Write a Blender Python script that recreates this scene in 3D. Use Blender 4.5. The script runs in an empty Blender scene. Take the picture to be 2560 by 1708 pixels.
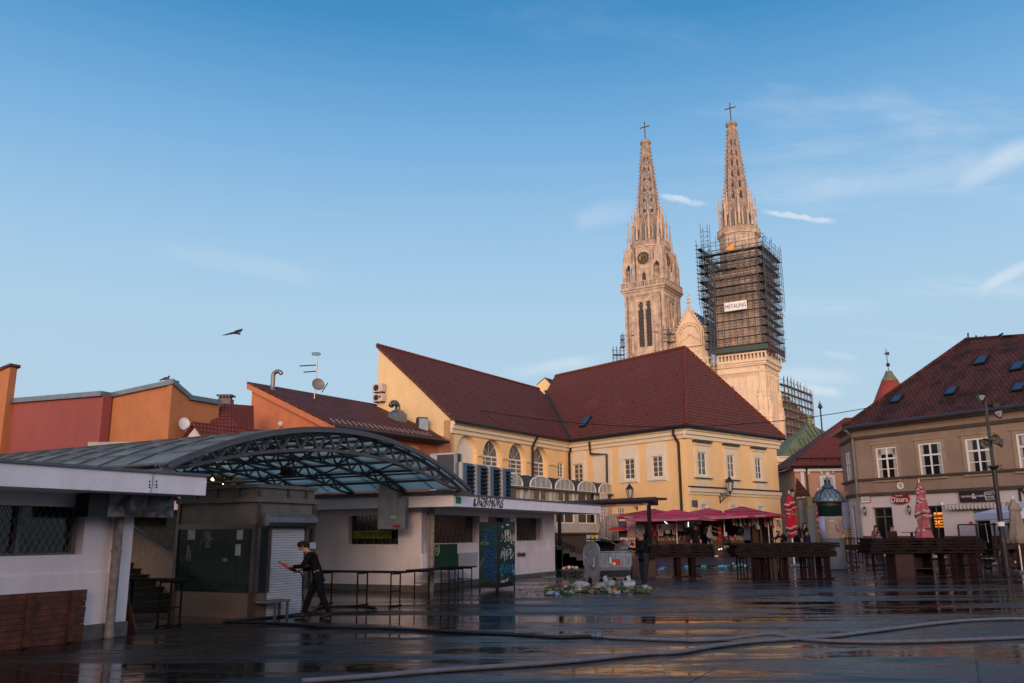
import bpy,bmesh,math,random
from math import sin,cos,pi,radians,sqrt,atan2,tan
from mathutils import Vector,Matrix
random.seed(7)
SC=bpy.context.scene
COL=SC.collection
# ------------------------------------------------------------------ camera
F_PX=2150.0;PITCH=math.atan(482/2150.0);ROLL=.007;EYE=1.84 # photo is 2560 x 1708
_c,_s=cos(PITCH),sin(PITCH)
CF=Vector((0,_c,_s));_R0=Vector((1,0,0));_U0=Vector((0,-_s,_c))
CR=_R0*cos(ROLL)-_U0*sin(ROLL);CU=_U0*cos(ROLL)+_R0*sin(ROLL)
cam_d=bpy.data.cameras.new('camera');cam=bpy.data.objects.new('camera',cam_d);COL.objects.link(cam)
cam_d.sensor_width=36;cam_d.lens=F_PX/2560*36;cam_d.clip_start=.1;cam_d.clip_end=5000
cam.matrix_world=Matrix(((CR.x,CU.x,-CF.x,0),(CR.y,CU.y,-CF.y,0),(CR.z,CU.z,-CF.z,EYE),(0,0,0,1)))
SC.camera=cam
SC.render.resolution_x=1024;SC.render.resolution_y=683
# ------------------------------------------------------------------ light
SUN_AZ,SUN_EL=-174.0,9.0
SC.view_settings.view_transform='Standard';SC.view_settings.look='None'
SC.view_settings.gamma=1;SC.view_settings.exposure=0.0
w=bpy.data.worlds.new('World');SC.world=w;w.use_nodes=True
sl=bpy.data.lights.new('sun','SUN');sl.energy=2.3;sl.angle=radians(24);sl.color=(1,.66,.44)
so=bpy.data.objects.new('sun',sl);COL.objects.link(so)
_a,_e=radians(SUN_AZ),radians(SUN_EL)
SUNV=Vector((sin(_a)*cos(_e),cos(_a)*cos(_e),sin(_e)))
so.rotation_euler=SUNV.to_track_quat('Z','Y').to_euler();so.location=(0,0,60)
def ray(x,y):
 return CF+CR*((x-1280)/F_PX)+CU*(-(y-854)/F_PX)
def sky_nodes():
 nt=w.node_tree;N=nt.nodes;L=nt.links;N.clear()
 out=N.new('ShaderNodeOutputWorld');bg=N.new('ShaderNodeBackground');bg.inputs[1].default_value=.1
 sky=N.new('ShaderNodeTexSky');sky.sky_type='NISHITA';sky.sun_disc=False
 sky.sun_elevation=radians(SUN_EL);sky.sun_rotation=radians(SUN_AZ)
 sky.altitude=0;sky.air_density=1.0;sky.dust_density=.25;sky.ozone_density=3.0
 tc=N.new('ShaderNodeTexCoord')
 def m(op,a,b=None,c=None):
  n=N.new('ShaderNodeMath');n.operation=op
  for i,v in enumerate((a,b,c)):
   if v is None:continue
   if isinstance(v,(int,float)):n.inputs[i].default_value=v
   else:L.new(v,n.inputs[i])
  return n.outputs[0]
 def vm(op,a,b=None):
  n=N.new('ShaderNodeVectorMath');n.operation=op
  for i,v in enumerate((a,b)):
   if v is None:continue
   if isinstance(v,(tuple,Vector)):n.inputs[i].default_value=tuple(v)
   else:L.new(v,n.inputs[i])
  return n.outputs[1]if op=='DOT_PRODUCT' else n.outputs[0]
 def ss(x,a,b):
  n=N.new('ShaderNodeMapRange');n.interpolation_type='SMOOTHSTEP';L.new(x,n.inputs[0])
  n.inputs[1].default_value=a;n.inputs[2].default_value=b;return n.outputs[0]
 D=tc.outputs['Generated']
 sep=N.new('ShaderNodeSeparateXYZ');L.new(D,sep.inputs[0]);z=sep.outputs[2]
 # the clear dusk sky: deep blue overhead, paler towards the horizon
 ramp=N.new('ShaderNodeValToRGB');L.new(z,ramp.inputs[0]);cr=ramp.color_ramp
 stops=[(0,(5.1,6.5,7.6)),(.242,(4.3,6.3,8.05)),(.321,(3.45,5.75,8.05)),(.426,(2.05,4.5,7.5)),(.547,(.55,2.75,5.7)),(.68,(.28,1.9,4.7)),(1,(.2,1.3,3.4))]
 cr.elements[0].position=0;cr.elements[1].position=1
 cr.elements[0].color=(*[c/9 for c in stops[0][1]],1);cr.elements[1].color=(*[c/9 for c in stops[-1][1]],1)
 for p,c in stops[1:-1]:
  e=cr.elements.new(p);e.color=(*[k/9 for k in c],1)
 sc6=vm('SCALE',ramp.outputs[0]);sc6.node.inputs['Scale'].default_value=9*SKY_GAIN
 mx=N.new('ShaderNodeMix');mx.data_type='RGBA';mx.inputs[0].default_value=SKY_MIX
 L.new(sky.outputs[0],mx.inputs[6]);L.new(sc6,mx.inputs[7])
 # the western half of the sky, behind the viewer, still glows after the day
 gl=m('MULTIPLY',m('POWER',ss(vm('DOT_PRODUCT',D,(sin(radians(SUN_AZ)),cos(radians(SUN_AZ)),.12)),-.05,1.0),1.0),ss(z,.95,.0))
 ga=N.new('ShaderNodeMix');ga.data_type='RGBA';ga.blend_type='ADD';L.new(gl,ga.inputs[0]);L.new(mx.outputs[2],ga.inputs[6]);ga.inputs[7].default_value=(23,15.5,12,1);mx=ga
 # thin cirrus
 dv=N.new('ShaderNodeCombineXYZ');zz=m('ADD',z,.12)
 L.new(m('DIVIDE',sep.outputs[0],zz),dv.inputs[0]);L.new(m('DIVIDE',sep.outputs[1],zz),dv.inputs[1])
 mp=N.new('ShaderNodeMapping');L.new(dv.outputs[0],mp.inputs[0]);mp.inputs['Rotation'].default_value=(0,0,.5);mp.inputs['Scale'].default_value=(.45,1.5,1);mp.inputs['Location'].default_value=(3.1,.4,0)
 nz=N.new('ShaderNodeTexNoise');L.new(mp.outputs[0],nz.inputs[0]);nz.inputs['Scale'].default_value=1.6;nz.inputs['Detail'].default_value=7;nz.inputs['Roughness'].default_value=.62;nz.inputs['Distortion'].default_value=.5
 n2=N.new('ShaderNodeTexNoise');L.new(D,n2.inputs[0]);n2.inputs['Scale'].default_value=2.2;n2.inputs['Detail'].default_value=2
 side=ss(sep.outputs[0],-.25,.55)
 cm=m('MULTIPLY',m('MULTIPLY',ss(nz.outputs[0],.52,.8),ss(n2.outputs[0],.38,.62)),m('ADD',m('MULTIPLY',side,.8),.15))
 # streaks: a pair of short vapour trails and two long feathery bands (given by their end directions)
 fn=N.new('ShaderNodeTexNoise');L.new(D,fn.inputs[0]);fn.inputs['Scale'].default_value=55;fn.inputs['Detail'].default_value=5;fn.inputs['Roughness'].default_value=.65
 fl=N.new('ShaderNodeTexNoise');L.new(D,fl.inputs[0]);fl.inputs['Scale'].default_value=9;fl.inputs['Detail'].default_value=4
 for(x0,y0,x1,y1,wd,st,soft)in[(1645,488,1765,512,.0055,.75,1),(1905,528,2085,556,.0042,1.0,1),
 (380,610,830,700,.018,.20,0),(1900,500,2600,395,.020,.36,0),
 (2360,470,2640,345,.018,.60,0),(1430,560,1600,505,.022,.30,0),
 (2440,740,2620,640,.009,.45,0),(1800,940,2160,950,.014,.35,0),(1250,935,1500,915,.012,.3,0),
 (1960,965,2110,990,.009,.5,0),(2050,880,2150,900,.006,.25,0)]:
  a,b=ray(x0,y0).normalized(),ray(x1,y1).normalized()
  nr=a.cross(b).normalized();mid=(a+b).normalized();tg=(b-a).normalized();hl=(b-a).length/2
  dist=m('ADD',vm('DOT_PRODUCT',D,nr),m('MULTIPLY',m('SUBTRACT',(fn if soft else fl).outputs[0],.5),wd*(2.6 if soft else 2.4)))
  al=m('ABSOLUTE',vm('DOT_PRODUCT',vm('SUBTRACT',D,tuple(mid)),tg))
  k=m('MULTIPLY',ss(m('ABSOLUTE',dist),wd,wd*.1),ss(al,hl*1.15,hl*.5))
  front=ss(sep.outputs[1],0,.1)
  k=m('MULTIPLY',m('MULTIPLY',m('MULTIPLY',k,front),m('ADD',m('MULTIPLY',(fn if soft else fl).outputs[0],2.2),-.45)),st*1.7)
  cm=m('MAXIMUM',cm,k)
 mc=N.new('ShaderNodeMix');mc.data_type='RGBA';L.new(m('MULTIPLY',m('MINIMUM',cm,1),.62),mc.inputs[0])
 L.new(mx.outputs[2],mc.inputs[6]);mc.inputs[7].default_value=(8.0,8.6,9.2,1)
 L.new(mc.outputs[2],bg.inputs[0]);L.new(bg.outputs[0],out.inputs[0])
SKY_GAIN=1.0;SKY_MIX=.97
sky_nodes()
# ------------------------------------------------------------------ pixel measurements -> places in the world
CROPS={1:(0,840,3.672),2:(0,1180,3.672),3:(560,840,3.672),4:(440,1180,3.672),5:(960,1100,3.672),6:(1400,1100,3.672),
7:(1920,1100,3.672),8:(1920,800,3.672),11:(1500,220,3.92),12:(1500,560,3.92),13:(1340,840,3.264),14:(900,840,3.672),
15:(1400,1240,5.875),16:(1680,1200,5.875),17:(1960,1200,5.875),18:(2160,1200,5.875),20:(0,0,1),
21:(1540,540,9.8),22:(1540,680,7.125),23:(1720,820,5.2265),24:(0,1480,2.611),25:(800,1480,2.611),26:(1660,1440,2.611)}
def c(k,x,y):
 a=CROPS[k];return a[0]+x/a[2],a[1]+y/a[2]
def g(y): # height of the gently rising square
 if y<22:return 0.0
 if y<38:return .25*(y-22)/16
 if y<50:return .25+.45*(y-38)/12
 return .70
def atY(p,Y):
 d=ray(*p);t=Y/d.y;return Vector((d.x*t,Y,EYE+d.z*t))
def atZ(p,z):
 d=ray(*p);t=(z-EYE)/d.z;return Vector((d.x*t,d.y*t,z))
def G(p): # the place on the ground under a pixel
 d=ray(*p);y=5.0
 while y<120:
  t=y/d.y
  if EYE+d.z*t<=g(y):return Vector((d.x*t,y,g(y)))
  y+=.04
 return Vector((d.x*t,y,g(y)))
class Fr: # a vertical plane: u runs along azimuth az, v outwards, z up
 def __init__(s,p,az,side=1):
  a=radians(az);s.o=Vector((p[0],p[1],0));s.d=Vector((sin(a),cos(a),0));s.n=Vector((cos(a),-sin(a),0))*side;s.az=az
 def P(s,u,v,z):return s.o+s.d*u+s.n*v+Vector((0,0,z))
 def px(s,p,v=0):
  d=ray(*p);t=((s.o+s.n*v).dot(s.n))/d.dot(s.n);q=Vector((0,0,EYE))+d*t
  return(q-s.o).dot(s.d),q.z
 def rect(s,k,x0,y0,x1,y1,v=0):
  a=s.px(c(k,x0,y0),v);b=s.px(c(k,x1,y1),v)
  return min(a[0],b[0]),max(a[0],b[0]),min(a[1],b[1]),max(a[1],b[1])
  # ------------------------------------------------------------------ mesh builder
ZS=[0.0]
class MB:
 def __init__(s):s.v=[];s.f=[];s.m=[];s.s=[];s.mi=0;s.sm=False
 def add(s,pts,faces,flip=False):
  b=len(s.v);s.v+=[Vector(p)+Vector((0,0,ZS[0]))for p in pts]
  for f in faces:s.f.append([b+i for i in f]);s.m.append(s.mi);s.s.append(s.sm)
  return s
 def poly(s,pts):return s.add(pts,[list(range(len(pts)))])
 def prism(s,pts,vec):
  n=len(pts);vec=Vector(vec);q=[Vector(p)for p in pts]
  return s.add(q+[p+vec for p in q],[list(range(n))[::-1],[n+i for i in range(n)]]+[[i,(i+1)%n,n+(i+1)%n,n+i]for i in range(n)])
 def box(s,x0,x1,y0,y1,z0,z1,M=None):
  p=[Vector((x,y,z))for z in(z0,z1)for x,y in((x0,y0),(x1,y0),(x1,y1),(x0,y1))]
  if M is not None:p=[M@q for q in p]
  return s.add(p,[(3,2,1,0),(4,5,6,7),(0,1,5,4),(1,2,6,5),(2,3,7,6),(3,0,4,7)])
 def fb(s,fr,u0,u1,v0,v1,z0,z1):
  p=[fr.P(u,v,z)for z in(z0,z1)for u,v in((u0,v0),(u1,v0),(u1,v1),(u0,v1))]
  return s.add(p,[(3,2,1,0),(4,5,6,7),(0,1,5,4),(1,2,6,5),(2,3,7,6),(3,0,4,7)])
 def tube(s,pts,r,n=6,cap=True,rot=0.0):
  pts=[Vector(p)for p in pts];k=len(pts);rs=r if isinstance(r,(list,tuple))else[r]*k
  rings=[];up=None;first=True
  for i,p in enumerate(pts):
   t=(pts[min(i+1,k-1)]-pts[max(i-1,0)]);
   if t.length<1e-9:t=Vector((0,0,1))
   t.normalize()
   if up is None:
    up=Vector((0,0,1))if abs(t.z)<.9 else Vector((0,1,0))
   x=up.cross(t)
   if x.length<1e-6:x=Vector((1,0,0)).cross(t)
   x.normalize();y=t.cross(x);up=y
   rings+=[p+(x*cos(rot+2*pi*j/n)+y*sin(rot+2*pi*j/n))*rs[i]for j in range(n)]
  f=[[i*n+j,i*n+(j+1)%n,(i+1)*n+(j+1)%n,(i+1)*n+j]for i in range(k-1)for j in range(n)]
  if cap:f+=[list(range(n))[::-1],[(k-1)*n+j for j in range(n)]]
  return s.add(rings,f)
 def bar(s,a,b,w,h=None): # square bar
  return s.tube([a,b],(w*.7071),4,True,pi/4)
 def lathe(s,prof,o,n=12,M=None,rot=0,a0=0,a1=2*pi):
  full=abs(a1-a0-2*pi)<1e-6;m=n if full else n+1
  p=[]
  for r,z in prof:
   for j in range(m):
    a=rot+a0+(a1-a0)*j/n;q=Vector((r*cos(a),r*sin(a),z))
    if M is not None:q=M@q
    p.append(q+Vector(o))
  k=len(prof)
  f=[[i*m+j,i*m+(j+1)%m,(i+1)*m+(j+1)%m,(i+1)*m+j]for i in range(k-1)for j in range(n)]
  if full:f+=[list(range(m))[::-1],[(k-1)*m+j for j in range(m)]]
  return s.add(p,f)
 def blob(s,o,r,n=8,k=6,jit=0.0,rnd=None,M=None):
  rnd=rnd or random;p=[];r=(r,r,r)if isinstance(r,(int,float))else r
  for i in range(k+1):
   t=pi*i/k
   for j in range(n):
    a=2*pi*j/n;e=1+jit*(rnd.random()-.5)*2
    q=Vector((r[0]*sin(t)*cos(a)*e,r[1]*sin(t)*sin(a)*e,r[2]*cos(t)*e))
    if i in(0,k):q=Vector((0,0,r[2]*cos(t)))
    if M is not None:q=M@q
    p.append(q+Vector(o))
  f=[[i*n+j,(i+1)*n+j,(i+1)*n+(j+1)%n,i*n+(j+1)%n]for i in range(k)for j in range(n)]
  return s.add(p,f)
 def text(s,txt,fr,u,v,z,h,ext=.01,wide=1.0,align='CENTER',shear=0.0):
  cu=bpy.data.curves.new('t','FONT');cu.body=txt;cu.size=h;cu.extrude=ext;cu.align_x=align;cu.align_y='CENTER';cu.resolution_u=2;cu.shear=shear
  o=bpy.data.objects.new('t',cu);COL.objects.link(o)
  me=bpy.data.meshes.new_from_object(o.evaluated_get(bpy.context.evaluated_depsgraph_get()))
  sgn=1 if fr.d.cross(Vector((0,0,1))).dot(fr.n)>0 else-1
  s.add([fr.P(u+p.co.x*wide*sgn,v+p.co.z,z+p.co.y)for p in me.vertices],[list(f.vertices)for f in me.polygons])
  bpy.data.objects.remove(o);bpy.data.curves.remove(cu);bpy.data.meshes.remove(me)
  return s
 def build(s,name,mats,parent=None,label=None,weld=False):
  org=Vector(parent['_w'])if parent is not None and '_w' in parent else Vector((0,0,0))
  me=bpy.data.meshes.new(name)
  bm=bmesh.new();vs=[bm.verts.new(p-org)for p in s.v]
  for f,mi,sm in zip(s.f,s.m,s.s):
   if len(set(f))<3:continue
   try:F=bm.faces.new([vs[i]for i in f])
   except ValueError:continue
   F.material_index=mi;F.smooth=sm
  if weld:bmesh.ops.remove_doubles(bm,verts=bm.verts,dist=1e-4)
  bmesh.ops.recalc_face_normals(bm,faces=bm.faces)
  uv=bm.loops.layers.uv.new('UVMap')
  for F in bm.faces:
   n=F.normal
   if abs(n.z)>.985 or n.length<.5:ax,ay=Vector((1,0,0)),Vector((0,1,0))
   else:ax=Vector((0,0,1)).cross(n).normalized();ay=n.cross(ax)
   for l in F.loops:
    q=l.vert.co+org;l[uv].uv=(q.dot(ax),q.dot(ay))
  bm.to_mesh(me);bm.free()
  if not isinstance(mats,(list,tuple)):mats=[mats]
  for m in mats:me.materials.append(m)
  o=bpy.data.objects.new(name,me);COL.objects.link(o)
  if parent is not None:o.parent=parent;o['_w']=tuple(org)
  else:o['_w']=(0,0,0)
  if label:o['label']=label
  return o
def thing(name,label,cat,loc=(0,0,0),group=None):
 o=bpy.data.objects.new(name,None);COL.objects.link(o);o.location=loc;o['_w']=tuple(loc);o.empty_display_size=.3
 o['label']=label;o['category']=cat
 if group:o['group']=group
 return o
def single(o,label,cat,group=None):
 """a thing that is one mesh: its origin moves to its base"""
 me=o.data;vs=me.vertices
 if len(vs):
  xs=[v.co.x for v in vs];ys=[v.co.y for v in vs];q=Vector(((min(xs)+max(xs))/2,(min(ys)+max(ys))/2,min(v.co.z for v in vs)))
  me.transform(Matrix.Translation(-q));o.location=q
 o['label']=label;o['category']=cat
 if group:o['group']=group
 return o
def kids(o):return[q for q in COL.objects if q.parent==o]
def copy_tree(o,parent=None):
 q=o.copy();COL.objects.link(q)
 if parent is not None:q.parent=parent
 for ch in kids(o):copy_tree(ch,q)
 return q
 # ------------------------------------------------------------------ materials
MATS={}
def M(name,col,rough=.75,metal=0,var=.25,vs=1.5,bump=0.0,bs=30,spec=.4,col2=None,emit=0,stain=0,coat=0,tr=0,alpha=1):
 if name in MATS:return MATS[name]
 m=bpy.data.materials.new(name);m.use_nodes=True;nt=m.node_tree;N=nt.nodes;L=nt.links
 b=N['Principled BSDF'];b.inputs['Roughness'].default_value=rough;b.inputs['Metallic'].default_value=metal
 b.inputs['Specular IOR Level'].default_value=spec
 if coat:b.inputs['Coat Weight'].default_value=coat;b.inputs['Coat Roughness'].default_value=.1
 if tr:b.inputs['Transmission Weight'].default_value=tr
 if alpha<1:b.inputs['Alpha'].default_value=alpha
 if emit:b.inputs['Emission Color'].default_value=(*col,1);b.inputs['Emission Strength'].default_value=emit
 geo=N.new('ShaderNodeNewGeometry')
 if var:
  n=N.new('ShaderNodeTexNoise');L.new(geo.outputs['Position'],n.inputs[0]);n.inputs['Scale'].default_value=vs;n.inputs['Detail'].default_value=6;n.inputs['Roughness'].default_value=.65
  r=N.new('ShaderNodeMapRange');L.new(n.outputs[0],r.inputs[0]);r.inputs[1].default_value=.3;r.inputs[2].default_value=.7
  mx=N.new('ShaderNodeMix');mx.data_type='RGBA';L.new(r.outputs[0],mx.inputs[0])
  c2=col2 or tuple(k*(1-var)for k in col)
  mx.inputs[6].default_value=(*c2,1);mx.inputs[7].default_value=(*col,1);cur=mx.outputs[2]
  if stain: # rain streaks: noise stretched down the wall
   mp=N.new('ShaderNodeMapping');L.new(geo.outputs['Position'],mp.inputs[0]);mp.inputs['Scale'].default_value=(1.3,1.3,.35)
   n2=N.new('ShaderNodeTexNoise');L.new(mp.outputs[0],n2.inputs[0]);n2.inputs['Scale'].default_value=1.6;n2.inputs['Detail'].default_value=5
   r2=N.new('ShaderNodeMapRange');L.new(n2.outputs[0],r2.inputs[0]);r2.inputs[1].default_value=.5;r2.inputs[2].default_value=.78;r2.inputs[4].default_value=stain*.6
   m2=N.new('ShaderNodeMix');m2.data_type='RGBA';m2.blend_type='MULTIPLY';L.new(r2.outputs[0],m2.inputs[0]);L.new(cur,m2.inputs[6]);m2.inputs[7].default_value=(.42,.38,.36,1);cur=m2.outputs[2]
  L.new(cur,b.inputs['Base Color'])
 else:b.inputs['Base Color'].default_value=(*col,1)
 if bump:
  n=N.new('ShaderNodeTexNoise');L.new(geo.outputs['Position'],n.inputs[0]);n.inputs['Scale'].default_value=bs;n.inputs['Detail'].default_value=4
  bp=N.new('ShaderNodeBump');bp.inputs['Strength'].default_value=bump;bp.inputs['Distance'].default_value=.02;L.new(n.outputs[0],bp.inputs['Height']);L.new(bp.outputs[0],b.inputs['Normal'])
 MATS[name]=m;return m
def brickmat(name,a,bcol,mortar,w,h,ms=.01,rough=.8,bump=.5,patch=None,offset=.5,pv=(.5,.65),psc=.35,stain=0):
 m=bpy.data.materials.new(name);m.use_nodes=True;nt=m.node_tree;N=nt.nodes;L=nt.links
 b=N['Principled BSDF'];b.inputs['Roughness'].default_value=rough;b.inputs['Specular IOR Level'].default_value=.3
 tc=N.new('ShaderNodeTexCoord');geo=N.new('ShaderNodeNewGeometry')
 br=N.new('ShaderNodeTexBrick');L.new(tc.outputs['UV'],br.inputs[0]);br.inputs['Scale'].default_value=1;br.offset=offset
 br.inputs['Brick Width'].default_value=w;br.inputs['Row Height'].default_value=h;br.inputs['Mortar Size'].default_value=ms;br.inputs['Mortar Smooth'].default_value=.3
 br.inputs['Color1'].default_value=(*a,1);br.inputs['Color2'].default_value=(*bcol,1);br.inputs['Mortar'].default_value=(*mortar,1)
 n=N.new('ShaderNodeTexNoise');L.new(geo.outputs['Position'],n.inputs[0]);n.inputs['Scale'].default_value=psc;n.inputs['Detail'].default_value=8;n.inputs['Roughness'].default_value=.7
 r=N.new('ShaderNodeMapRange');L.new(n.outputs[0],r.inputs[0]);r.inputs[1].default_value=pv[0];r.inputs[2].default_value=pv[1]
 mx=N.new('ShaderNodeMix');mx.data_type='RGBA';mx.blend_type='MULTIPLY';L.new(r.outputs[0],mx.inputs[0]);L.new(br.outputs[0],mx.inputs[6]);mx.inputs[7].default_value=(*(patch or(.8,.8,.8)),1)
 L.new(mx.outputs[2],b.inputs['Base Color'])
 bp=N.new('ShaderNodeBump');bp.inputs['Strength'].default_value=bump;bp.inputs['Distance'].default_value=.03;bp.invert=True;L.new(br.outputs['Fac'],bp.inputs['Height']);L.new(bp.outputs[0],b.inputs['Normal'])
 MATS[name]=m;return m
m_white=M('white_stucco',(.80,.715,.73),.85,var=.16,vs=1.2,bump=.5,bs=26,stain=.35)
m_whiteL=M('white_fascia',(.84,.80,.85),.8,var=.12,vs=2,bump=.5,bs=22,stain=.25)
m_plinth=M('grey_plinth',(.14,.13,.12),.85,var=.4,vs=6,bump=.6,bs=40)
m_conc=M('concrete',(.155,.145,.135),.8,var=.35,vs=3,bump=.5,bs=50,stain=.4)
m_granite=M('brown_granite',(.16,.11,.085),.6,var=.5,vs=40,bump=.2,bs=60)
m_yel=M('yellow_stucco',(.84,.55,.26),.85,var=.10,vs=.8,bump=.25,bs=20,stain=.14)
m_yel2=M('pale_yellow_stucco',(.72,.52,.27),.85,var=.13,vs=.5,bump=.2,bs=20,stain=.2)
m_cream=M('cream_trim',(.72,.60,.42),.8,var=.10,vs=2,stain=.25)
m_creamw=M('cream_blind_arch',(.74,.65,.50),.8,var=.10,vs=2,stain=.12)
m_orange=M('orange_stucco',(.56,.19,.085),.85,var=.24,vs=.45,bump=.35,bs=14,stain=.4)
m_orange2=M('amber_stucco',(.46,.175,.07),.85,var=.2,vs=.9,bump=.25,bs=18,stain=.3)
m_redw=M('red_stucco',(.29,.075,.065),.85,var=.22,vs=.5,bump=.35,bs=14,stain=.35)
m_brown=M('brown_stucco',(.29,.205,.145),.9,var=.22,vs=.8,bump=.4,bs=22,stain=.5)
m_brownt=M('tan_trim',(.35,.25,.16),.85,var=.25,vs=2,stain=.4)
m_shop=M('shop_wall',(.56,.48,.47),.85,var=.10,vs=1,bump=.2,bs=20,stain=.15)
m_redpl=M('oxblood_plinth',(.12,.04,.03),.7,var=.3,vs=3)
m_pink=M('salmon_stucco',(.50,.27,.17),.85,var=.12,vs=.8,stain=.2)
m_tile=brickmat('roof_tiles',(.195,.052,.034),(.15,.041,.028),(.055,.018,.014),.18,.30,.045,bump=.7,patch=(1.5,1.25,1.15),pv=(.56,.74))
m_tileo=brickmat('roof_tiles_brown',(.22,.058,.036),(.15,.042,.03),(.05,.018,.013),.2,.26,.045,bump=.8,patch=(.55,.55,.5),pv=(.45,.65),psc=1.1)
m_tiled=brickmat('old_roof_tiles',(.17,.038,.026),(.085,.032,.024),(.03,.014,.012),.22,.17,.035,bump=1.0,patch=(.35,.42,.4),pv=(.44,.6),psc=.9)
m_tilep=brickmat('bright_roof_tiles',(.23,.05,.03),(.19,.042,.026),(.08,.02,.015),.2,.24,.04,bump=.7,patch=(.8,.8,.8))
m_copper=M('green_copper',(.16,.20,.10),.6,metal=.15,var=.3,vs=.7,col2=(.10,.115,.06))
m_coppers=M('copper_seam',(.05,.06,.035),.6,var=.2)
m_stone=M('cathedral_stone',(.58,.44,.325),.9,var=.35,vs=.7,bump=.7,bs=3,col2=(.27,.20,.155),stain=.8)
m_stone2=M('weathered_stone',(.42,.31,.235),.9,var=.45,vs=.9,bump=.5,bs=4,col2=(.15,.115,.09),stain=.5)
m_stonen=M('pale_stone',(.72,.55,.38),.9,var=.22,vs=.3,bump=.3,bs=3,stain=.25)  # paler, warmer stone for the lower tower, balcony and nave gable
m_slate=M('dark_slate',(.035,.04,.045),.5,var=.3,vs=1)
m_black=M('black_metal',(.012,.012,.013),.45,var=.3,vs=4)
m_steel=M('galvanised_steel',(.30,.32,.34),.38,metal=.85,var=.35,vs=5)
m_truss=M('grey_painted_steel',(.115,.115,.125),.5,metal=.3,var=.3,vs=3)
m_gut=M('dark_brown_gutter',(.022,.015,.013),.4,metal=.3,var=.3,vs=3)
m_zinc=M('zinc_flashing',(.20,.23,.26),.4,metal=.7,var=.3,vs=3)
m_glass=M('window_glass',(.02,.025,.03),.06,spec=.9,var=.5,vs=.9,col2=(.05,.055,.06))
m_glassd=M('dark_glass',(.010,.011,.011),.12,spec=.45,var=.5,vs=1.5)
m_frame=M('white_window_frame',(.72,.70,.68),.5,var=.08,vs=3)
m_curtain=M('curtain',(.42,.38,.32),.9,var=.3,vs=9)
m_wood=M('wet_dark_wood',(.018,.009,.007),.6,var=.7,vs=5,bump=.2,bs=30,col2=(.004,.003,.003),spec=.12)
m_wood2=M('brown_plank',(.15,.055,.032),.6,var=.6,vs=5,bump=.4,bs=30,col2=(.05,.02,.014),spec=.2)
m_rust=M('rusty_red_steel',(.020,.006,.005),.6,var=.5,vs=6,spec=.1)
m_red=M('red_canvas',(.62,.018,.045),.85,var=.2,vs=3)
m_pinkc=M('faded_pink_canvas',(.55,.16,.18),.85,var=.2,vs=3)
m_wht=M('white_canvas',(.62,.55,.55),.85,var=.15,vs=3)
m_blk=M('black_canvas',(.03,.02,.025),.85,var=.2,vs=3)
m_beige=M('beige_canvas',(.42,.35,.27),.85,var=.2,vs=4)
for _m in(m_red,m_pinkc,m_wht,m_beige):
 nt=_m.node_tree;b_=nt.nodes['Principled BSDF'];tr_=nt.nodes.new('ShaderNodeBsdfTranslucent');ms_=nt.nodes.new('ShaderNodeMixShader');ms_.inputs[0].default_value=.35
 nt.links.new(b_.inputs['Base Color'].links[0].from_socket,tr_.inputs[0]);nt.links.new(b_.outputs[0],ms_.inputs[1]);nt.links.new(tr_.outputs[0],ms_.inputs[2]);nt.links.new(ms_.outputs[0],nt.nodes['Material Output'].inputs[0])
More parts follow.
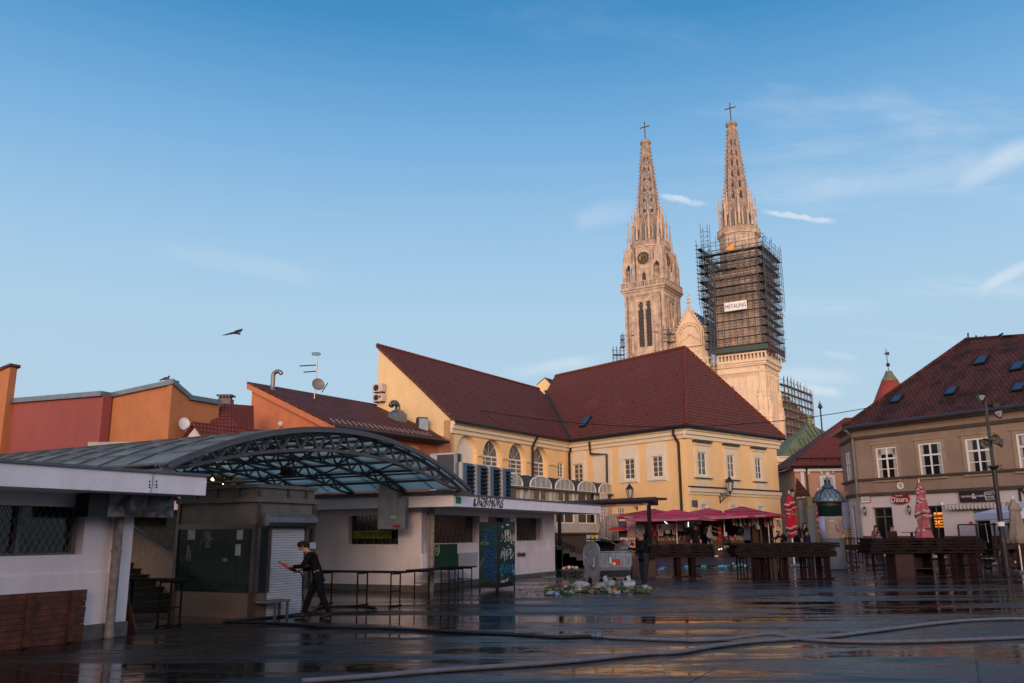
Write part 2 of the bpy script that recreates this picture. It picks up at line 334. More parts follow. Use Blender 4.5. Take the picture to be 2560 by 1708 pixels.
 # ------------------------------------------------------------------ ground
def ground():
 m=bpy.data.materials.new('wet_asphalt');m.use_nodes=True;nt=m.node_tree;N=nt.nodes;L=nt.links;b=N['Principled BSDF']
 geo=N.new('ShaderNodeNewGeometry')
 def noise(sc,det,scale=(1,1,1),loc=(0,0,0),rough=.6,dist=0):
  mp=N.new('ShaderNodeMapping');L.new(geo.outputs['Position'],mp.inputs[0]);mp.inputs['Scale'].default_value=scale;mp.inputs['Location'].default_value=loc
  n=N.new('ShaderNodeTexNoise');L.new(mp.outputs[0],n.inputs[0]);n.inputs['Scale'].default_value=sc;n.inputs['Detail'].default_value=det;n.inputs['Roughness'].default_value=rough;n.inputs['Distortion'].default_value=dist
  return n.outputs[0]
 def mr(x,a,b_,c_=0,d=1,smooth=True):
  n=N.new('ShaderNodeMapRange');L.new(x,n.inputs[0]);n.inputs[1].default_value=a;n.inputs[2].default_value=b_;n.inputs[3].default_value=c_;n.inputs[4].default_value=d
  if smooth:n.interpolation_type='SMOOTHSTEP'
  return n.outputs[0]
 def ma(op,a,b_=None):
  n=N.new('ShaderNodeMath');n.operation=op
  for i,v in enumerate((a,b_)):
   if v is None:continue
   if isinstance(v,(int,float)):n.inputs[i].default_value=v
   else:L.new(v,n.inputs[i])
  return n.outputs[0]
 big=noise(.36,11,(.20,1.25,1),(3,7,0),.76,.4)
 pud=mr(big,.445,.545) # standing water, feathering out into wet asphalt
 fine=noise(70,3)
 mx=N.new('ShaderNodeMix');mx.data_type='RGBA';L.new(mr(noise(.5,5),.35,.65),mx.inputs[0]);mx.inputs[6].default_value=(.016,.012,.012,1);mx.inputs[7].default_value=(.036,.027,.026,1)
 mp=N.new('ShaderNodeMix');mp.data_type='RGBA';L.new(pud,mp.inputs[0]);L.new(mx.outputs[2],mp.inputs[6]);mp.inputs[7].default_value=(.012,.009,.009,1)
 jm=N.new('ShaderNodeMapping');L.new(geo.outputs['Position'],jm.inputs[0]);jm.inputs['Rotation'].default_value=(0,0,.47)
 br=N.new('ShaderNodeTexBrick');L.new(jm.outputs[0],br.inputs[0]);br.inputs['Scale'].default_value=1;br.inputs['Brick Width'].default_value=6.5;br.inputs['Row Height'].default_value=4.2;br.inputs['Mortar Size'].default_value=.022;br.inputs['Mortar Smooth'].default_value=.4
 for k,v in(('Color1',(1,1,1,1)),('Color2',(.62,.62,.64,1)),('Mortar',(.25,.22,.2,1))):br.inputs[k].default_value=v
 mj=N.new('ShaderNodeMix');mj.data_type='RGBA';mj.blend_type='MULTIPLY';mj.inputs[0].default_value=1;L.new(mp.outputs[2],mj.inputs[6]);L.new(br.outputs[0],mj.inputs[7])
 L.new(mj.outputs[2],b.inputs['Base Color'])
 r1=mr(noise(.5,8,(.3,1.6,1),(11,3,0),.72,.3),.38,.62,.13,.55)
 L.new(ma('ADD',ma('MULTIPLY',r1,ma('SUBTRACT',1,pud)),ma('ADD',ma('MULTIPLY',pud,.03),ma('MULTIPLY',br.outputs['Fac'],.25))),b.inputs['Roughness'])
 L.new(ma('ADD',ma('MULTIPLY',pud,.3),.46),b.inputs['Specular IOR Level'])
 # relief: aggregate where the water is thin, a faint swell and wind ripples on the puddles
 bp=N.new('ShaderNodeBump');bp.inputs['Distance'].default_value=.006;L.new(ma('SUBTRACT',1,pud),bp.inputs['Strength']);L.new(fine,bp.inputs['Height'])
 b2=N.new('ShaderNodeBump');b2.inputs['Distance'].default_value=.05;b2.inputs['Strength'].default_value=.35
 L.new(noise(.9,5,(.16,1.0,1),(5,1,0),.6),b2.inputs['Height']);L.new(bp.outputs[0],b2.inputs['Normal'])
 L.new(b2.outputs[0],b.inputs['Normal'])
 mb=MB();ys=[-80,-20,0,8,14,22,26,30,34,38,41,44,47,50,60,90,200,600,2500]
 xs=[-1500,-200,-60,-20,0,20,60,200,1500]
 pts=[(x,y,g(y))for y in ys for x in xs];n=len(xs)
 mb.add(pts,[(j*n+i,j*n+i+1,(j+1)*n+i+1,(j+1)*n+i)for j in range(len(ys)-1)for i in range(n-1)])
 o=mb.build('ground',m);o['kind']='structure'
 # lighter resurfaced asphalt on the street beyond the stalls
 m2=M('street_asphalt',(.055,.06,.07),.4,var=.35,vs=2,bump=.3,bs=60,spec=.5)
 mb=MB();st=[(41.5,5,30),(44,4.5,30),(47,4.5,30),(50,5,30),(60,8,34),(90,16,50)]
 for(y0,a0,b0),(y1,a1,b1)in zip(st[:-1],st[1:]):
  mb.poly([(a0,y0,g(y0)+.004),(b0,y0,g(y0)+.004),(b1,y1,g(y1)+.004),(a1,y1,g(y1)+.004)])
 o=mb.build('street',m2);o['kind']='structure'
ground()
# ------------------------------------------------------------------ wall and window helpers
def wall(mb,fr,u0,u1,z0,z1,holes=(),depth=.25,v=0.0,back=.5,top=None):
 """front face with real openings and their reveals; holes: (u0,u1,z0,z1[,'arch'])"""
 H=[(h[0],h[1],h[2],h[3]+(h[1]-h[0])/2 if len(h)>4 else h[3])for h in holes]
 us=sorted({u0,u1,*[k for h in H for k in h[:2]if u0<k<u1]});zs=sorted({z0,z1,*[k for h in H for k in h[2:]if z0<k<z1]})
 for a,b in zip(us[:-1],us[1:]):
  for p,q in zip(zs[:-1],zs[1:]):
   cu,cz=(a+b)/2,(p+q)/2
   if any(h[0]<cu<h[1]and h[2]<cz<h[3]for h in H):continue
   mb.poly([fr.P(a,v,p),fr.P(b,v,p),fr.P(b,v,q),fr.P(a,v,q)])
 for h in holes:
  a,b,p,q=h[:4]
  path=[(a,p),(b,p),(b,q)]
  if len(h)>4:
   r=(b-a)/2;cu=(a+b)/2;arc=[(cu+r*cos(t),q+r*sin(t))for t in[pi*i/12 for i in range(13)]]
   path=[(a,p),(b,p)]+arc
   for(x0,y0),(x1,y1)in zip(arc[:-1],arc[1:]):
    mb.poly([fr.P(x0,v,y0),fr.P(x0,v,q+r),fr.P(x1,v,q+r),fr.P(x1,v,y1)])
  else:path.append((a,q))
  for(x0,y0),(x1,y1)in zip(path,path[1:]+path[:1]):
   if(x0,y0)==(x1,y1):continue
   mb.poly([fr.P(x0,v,y0),fr.P(x1,v,y1),fr.P(x1,v-depth,y1),fr.P(x0,v-depth,y0)])
   # sides, top and back close the wall
 for a in(u0,u1):mb.poly([fr.P(a,v,z0),fr.P(a,v,z1),fr.P(a,v-back,z1),fr.P(a,v-back,z0)])
 mb.poly([fr.P(u0,v,z1),fr.P(u1,v,z1),fr.P(u1,v-back,z1),fr.P(u0,v-back,z1)])
 mb.poly([fr.P(u0,v-back,z0),fr.P(u1,v-back,z0),fr.P(u1,v-back,z1),fr.P(u0,v-back,z1)])
 return mb
def window(par,fr,u0,u1,z0,z1,v=-.15,cols=2,rows=2,tz=None,arch=False,fw=.07,mf=None,mg=None,sub=.03,bars=None,curtain=0,name='window',label=None):
 """window (frame) with a child pane; tz = relative height of a heavy transom"""
 mf=mf or m_frame;mg=mg or m_glass;w_,h_=u1-u0,z1-z0;mb=MB();e=.002
 mb.fb(fr,u0+e,u0+fw,v-.03,v+.03,z0+e,z1-e);mb.fb(fr,u1-fw,u1-e,v-.03,v+.03,z0+e,z1-e)
 mb.fb(fr,u0+fw,u1-fw,v-.03,v+.03,z0+e,z0+fw)
 if not arch:mb.fb(fr,u0+fw,u1-fw,v-.03,v+.03,z1-fw,z1-e)
 zt=z0+h_*tz if tz else None
 if arch:zt=z1
 if zt:mb.fb(fr,u0+fw,u1-fw,v-.028,v+.034,zt-fw/2,zt+fw/2)
 for i in range(1,cols):
  u=u0+w_*i/cols;k=fw*.5 if(cols==2 or(cols%2==0 and i==cols//2))else sub/2
  mb.fb(fr,u-k,u+k,v-.026,v+.026,z0+fw,z1-(0 if arch else fw))
 zs=[z0+h_*i/rows for i in range(1,rows)]if bars is None else[z0+h_*b for b in bars]
 for z in zs:
  if zt and abs(z-zt)<.1:continue
  mb.fb(fr,u0+fw,u1-fw,v-.02,v+.02,z-sub/2,z+sub/2)
 pane=MB()
 if arch:
  r=w_/2;cu=(u0+u1)/2
  A=lambda rr,t,vv:fr.P(cu+rr*cos(t),vv,z1+rr*sin(t))
  for i in range(12):
   t0,t1=pi*i/12,pi*(i+1)/12
   mb.add([A(r-e,t0,v-.03),A(r-e,t1,v-.03),A(r-fw,t1,v-.03),A(r-fw,t0,v-.03),A(r-e,t0,v+.03),A(r-e,t1,v+.03),A(r-fw,t1,v+.03),A(r-fw,t0,v+.03)],
   [(0,1,2,3),(4,7,6,5),(0,4,5,1),(3,2,6,7)])
  for t in(pi/4,pi/2,3*pi/4):
   mb.add([A(fw*.6,t-.2,v+.02),A(fw*.6,t+.2,v+.02),A(r-fw,t+.02,v+.02),A(r-fw,t-.02,v+.02)],[(0,1,2,3)])
  pane.poly([A(r-.005,pi*i/12,v-.012)for i in range(13)])
 pane.fb(fr,u0+fw*.5,u1-fw*.5,v-.014,v-.008,z0+fw*.5,z1)
 o=mb.build(name,mf,par,label);pane.build('pane',mg,o)
 if curtain:
  cm=MB();n=10
  for a,b in((u0+fw,u0+fw+w_*curtain),(u1-fw-w_*curtain,u1-fw)):
   cm.fb(fr,a,b,v-.0075,v-.004,z0+fw,z1-fw)
  cm.build('curtain',m_curtain,o)
 return o
def blockbody(mb,pts,z0,z1):
 mb.prism([(p[0],p[1],z0)for p in pts],(0,0,z1-z0))
def roofpart(name,par,pts_top,th,mat):
 """a pitched plane given by its upper outline, th thick"""
 mb=MB();a,b,c_=[Vector(p)for p in pts_top[:3]];n=(b-a).cross(c_-a).normalized()
 if n.z<0:n=-n
 mb.prism(pts_top,n*-th);return mb.build(name,mat,par)
def plant_line(p,q,n):return[p.lerp(q,i/n)for i in range(n+1)]
# ------------------------------------------------------------------ yellow L-shaped building
def pxwall(fr,k,pts,th=.4,z0=None,v=0):
 q=[fr.px(c(k,*p),v)for p in pts]
 return[fr.P(u,v,z)for u,z in q]
def snowguards(mb,a,b,up,z0n,rows,step,off=.03):
 """small dark vent tiles in staggered rows over a roof plane: a-b eave, up = vector to the ridge"""
 L_=(b-a).length;d=(b-a)/L_;U_=up.length;un=up/U_;n=d.cross(un)
 if n.z<0:n=-n
 for i in range(rows):
  s=z0n+i*step
  if s>U_-.3:break
  for j in range(int(L_/1.15)):
   if random.random()<.12:continue
   q=a+d*(.5+j*1.15+(.57 if i%2 else 0))+un*s+n*off
   mb.add([q-d*.05,q+d*.05,q+d*.035+un*.08,q-d*.035+un*.08,q+n*.045,q+d*.02+n*.045],[(0,1,5,4),(1,2,5),(3,0,4),(2,3,4,5)])
def yellow():
 C=atY(c(6,1178,430),57.0);C.z=0
 T=thing('yellow_building','L-shaped yellow stucco building with steep red tiled roofs and cream window surrounds','building',(C.x,C.y,.7))
 YL=Fr(C,-38,-1);YR=Fr(C,46.5,1);z0,z1=.6,8.78
 E_=atY(c(14,829,905),53.0);E_.z=0
 uI=YL.px((1424,1180))[0];I=YL.P(uI,0,0)
 azW=math.degrees(atan2(I.x-E_.x,I.y-E_.y));YW=Fr(E_,azW,1);YG=Fr(E_,azW-90,-1);LW=(I-E_).length
 uR=YR.px(c(13,1975,1100))[0]
 # --- right front wall
 wr=[YR.rect(13,*q)for q in((1318,945,1382,1140),(1558,972,1612,1155),(1785,993,1834,1172))]
 zt=sum(q[3]for q in wr)/3;zb=sum(q[2]for q in wr)/3;wr=[(q[0]-.07,q[1]+.16,zb,zt)for q in wr]
 wl=[YR.rect(13,*q)for q in((1343,1370,1395,1440),(1588,1382,1632,1450),(1812,1392,1856,1450))]
 zt2=sum(q[3]for q in wl)/3;wl=[(q[0],q[1],zt2-1.1,zt2)for q in wl]
 mb=wall(MB(),YR,0,uR,z0,z1,wr+wl,.12)
 # --- left face of the corner block
 w1=[YL.rect(13,*q)for q in((725,1008,803,1167),(953,985,1032,1150),(312,1035,381,1185))]
 zt1=(w1[0][3]+w1[1][3])/2;zb1=(w1[0][2]+w1[1][2])/2;w1=[(q[0]-.08,q[1]+.08,zb1,zt1)for q in w1]
 wls=YL.rect(13,655,1405,718,1475)
 wall(mb,YL,0,uI+6,z0,z1,w1+[wls],.3)
 # --- left wing
 ar=[]
 for x0,x1,top,spr in((888,1058,978,1060),(1130,1303,1010,1100),(1365,1522,1040,1125),(1580,1724,1064,1145)):
  a,z_s=YW.px(c(14,x0,spr));b,_=YW.px(c(14,x1,spr));ar.append((a,b))
 zsp=YW.px(c(14,1365,1125))[1];wd=sum(b-a for a,b in ar[1:])/3
 ar=[(a,a+wd)for a,b in ar];zbA=YW.px(c(14,1365,1292))[1]-.25
 sm=YW.rect(14,1815,1160,1870,1303);sm=(sm[0],sm[1],sm[2],sm[3])
 wall(mb,YW,0,LW,z0,z1,[(a,b,zbA,zsp,'arch')for a,b in ar]+[sm],.42)
 # blind arch infill
 a,b=ar[0];mb.mi=1;mb.fb(YW,a,b,-.42,-.3,zbA,zsp+wd/2);mb.mi=0
 o=mb.build('wall',[m_yel,m_creamw],T)
 # half gable facing the vault
 A2=YG.px((947,868));hz=5.9
 uA=A2[0];zA=A2[1]
 g1=MB();g1.prism([YG.P(0,0,z0),YG.P(uA,0,z0),YG.P(uA,0,zA),YG.P(0,0,z1)],YW.d*.45)
 g1.build('gable_wall',m_yel2,T)
 # --- roofs
 ov=.5;ez=8.82
 Cp=C+YL.n*ov+YR.n*ov*1.0+YL.d*0;Rp=YR.P(uR+ov,ov,0)
 Cp=YR.P(-.55,ov,ez);Rp=YR.P(uR+ov,ov,ez);Rp.z=ez
 P=atY((1712,868),64.2);t=0;G_=P.copy()
 while(G_.x/G_.y)>(1393-1280)/2203.:t+=.1;G_=P+YL.d*t
 Jp=Cp+YL.d*(t+2.8);Kp=Rp+YL.d*(t+2.8)
 r1=roofpart('roof',T,[Cp,P,G_,Jp],.16,m_tile);r2=roofpart('roof',T,[Cp,Rp,P],.16,m_tile)
 roofpart('roof',T,[Rp,Kp,G_,P],.16,m_tile);roofpart('roof',T,[Jp,G_,Kp],.16,m_tile)
 sg=MB();snowguards(sg,Cp,Jp,(P-Cp)-YL.d*(P-Cp).dot(YL.d),.8,7,.85)
 up=(P-Cp)-YR.d*(P-Cp).dot(YR.d)
 L_=(Rp-Cp).length
 for i in range(8):
  s=(.8+i*.85)/up.length;k=1.15
  if s>.93:break
  base=Cp+(P-Cp)*s;end=Rp+(P-Rp)*s;n_=int((end-base).length/k);nn=YR.d.cross(up).normalized();nn=nn if nn.z>0 else-nn
  for j in range(1,n_):
   q=base+YR.d*(j*k+(.5 if i%2 else 0))+nn*.03;un=up.normalized();d=YR.d
   sg.add([q-d*.05,q+d*.05,q+d*.035+un*.08,q-d*.035+un*.08,q+nn*.045,q+d*.02+nn*.045],[(0,1,5,4),(1,2,5),(3,0,4),(2,3,4,5)])
   # wing roof
 eA=YW.P(-.12,ov,ez-.05);rA=YG.P(uA+.05,.12,zA+.12);
 eB=eA+YW.d*(LW+4.5);rB=rA+YW.d*(LW+6)
 roofpart('roof',T,[eA,eB,rB,rA],.16,m_tile)
 snowguards(sg,eA,eA+YW.d*(LW-.6),(rA-eA)-YW.d*(rA-eA).dot(YW.d),.8,8,.85)
 ob=sg.build('snow_guards',M('dark_tile',(.06,.02,.015),.7),T)
 mb=MB() # ridge and hip tiles
 for p,q in((P,G_),(Cp,P),(Rp,P),(rA,rB)):
  n=int((q-p).length/.4)
  for i in range(n):
   a_,b_=p.lerp(q,i/n),p.lerp(q,(i+1.12)/n);mb.tube([a_+Vector((0,0,.02)),b_+Vector((0,0,.0))],[.13,.11],6)
 mb.build('ridge_tiles',m_tilep,T)
 # valley flashing
 mb=MB();dv1=(P-Cp)-YL.d*(P-Cp).dot(YL.d);dw=(rA-eA)-YW.d*(rA-eA).dot(YW.d)
 n1=YL.d.cross(dv1).normalized();n1=n1 if n1.z>0 else-n1;n2=YW.d.cross(dw).normalized();n2=n2 if n2.z>0 else-n2
 vd=n1.cross(n2).normalized();vd=vd if vd.z>0 else-vd
 # start of the valley: where both eaves cross
 # solve planes: point on both with z = ez
 Amat=Matrix(((n1.x,n1.y,n1.z),(n2.x,n2.y,n2.z),(0,0,1)));vp=Amat.inverted()@Vector((n1.dot(Cp),n2.dot(eA),ez))
 k=(rA.z-ez)/vd.z
 mb.tube([vp+(n1+n2)*.04,vp+vd*k*.97+(n1+n2)*.04],.13,5);mb.build('valley_flashing',m_slate,T)
 # gutters
 mb=MB()
 for p,q in((Cp,Rp),(Cp,vp),(eA,vp)):
  mb.tube([p+Vector((0,0,-.12)),q+Vector((0,0,-.12))],.11,8)
 mb.build('gutter',m_gut,T)
 # cornices
 mb=MB()
 for fr,a,b in((YR,-.3,uR+.28),(YL,-.0,uI),(YW,.0,LW)):
  mb.fb(fr,a,b,.002,.12,7.98,8.25);mb.fb(fr,a,b,.003,.24,8.25,8.5);mb.fb(fr,a,b,.004,.36,8.5,8.72)
 mb.build('cornice',m_cream,T)
 # --- window surrounds, cornices, aprons
 mb=MB();dk=MB()
 for a,b,p,q in wr:
  for s0,s1 in((a-.32,a-.01),(b+.01,b+.32)):mb.fb(YR,s0,s1,.0,.07,p-.05,q+.45)
  mb.fb(YR,a-.01,b+.01,.0,.068,q,q+.45);mb.fb(YR,a-.4,b+.4,.0,.14,q+.45,q+.62)
  dk.fb(YR,a-.48,b+.48,.0,.30,q+.62,q+.76);mb.fb(YR,a-.40,b+.40,.0,.16,p-.17,p-.05);dk.fb(YR,a-.45,b+.45,.0,.22,p-.05-.17,p-.17)
  mb.fb(YR,a-.33,b+.33,.0,.06,p-1.15,p-.22)
  for z_ in(p-.85,p-.55):mb.fb(YR,a-.1,b+.1,.06,.09,z_,z_+.04)
 for a,b,p,q in wl:
  for s0,s1 in((a-.25,a),(b,b+.25)):mb.fb(YR,s0,s1,.0,.06,p,q+.25)
  mb.fb(YR,a,b,.0,.059,q,q+.25)
 zb_=YR.px(c(13,1240,1228))[1]
 dk.fb(YR,-.02,uR+.02,.0,.26,zb_-.05,zb_+.04);mb.fb(YR,-.01,uR+.01,.0,.18,zb_-.32,zb_-.05);mb.fb(YR,0,uR,.0,.08,zb_-.5,zb_-.32)
 mb.build('window_surrounds',m_cream,T);dk.build('ledge_flashing',m_slate,T)
 mgy=M('curtained_glass',(.12,.115,.10),.12,spec=.6,var=.5,vs=2)
 for q in wr:window(T,YR,*q,v=-.05,cols=2,rows=3,fw=.065,bars=(.32,.64),mg=mgy)
 for q in wl:window(T,YR,*q,v=-.06,cols=4,rows=4,fw=.06)
 # blind arches on the left face
 mb=MB()
 for x0,x1,top,bot,kind in((670,846,915,1187,0),(895,1083,889,1163,1),(463,622,945,1198,9),(280,420,960,1200,2)):
  a,b,p,q=YL.rect(13,x0,top,x1,bot);r=(b-a)/2;cu=(a+b)/2;n=14
  ztop=w1[0][3]+1.2;p=w1[0][2]-.35
  arc=[(cu+r*cos(pi*i/n),ztop-r*.78+r*.78*sin(pi*i/n))for i in range(n+1)]
  if kind==9:mb.prism([YL.P(u,.0,z)for u,z in[(a,p),(b,p)]+arc],YL.n*.03);continue
  wa,wb,wp,wq=w1[kind]
  wa-=.01;wb+=.01
  # left and right cheeks and the head above the window
  mb.prism([YL.P(u,.0,z)for u,z in[(wb,p),(b,p)]+[t_ for t_ in arc if t_[0]>=wb]+[(wb,[t_ for t_ in arc if t_[0]>=wb][-1][1])]],YL.n*.03)
  mb.prism([YL.P(u,.0,z)for u,z in[(wa,p),(a,p)]+[t_ for t_ in arc[::-1]if t_[0]<=wa]+[(wa,[t_ for t_ in arc[::-1]if t_[0]<=wa][-1][1])]],YL.n*.03)
  mb.prism([YL.P(u,.0,z)for u,z in[(wb,wq),(wb,wq+.4)]+[t_ for t_ in arc if wa<t_[0]<wb]+[(wa,wq+.4),(wa,wq)]],YL.n*.029)
  mb.fb(YL,wa,wb,.0,.029,p,wp)
  for s0,s1 in((wa-.2,wa),(wb,wb+.2)):mb.fb(YL,s0,s1,.03,.08,wp-.02,wq+.2)
  mb.fb(YL,wa,wb,.03,.079,wq,wq+.2);mb.fb(YL,wa-.35,wb+.35,.03,.16,wp-.22,wp-.08)
 mb.build('blind_arches',m_creamw,T)
 for q in w1:window(T,YL,*q,v=-.07,cols=2,rows=4,fw=.065,mg=mgy)
 window(T,YL,*wls,v=-.12,cols=4,rows=4,fw=.06)
 # arched windows of the wing
 mb=MB()
 for i,(a,b)in enumerate(ar):
  if i:window(T,YW,a+.0,b-.0,zbA,zsp,v=-.36,cols=3,rows=5,arch=True,fw=.10,sub=.06,mg=mgy)
  prev=ar[i-1][1]if i else None
  if i:mb.fb(YW,prev+.02,a-.02,.0,.09,zsp-.12,zsp+.02)
 mb.fb(YW,ar[3][1]+.02,ar[3][1]+1.4,.0,.09,zsp-.12,zsp+.02)
 mb.build('impost_moulding',m_yel2,T)
 window(T,YW,*sm,v=-.1,cols=2,rows=4,fw=.08)
 # downpipes
 for pts in([YL.P(.75,.38,8.6),YL.P(.75,.38,8.3),YL.P(.55,.14,7.7),YL.P(.55,.14,.7)],
 [YL.P(YL.px(c(13,465,850))[0],.38,8.5),YL.P(YL.px(c(13,466,890))[0],.3,7.6),YL.P(YL.px(c(13,585,965))[0],.12,YL.px(c(13,585,965))[1]),YL.P(YL.px(c(13,590,1400))[0],.12,.7)],
 [YW.P(LW-.25,.45,8.6),YW.P(LW-.3,.16,7.8),YW.P(LW-.3,.16,.7)],
 [YW.P(YW.px(c(14,1580,930))[0],.45,8.6),YW.P(YW.px(c(14,1568,960))[0],.14,7.9),YW.P(YW.px(c(14,1565,1100))[0],.14,.7)]):
  MB().tube(pts,.085,8).build('downpipe',m_gut,T)
  # skylight
 un=dv1.normalized();q=YL.px(c(13,408,705));d_=ray(*c(13,408,705));tt=(Cp-Vector((0,0,EYE))).dot(n1)/d_.dot(n1);q=Vector((0,0,EYE))+d_*tt
 mb=MB();L4=[q+YL.d*a_*.35+un*b_*.55 for a_,b_ in((-1,-1),(1,-1),(1,1),(-1,1))]
 mb.prism([p+n1*.0 for p in L4],n1*.14);sk=mb.build('skylight',m_gut,T)
 MB().prism([p+n1*.142+(q-p)*.12 for p in L4],n1*.01).build('pane',M('sky_glass',(.03,.06,.10),.12,spec=.6,var=0),sk)
 # dormer behind the ridge
 DG=Fr(atY(c(13,60,400),71.0),-60,-1)
 d1,d2,d3=[atY(c(13,*p),76.0)for p in((5,405),(72,348),(122,402))];low=Vector((0,0,-1.5))
 mb=MB();mb.prism([d1+low,d3+low,d3,d2,d1],YW.d*3);dm=mb.build('dormer',m_yel2,T)
 mb=MB()
 for p_,q_ in((d1,d2),(d2,d3)):
  e1=(p_-q_).normalized()*.3;n_=Vector((0,0,.12))
  mb.prism([p_+n_*.1,q_+n_*.1,q_+n_,p_+n_],YW.d*3.2-YW.d*0)
 mb.build('roof',m_gut,dm)
 # plaque and camera on the wall
 a,b,p,q=YR.rect(13,1267,1340,1317,1397)
 single(MB().fb(YR,a,b,.02,.06,p,q).build('wall_plaque',M('plaque_stone',(.10,.10,.10),.5,var=.3,vs=20)),'square dark grey stone plaque on the yellow wall beside the stalls','plaque')
 return T,YL,YR,YW,YG,uA,zA,LW
YT,YL,YR,YW,YG,Y_uA,Y_zA,Y_LW=yellow()
# ------------------------------------------------------------------ orange building in front of the gable
def orange():
 O=atY(c(3,1000,850),44.7);O.z=0;az=33.8
 T=thing('orange_building','orange stucco house with a low brown tiled roof, pipes and a dish on top','building',(O.x,O.y,0))
 OF=Fr(O,az,1);OG=Fr(O,az-90,-1);ez=7.55
 uE=OF.px(c(3,1970,1000))[0]
 ap=OG.px(c(3,262,432))
 w=[OF.rect(3,1675,1000,1792,1110),OF.rect(3,1368,960,1496,1060),OF.rect(3,1868,1115,1905,1200)]
 w=[(q[0],q[1],w[0][2],w[0][3])for q in w]
 w[1]=(w[1][0],w[1][1],w[1][2],w[0][3]-.1);w[2]=(w[2][0],w[2][0]+.9,w[2][2]-.2,w[2][3]-.55)
 mb=wall(MB(),OF,0,uE,0,ez,w,.15)
 mb.prism([OG.P(0,0,0),OG.P(ap[0],0,0),OG.P(ap[0],0,ap[1]-.15),OG.P(0,0,ez)],OF.d*10)
 mb.build('wall',m_orange,T)
 for q in w:window(T,OF,*q,v=-.06,cols=2,rows=1,fw=.07,mg=m_glassd,curtain=.0)
 e0=OF.P(-.35,.55,ez-.18);e1=OF.P(uE+.15,.55,ez-.18);rA=OG.P(ap[0]+.1,.3,ap[1]+.05);rB=rA+OF.d*(uE+4)
 roofpart('roof',T,[e0,e1,rB,rA],.12,m_tileo)
 mb=MB();n_=Vector((0,0,-.1))
 mb.prism([e0+n_+OF.d*-.02,rA+n_+OF.d*-.02,rA+Vector((0,0,-.42)),e0+Vector((0,0,-.42))],OF.d*.30)
 mb.build('verge_board',m_orange,T)
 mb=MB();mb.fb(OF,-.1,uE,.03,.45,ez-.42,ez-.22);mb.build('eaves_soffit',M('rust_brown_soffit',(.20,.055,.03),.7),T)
 MB().tube([e0+OF.n*.08+n_,e1+OF.n*.08+n_],.1,8).build('gutter',m_gut,T)
 MB().tube([OF.P(.05,.6,ez-.25),OF.P(.0,.45,ez-.6),OF.P(-.35,.05,ez-1.0),OG.P(.3,.12,ez-1.3),OG.P(.3,.12,3)],.09,8).build('downpipe',m_gut,T)
 # metal snow hooks in rows
 mb=MB();up=((rA-e0)-OF.d*(rA-e0).dot(OF.d)).normalized();nn=OF.d.cross(up);nn=nn if nn.z>0 else-nn
 for r in range(3):
  for j in range(32):
   q=e0+OF.d*(.4+j*.42+.14*r)+up*(.55+r*.28)+nn*.02
   if(q-e0).dot(OF.d)<uE:mb.fb(Fr(q,az,1),0,.02,-.0,.02,q.z,q.z+.05);mb.tube([q,q+up*.16+nn*.02],.018,4)
 mb.build('snow_hooks',M('zinc_hook',(.45,.35,.3),.5,metal=.4),T)
 pr=lambda p:(lambda d:Vector((0,0,EYE))+d*((e0-Vector((0,0,EYE))).dot(nn)/d.dot(nn)))(ray(*p))
 # round lamp on the gable
 u_,z_=OG.px(c(3,532,812));L_=single(MB().blob(OG.P(u_,.08,z_),.17,10,8).build('globe_lamp',M('pearl_glass',(.6,.55,.5),.3)),'small round white wall lamp on the orange gable','lamp')
 # pipe with a gooseneck
 q=pr(c(3,445,490));m_fl=M('galvanised_pipe',(.20,.19,.18),.35,metal=.8,var=.3,vs=20)
 mb=MB();R_=.13;top=q.z+.78;pts=[q+Vector((0,0,-.2)),Vector((q.x,q.y,top))]
 vd=Vector((1,-.1,0)).normalized()
 for i in range(1,9):t=pi*i/9;pts.append(Vector((q.x,q.y,top))+vd*(.25*(1-cos(t)))+Vector((0,0,.25*sin(t))))
 mb.tube(pts,R_*.92,12,False)
 for i in range(5):mb.tube([q+Vector((0,0,.1+i*.16)),q+Vector((0,0,.13+i*.16))],R_,12)
 mb.tube([q+Vector((0,0,-.25)),q+Vector((0,0,.12))],[.24,.14],10)
 single(mb.build('vent_pipe',m_fl),'tall galvanised vent pipe bent over like a cane on the brown roof','vent pipe')
 # antenna with dish
 q=pr(c(3,828,575));T2=thing('roof_antenna','thin roof mast with two aerial rods, a ring and a grey dish','antenna',q)
 zt=atY(c(3,855,138),q.y).z
 mast=MB().tube([q+Vector((0,0,-.2)),Vector((q.x+.1,q.y,zt))],.035,6).build('mast',m_fl,T2)
 for yy,xx in((268,695),(325,732)):
  a_=atY(c(3,845,yy),q.y);b_=atY(c(3,xx,yy+8),q.y-.6);MB().tube([a_,b_],.035,6).build('aerial_rod',m_black,T2)
 rg=atY(c(3,846,172),q.y);mb=MB()
 for dz in(0,.12):mb.tube([rg+Vector((.25*cos(t),.25*sin(t),dz*.6))for t in[2*pi*i/18 for i in range(19)]],.018,4)
 mb.build('ring_aerial',m_black,T2)
 dd=Vector((.45,-.85,.25)).normalized();Md=dd.to_track_quat('Z','Y').to_matrix().to_4x4()
 dc=atY(c(3,862,450),q.y-.1);mb=MB();mb.sm=True;mb.lathe([(.01,-.01),(.16,.0),(.29,.04),(.37,.09),(.385,.10),(.37,.08),(.29,.02),(.16,-.02),(.01,-.03)],dc,18,Md)
 mb.build('dish',M('grey_dish',(.17,.16,.16),.5),T2)
 MB().tube([dc+Md@Vector((0,.5,.1))*.0+Vector((.25,0,-.45)),dc+Vector((.6,-.35,-.05)),dc+Vector((.66,-.35,.05))],.03,5).build('feed_arm',m_black,T2)
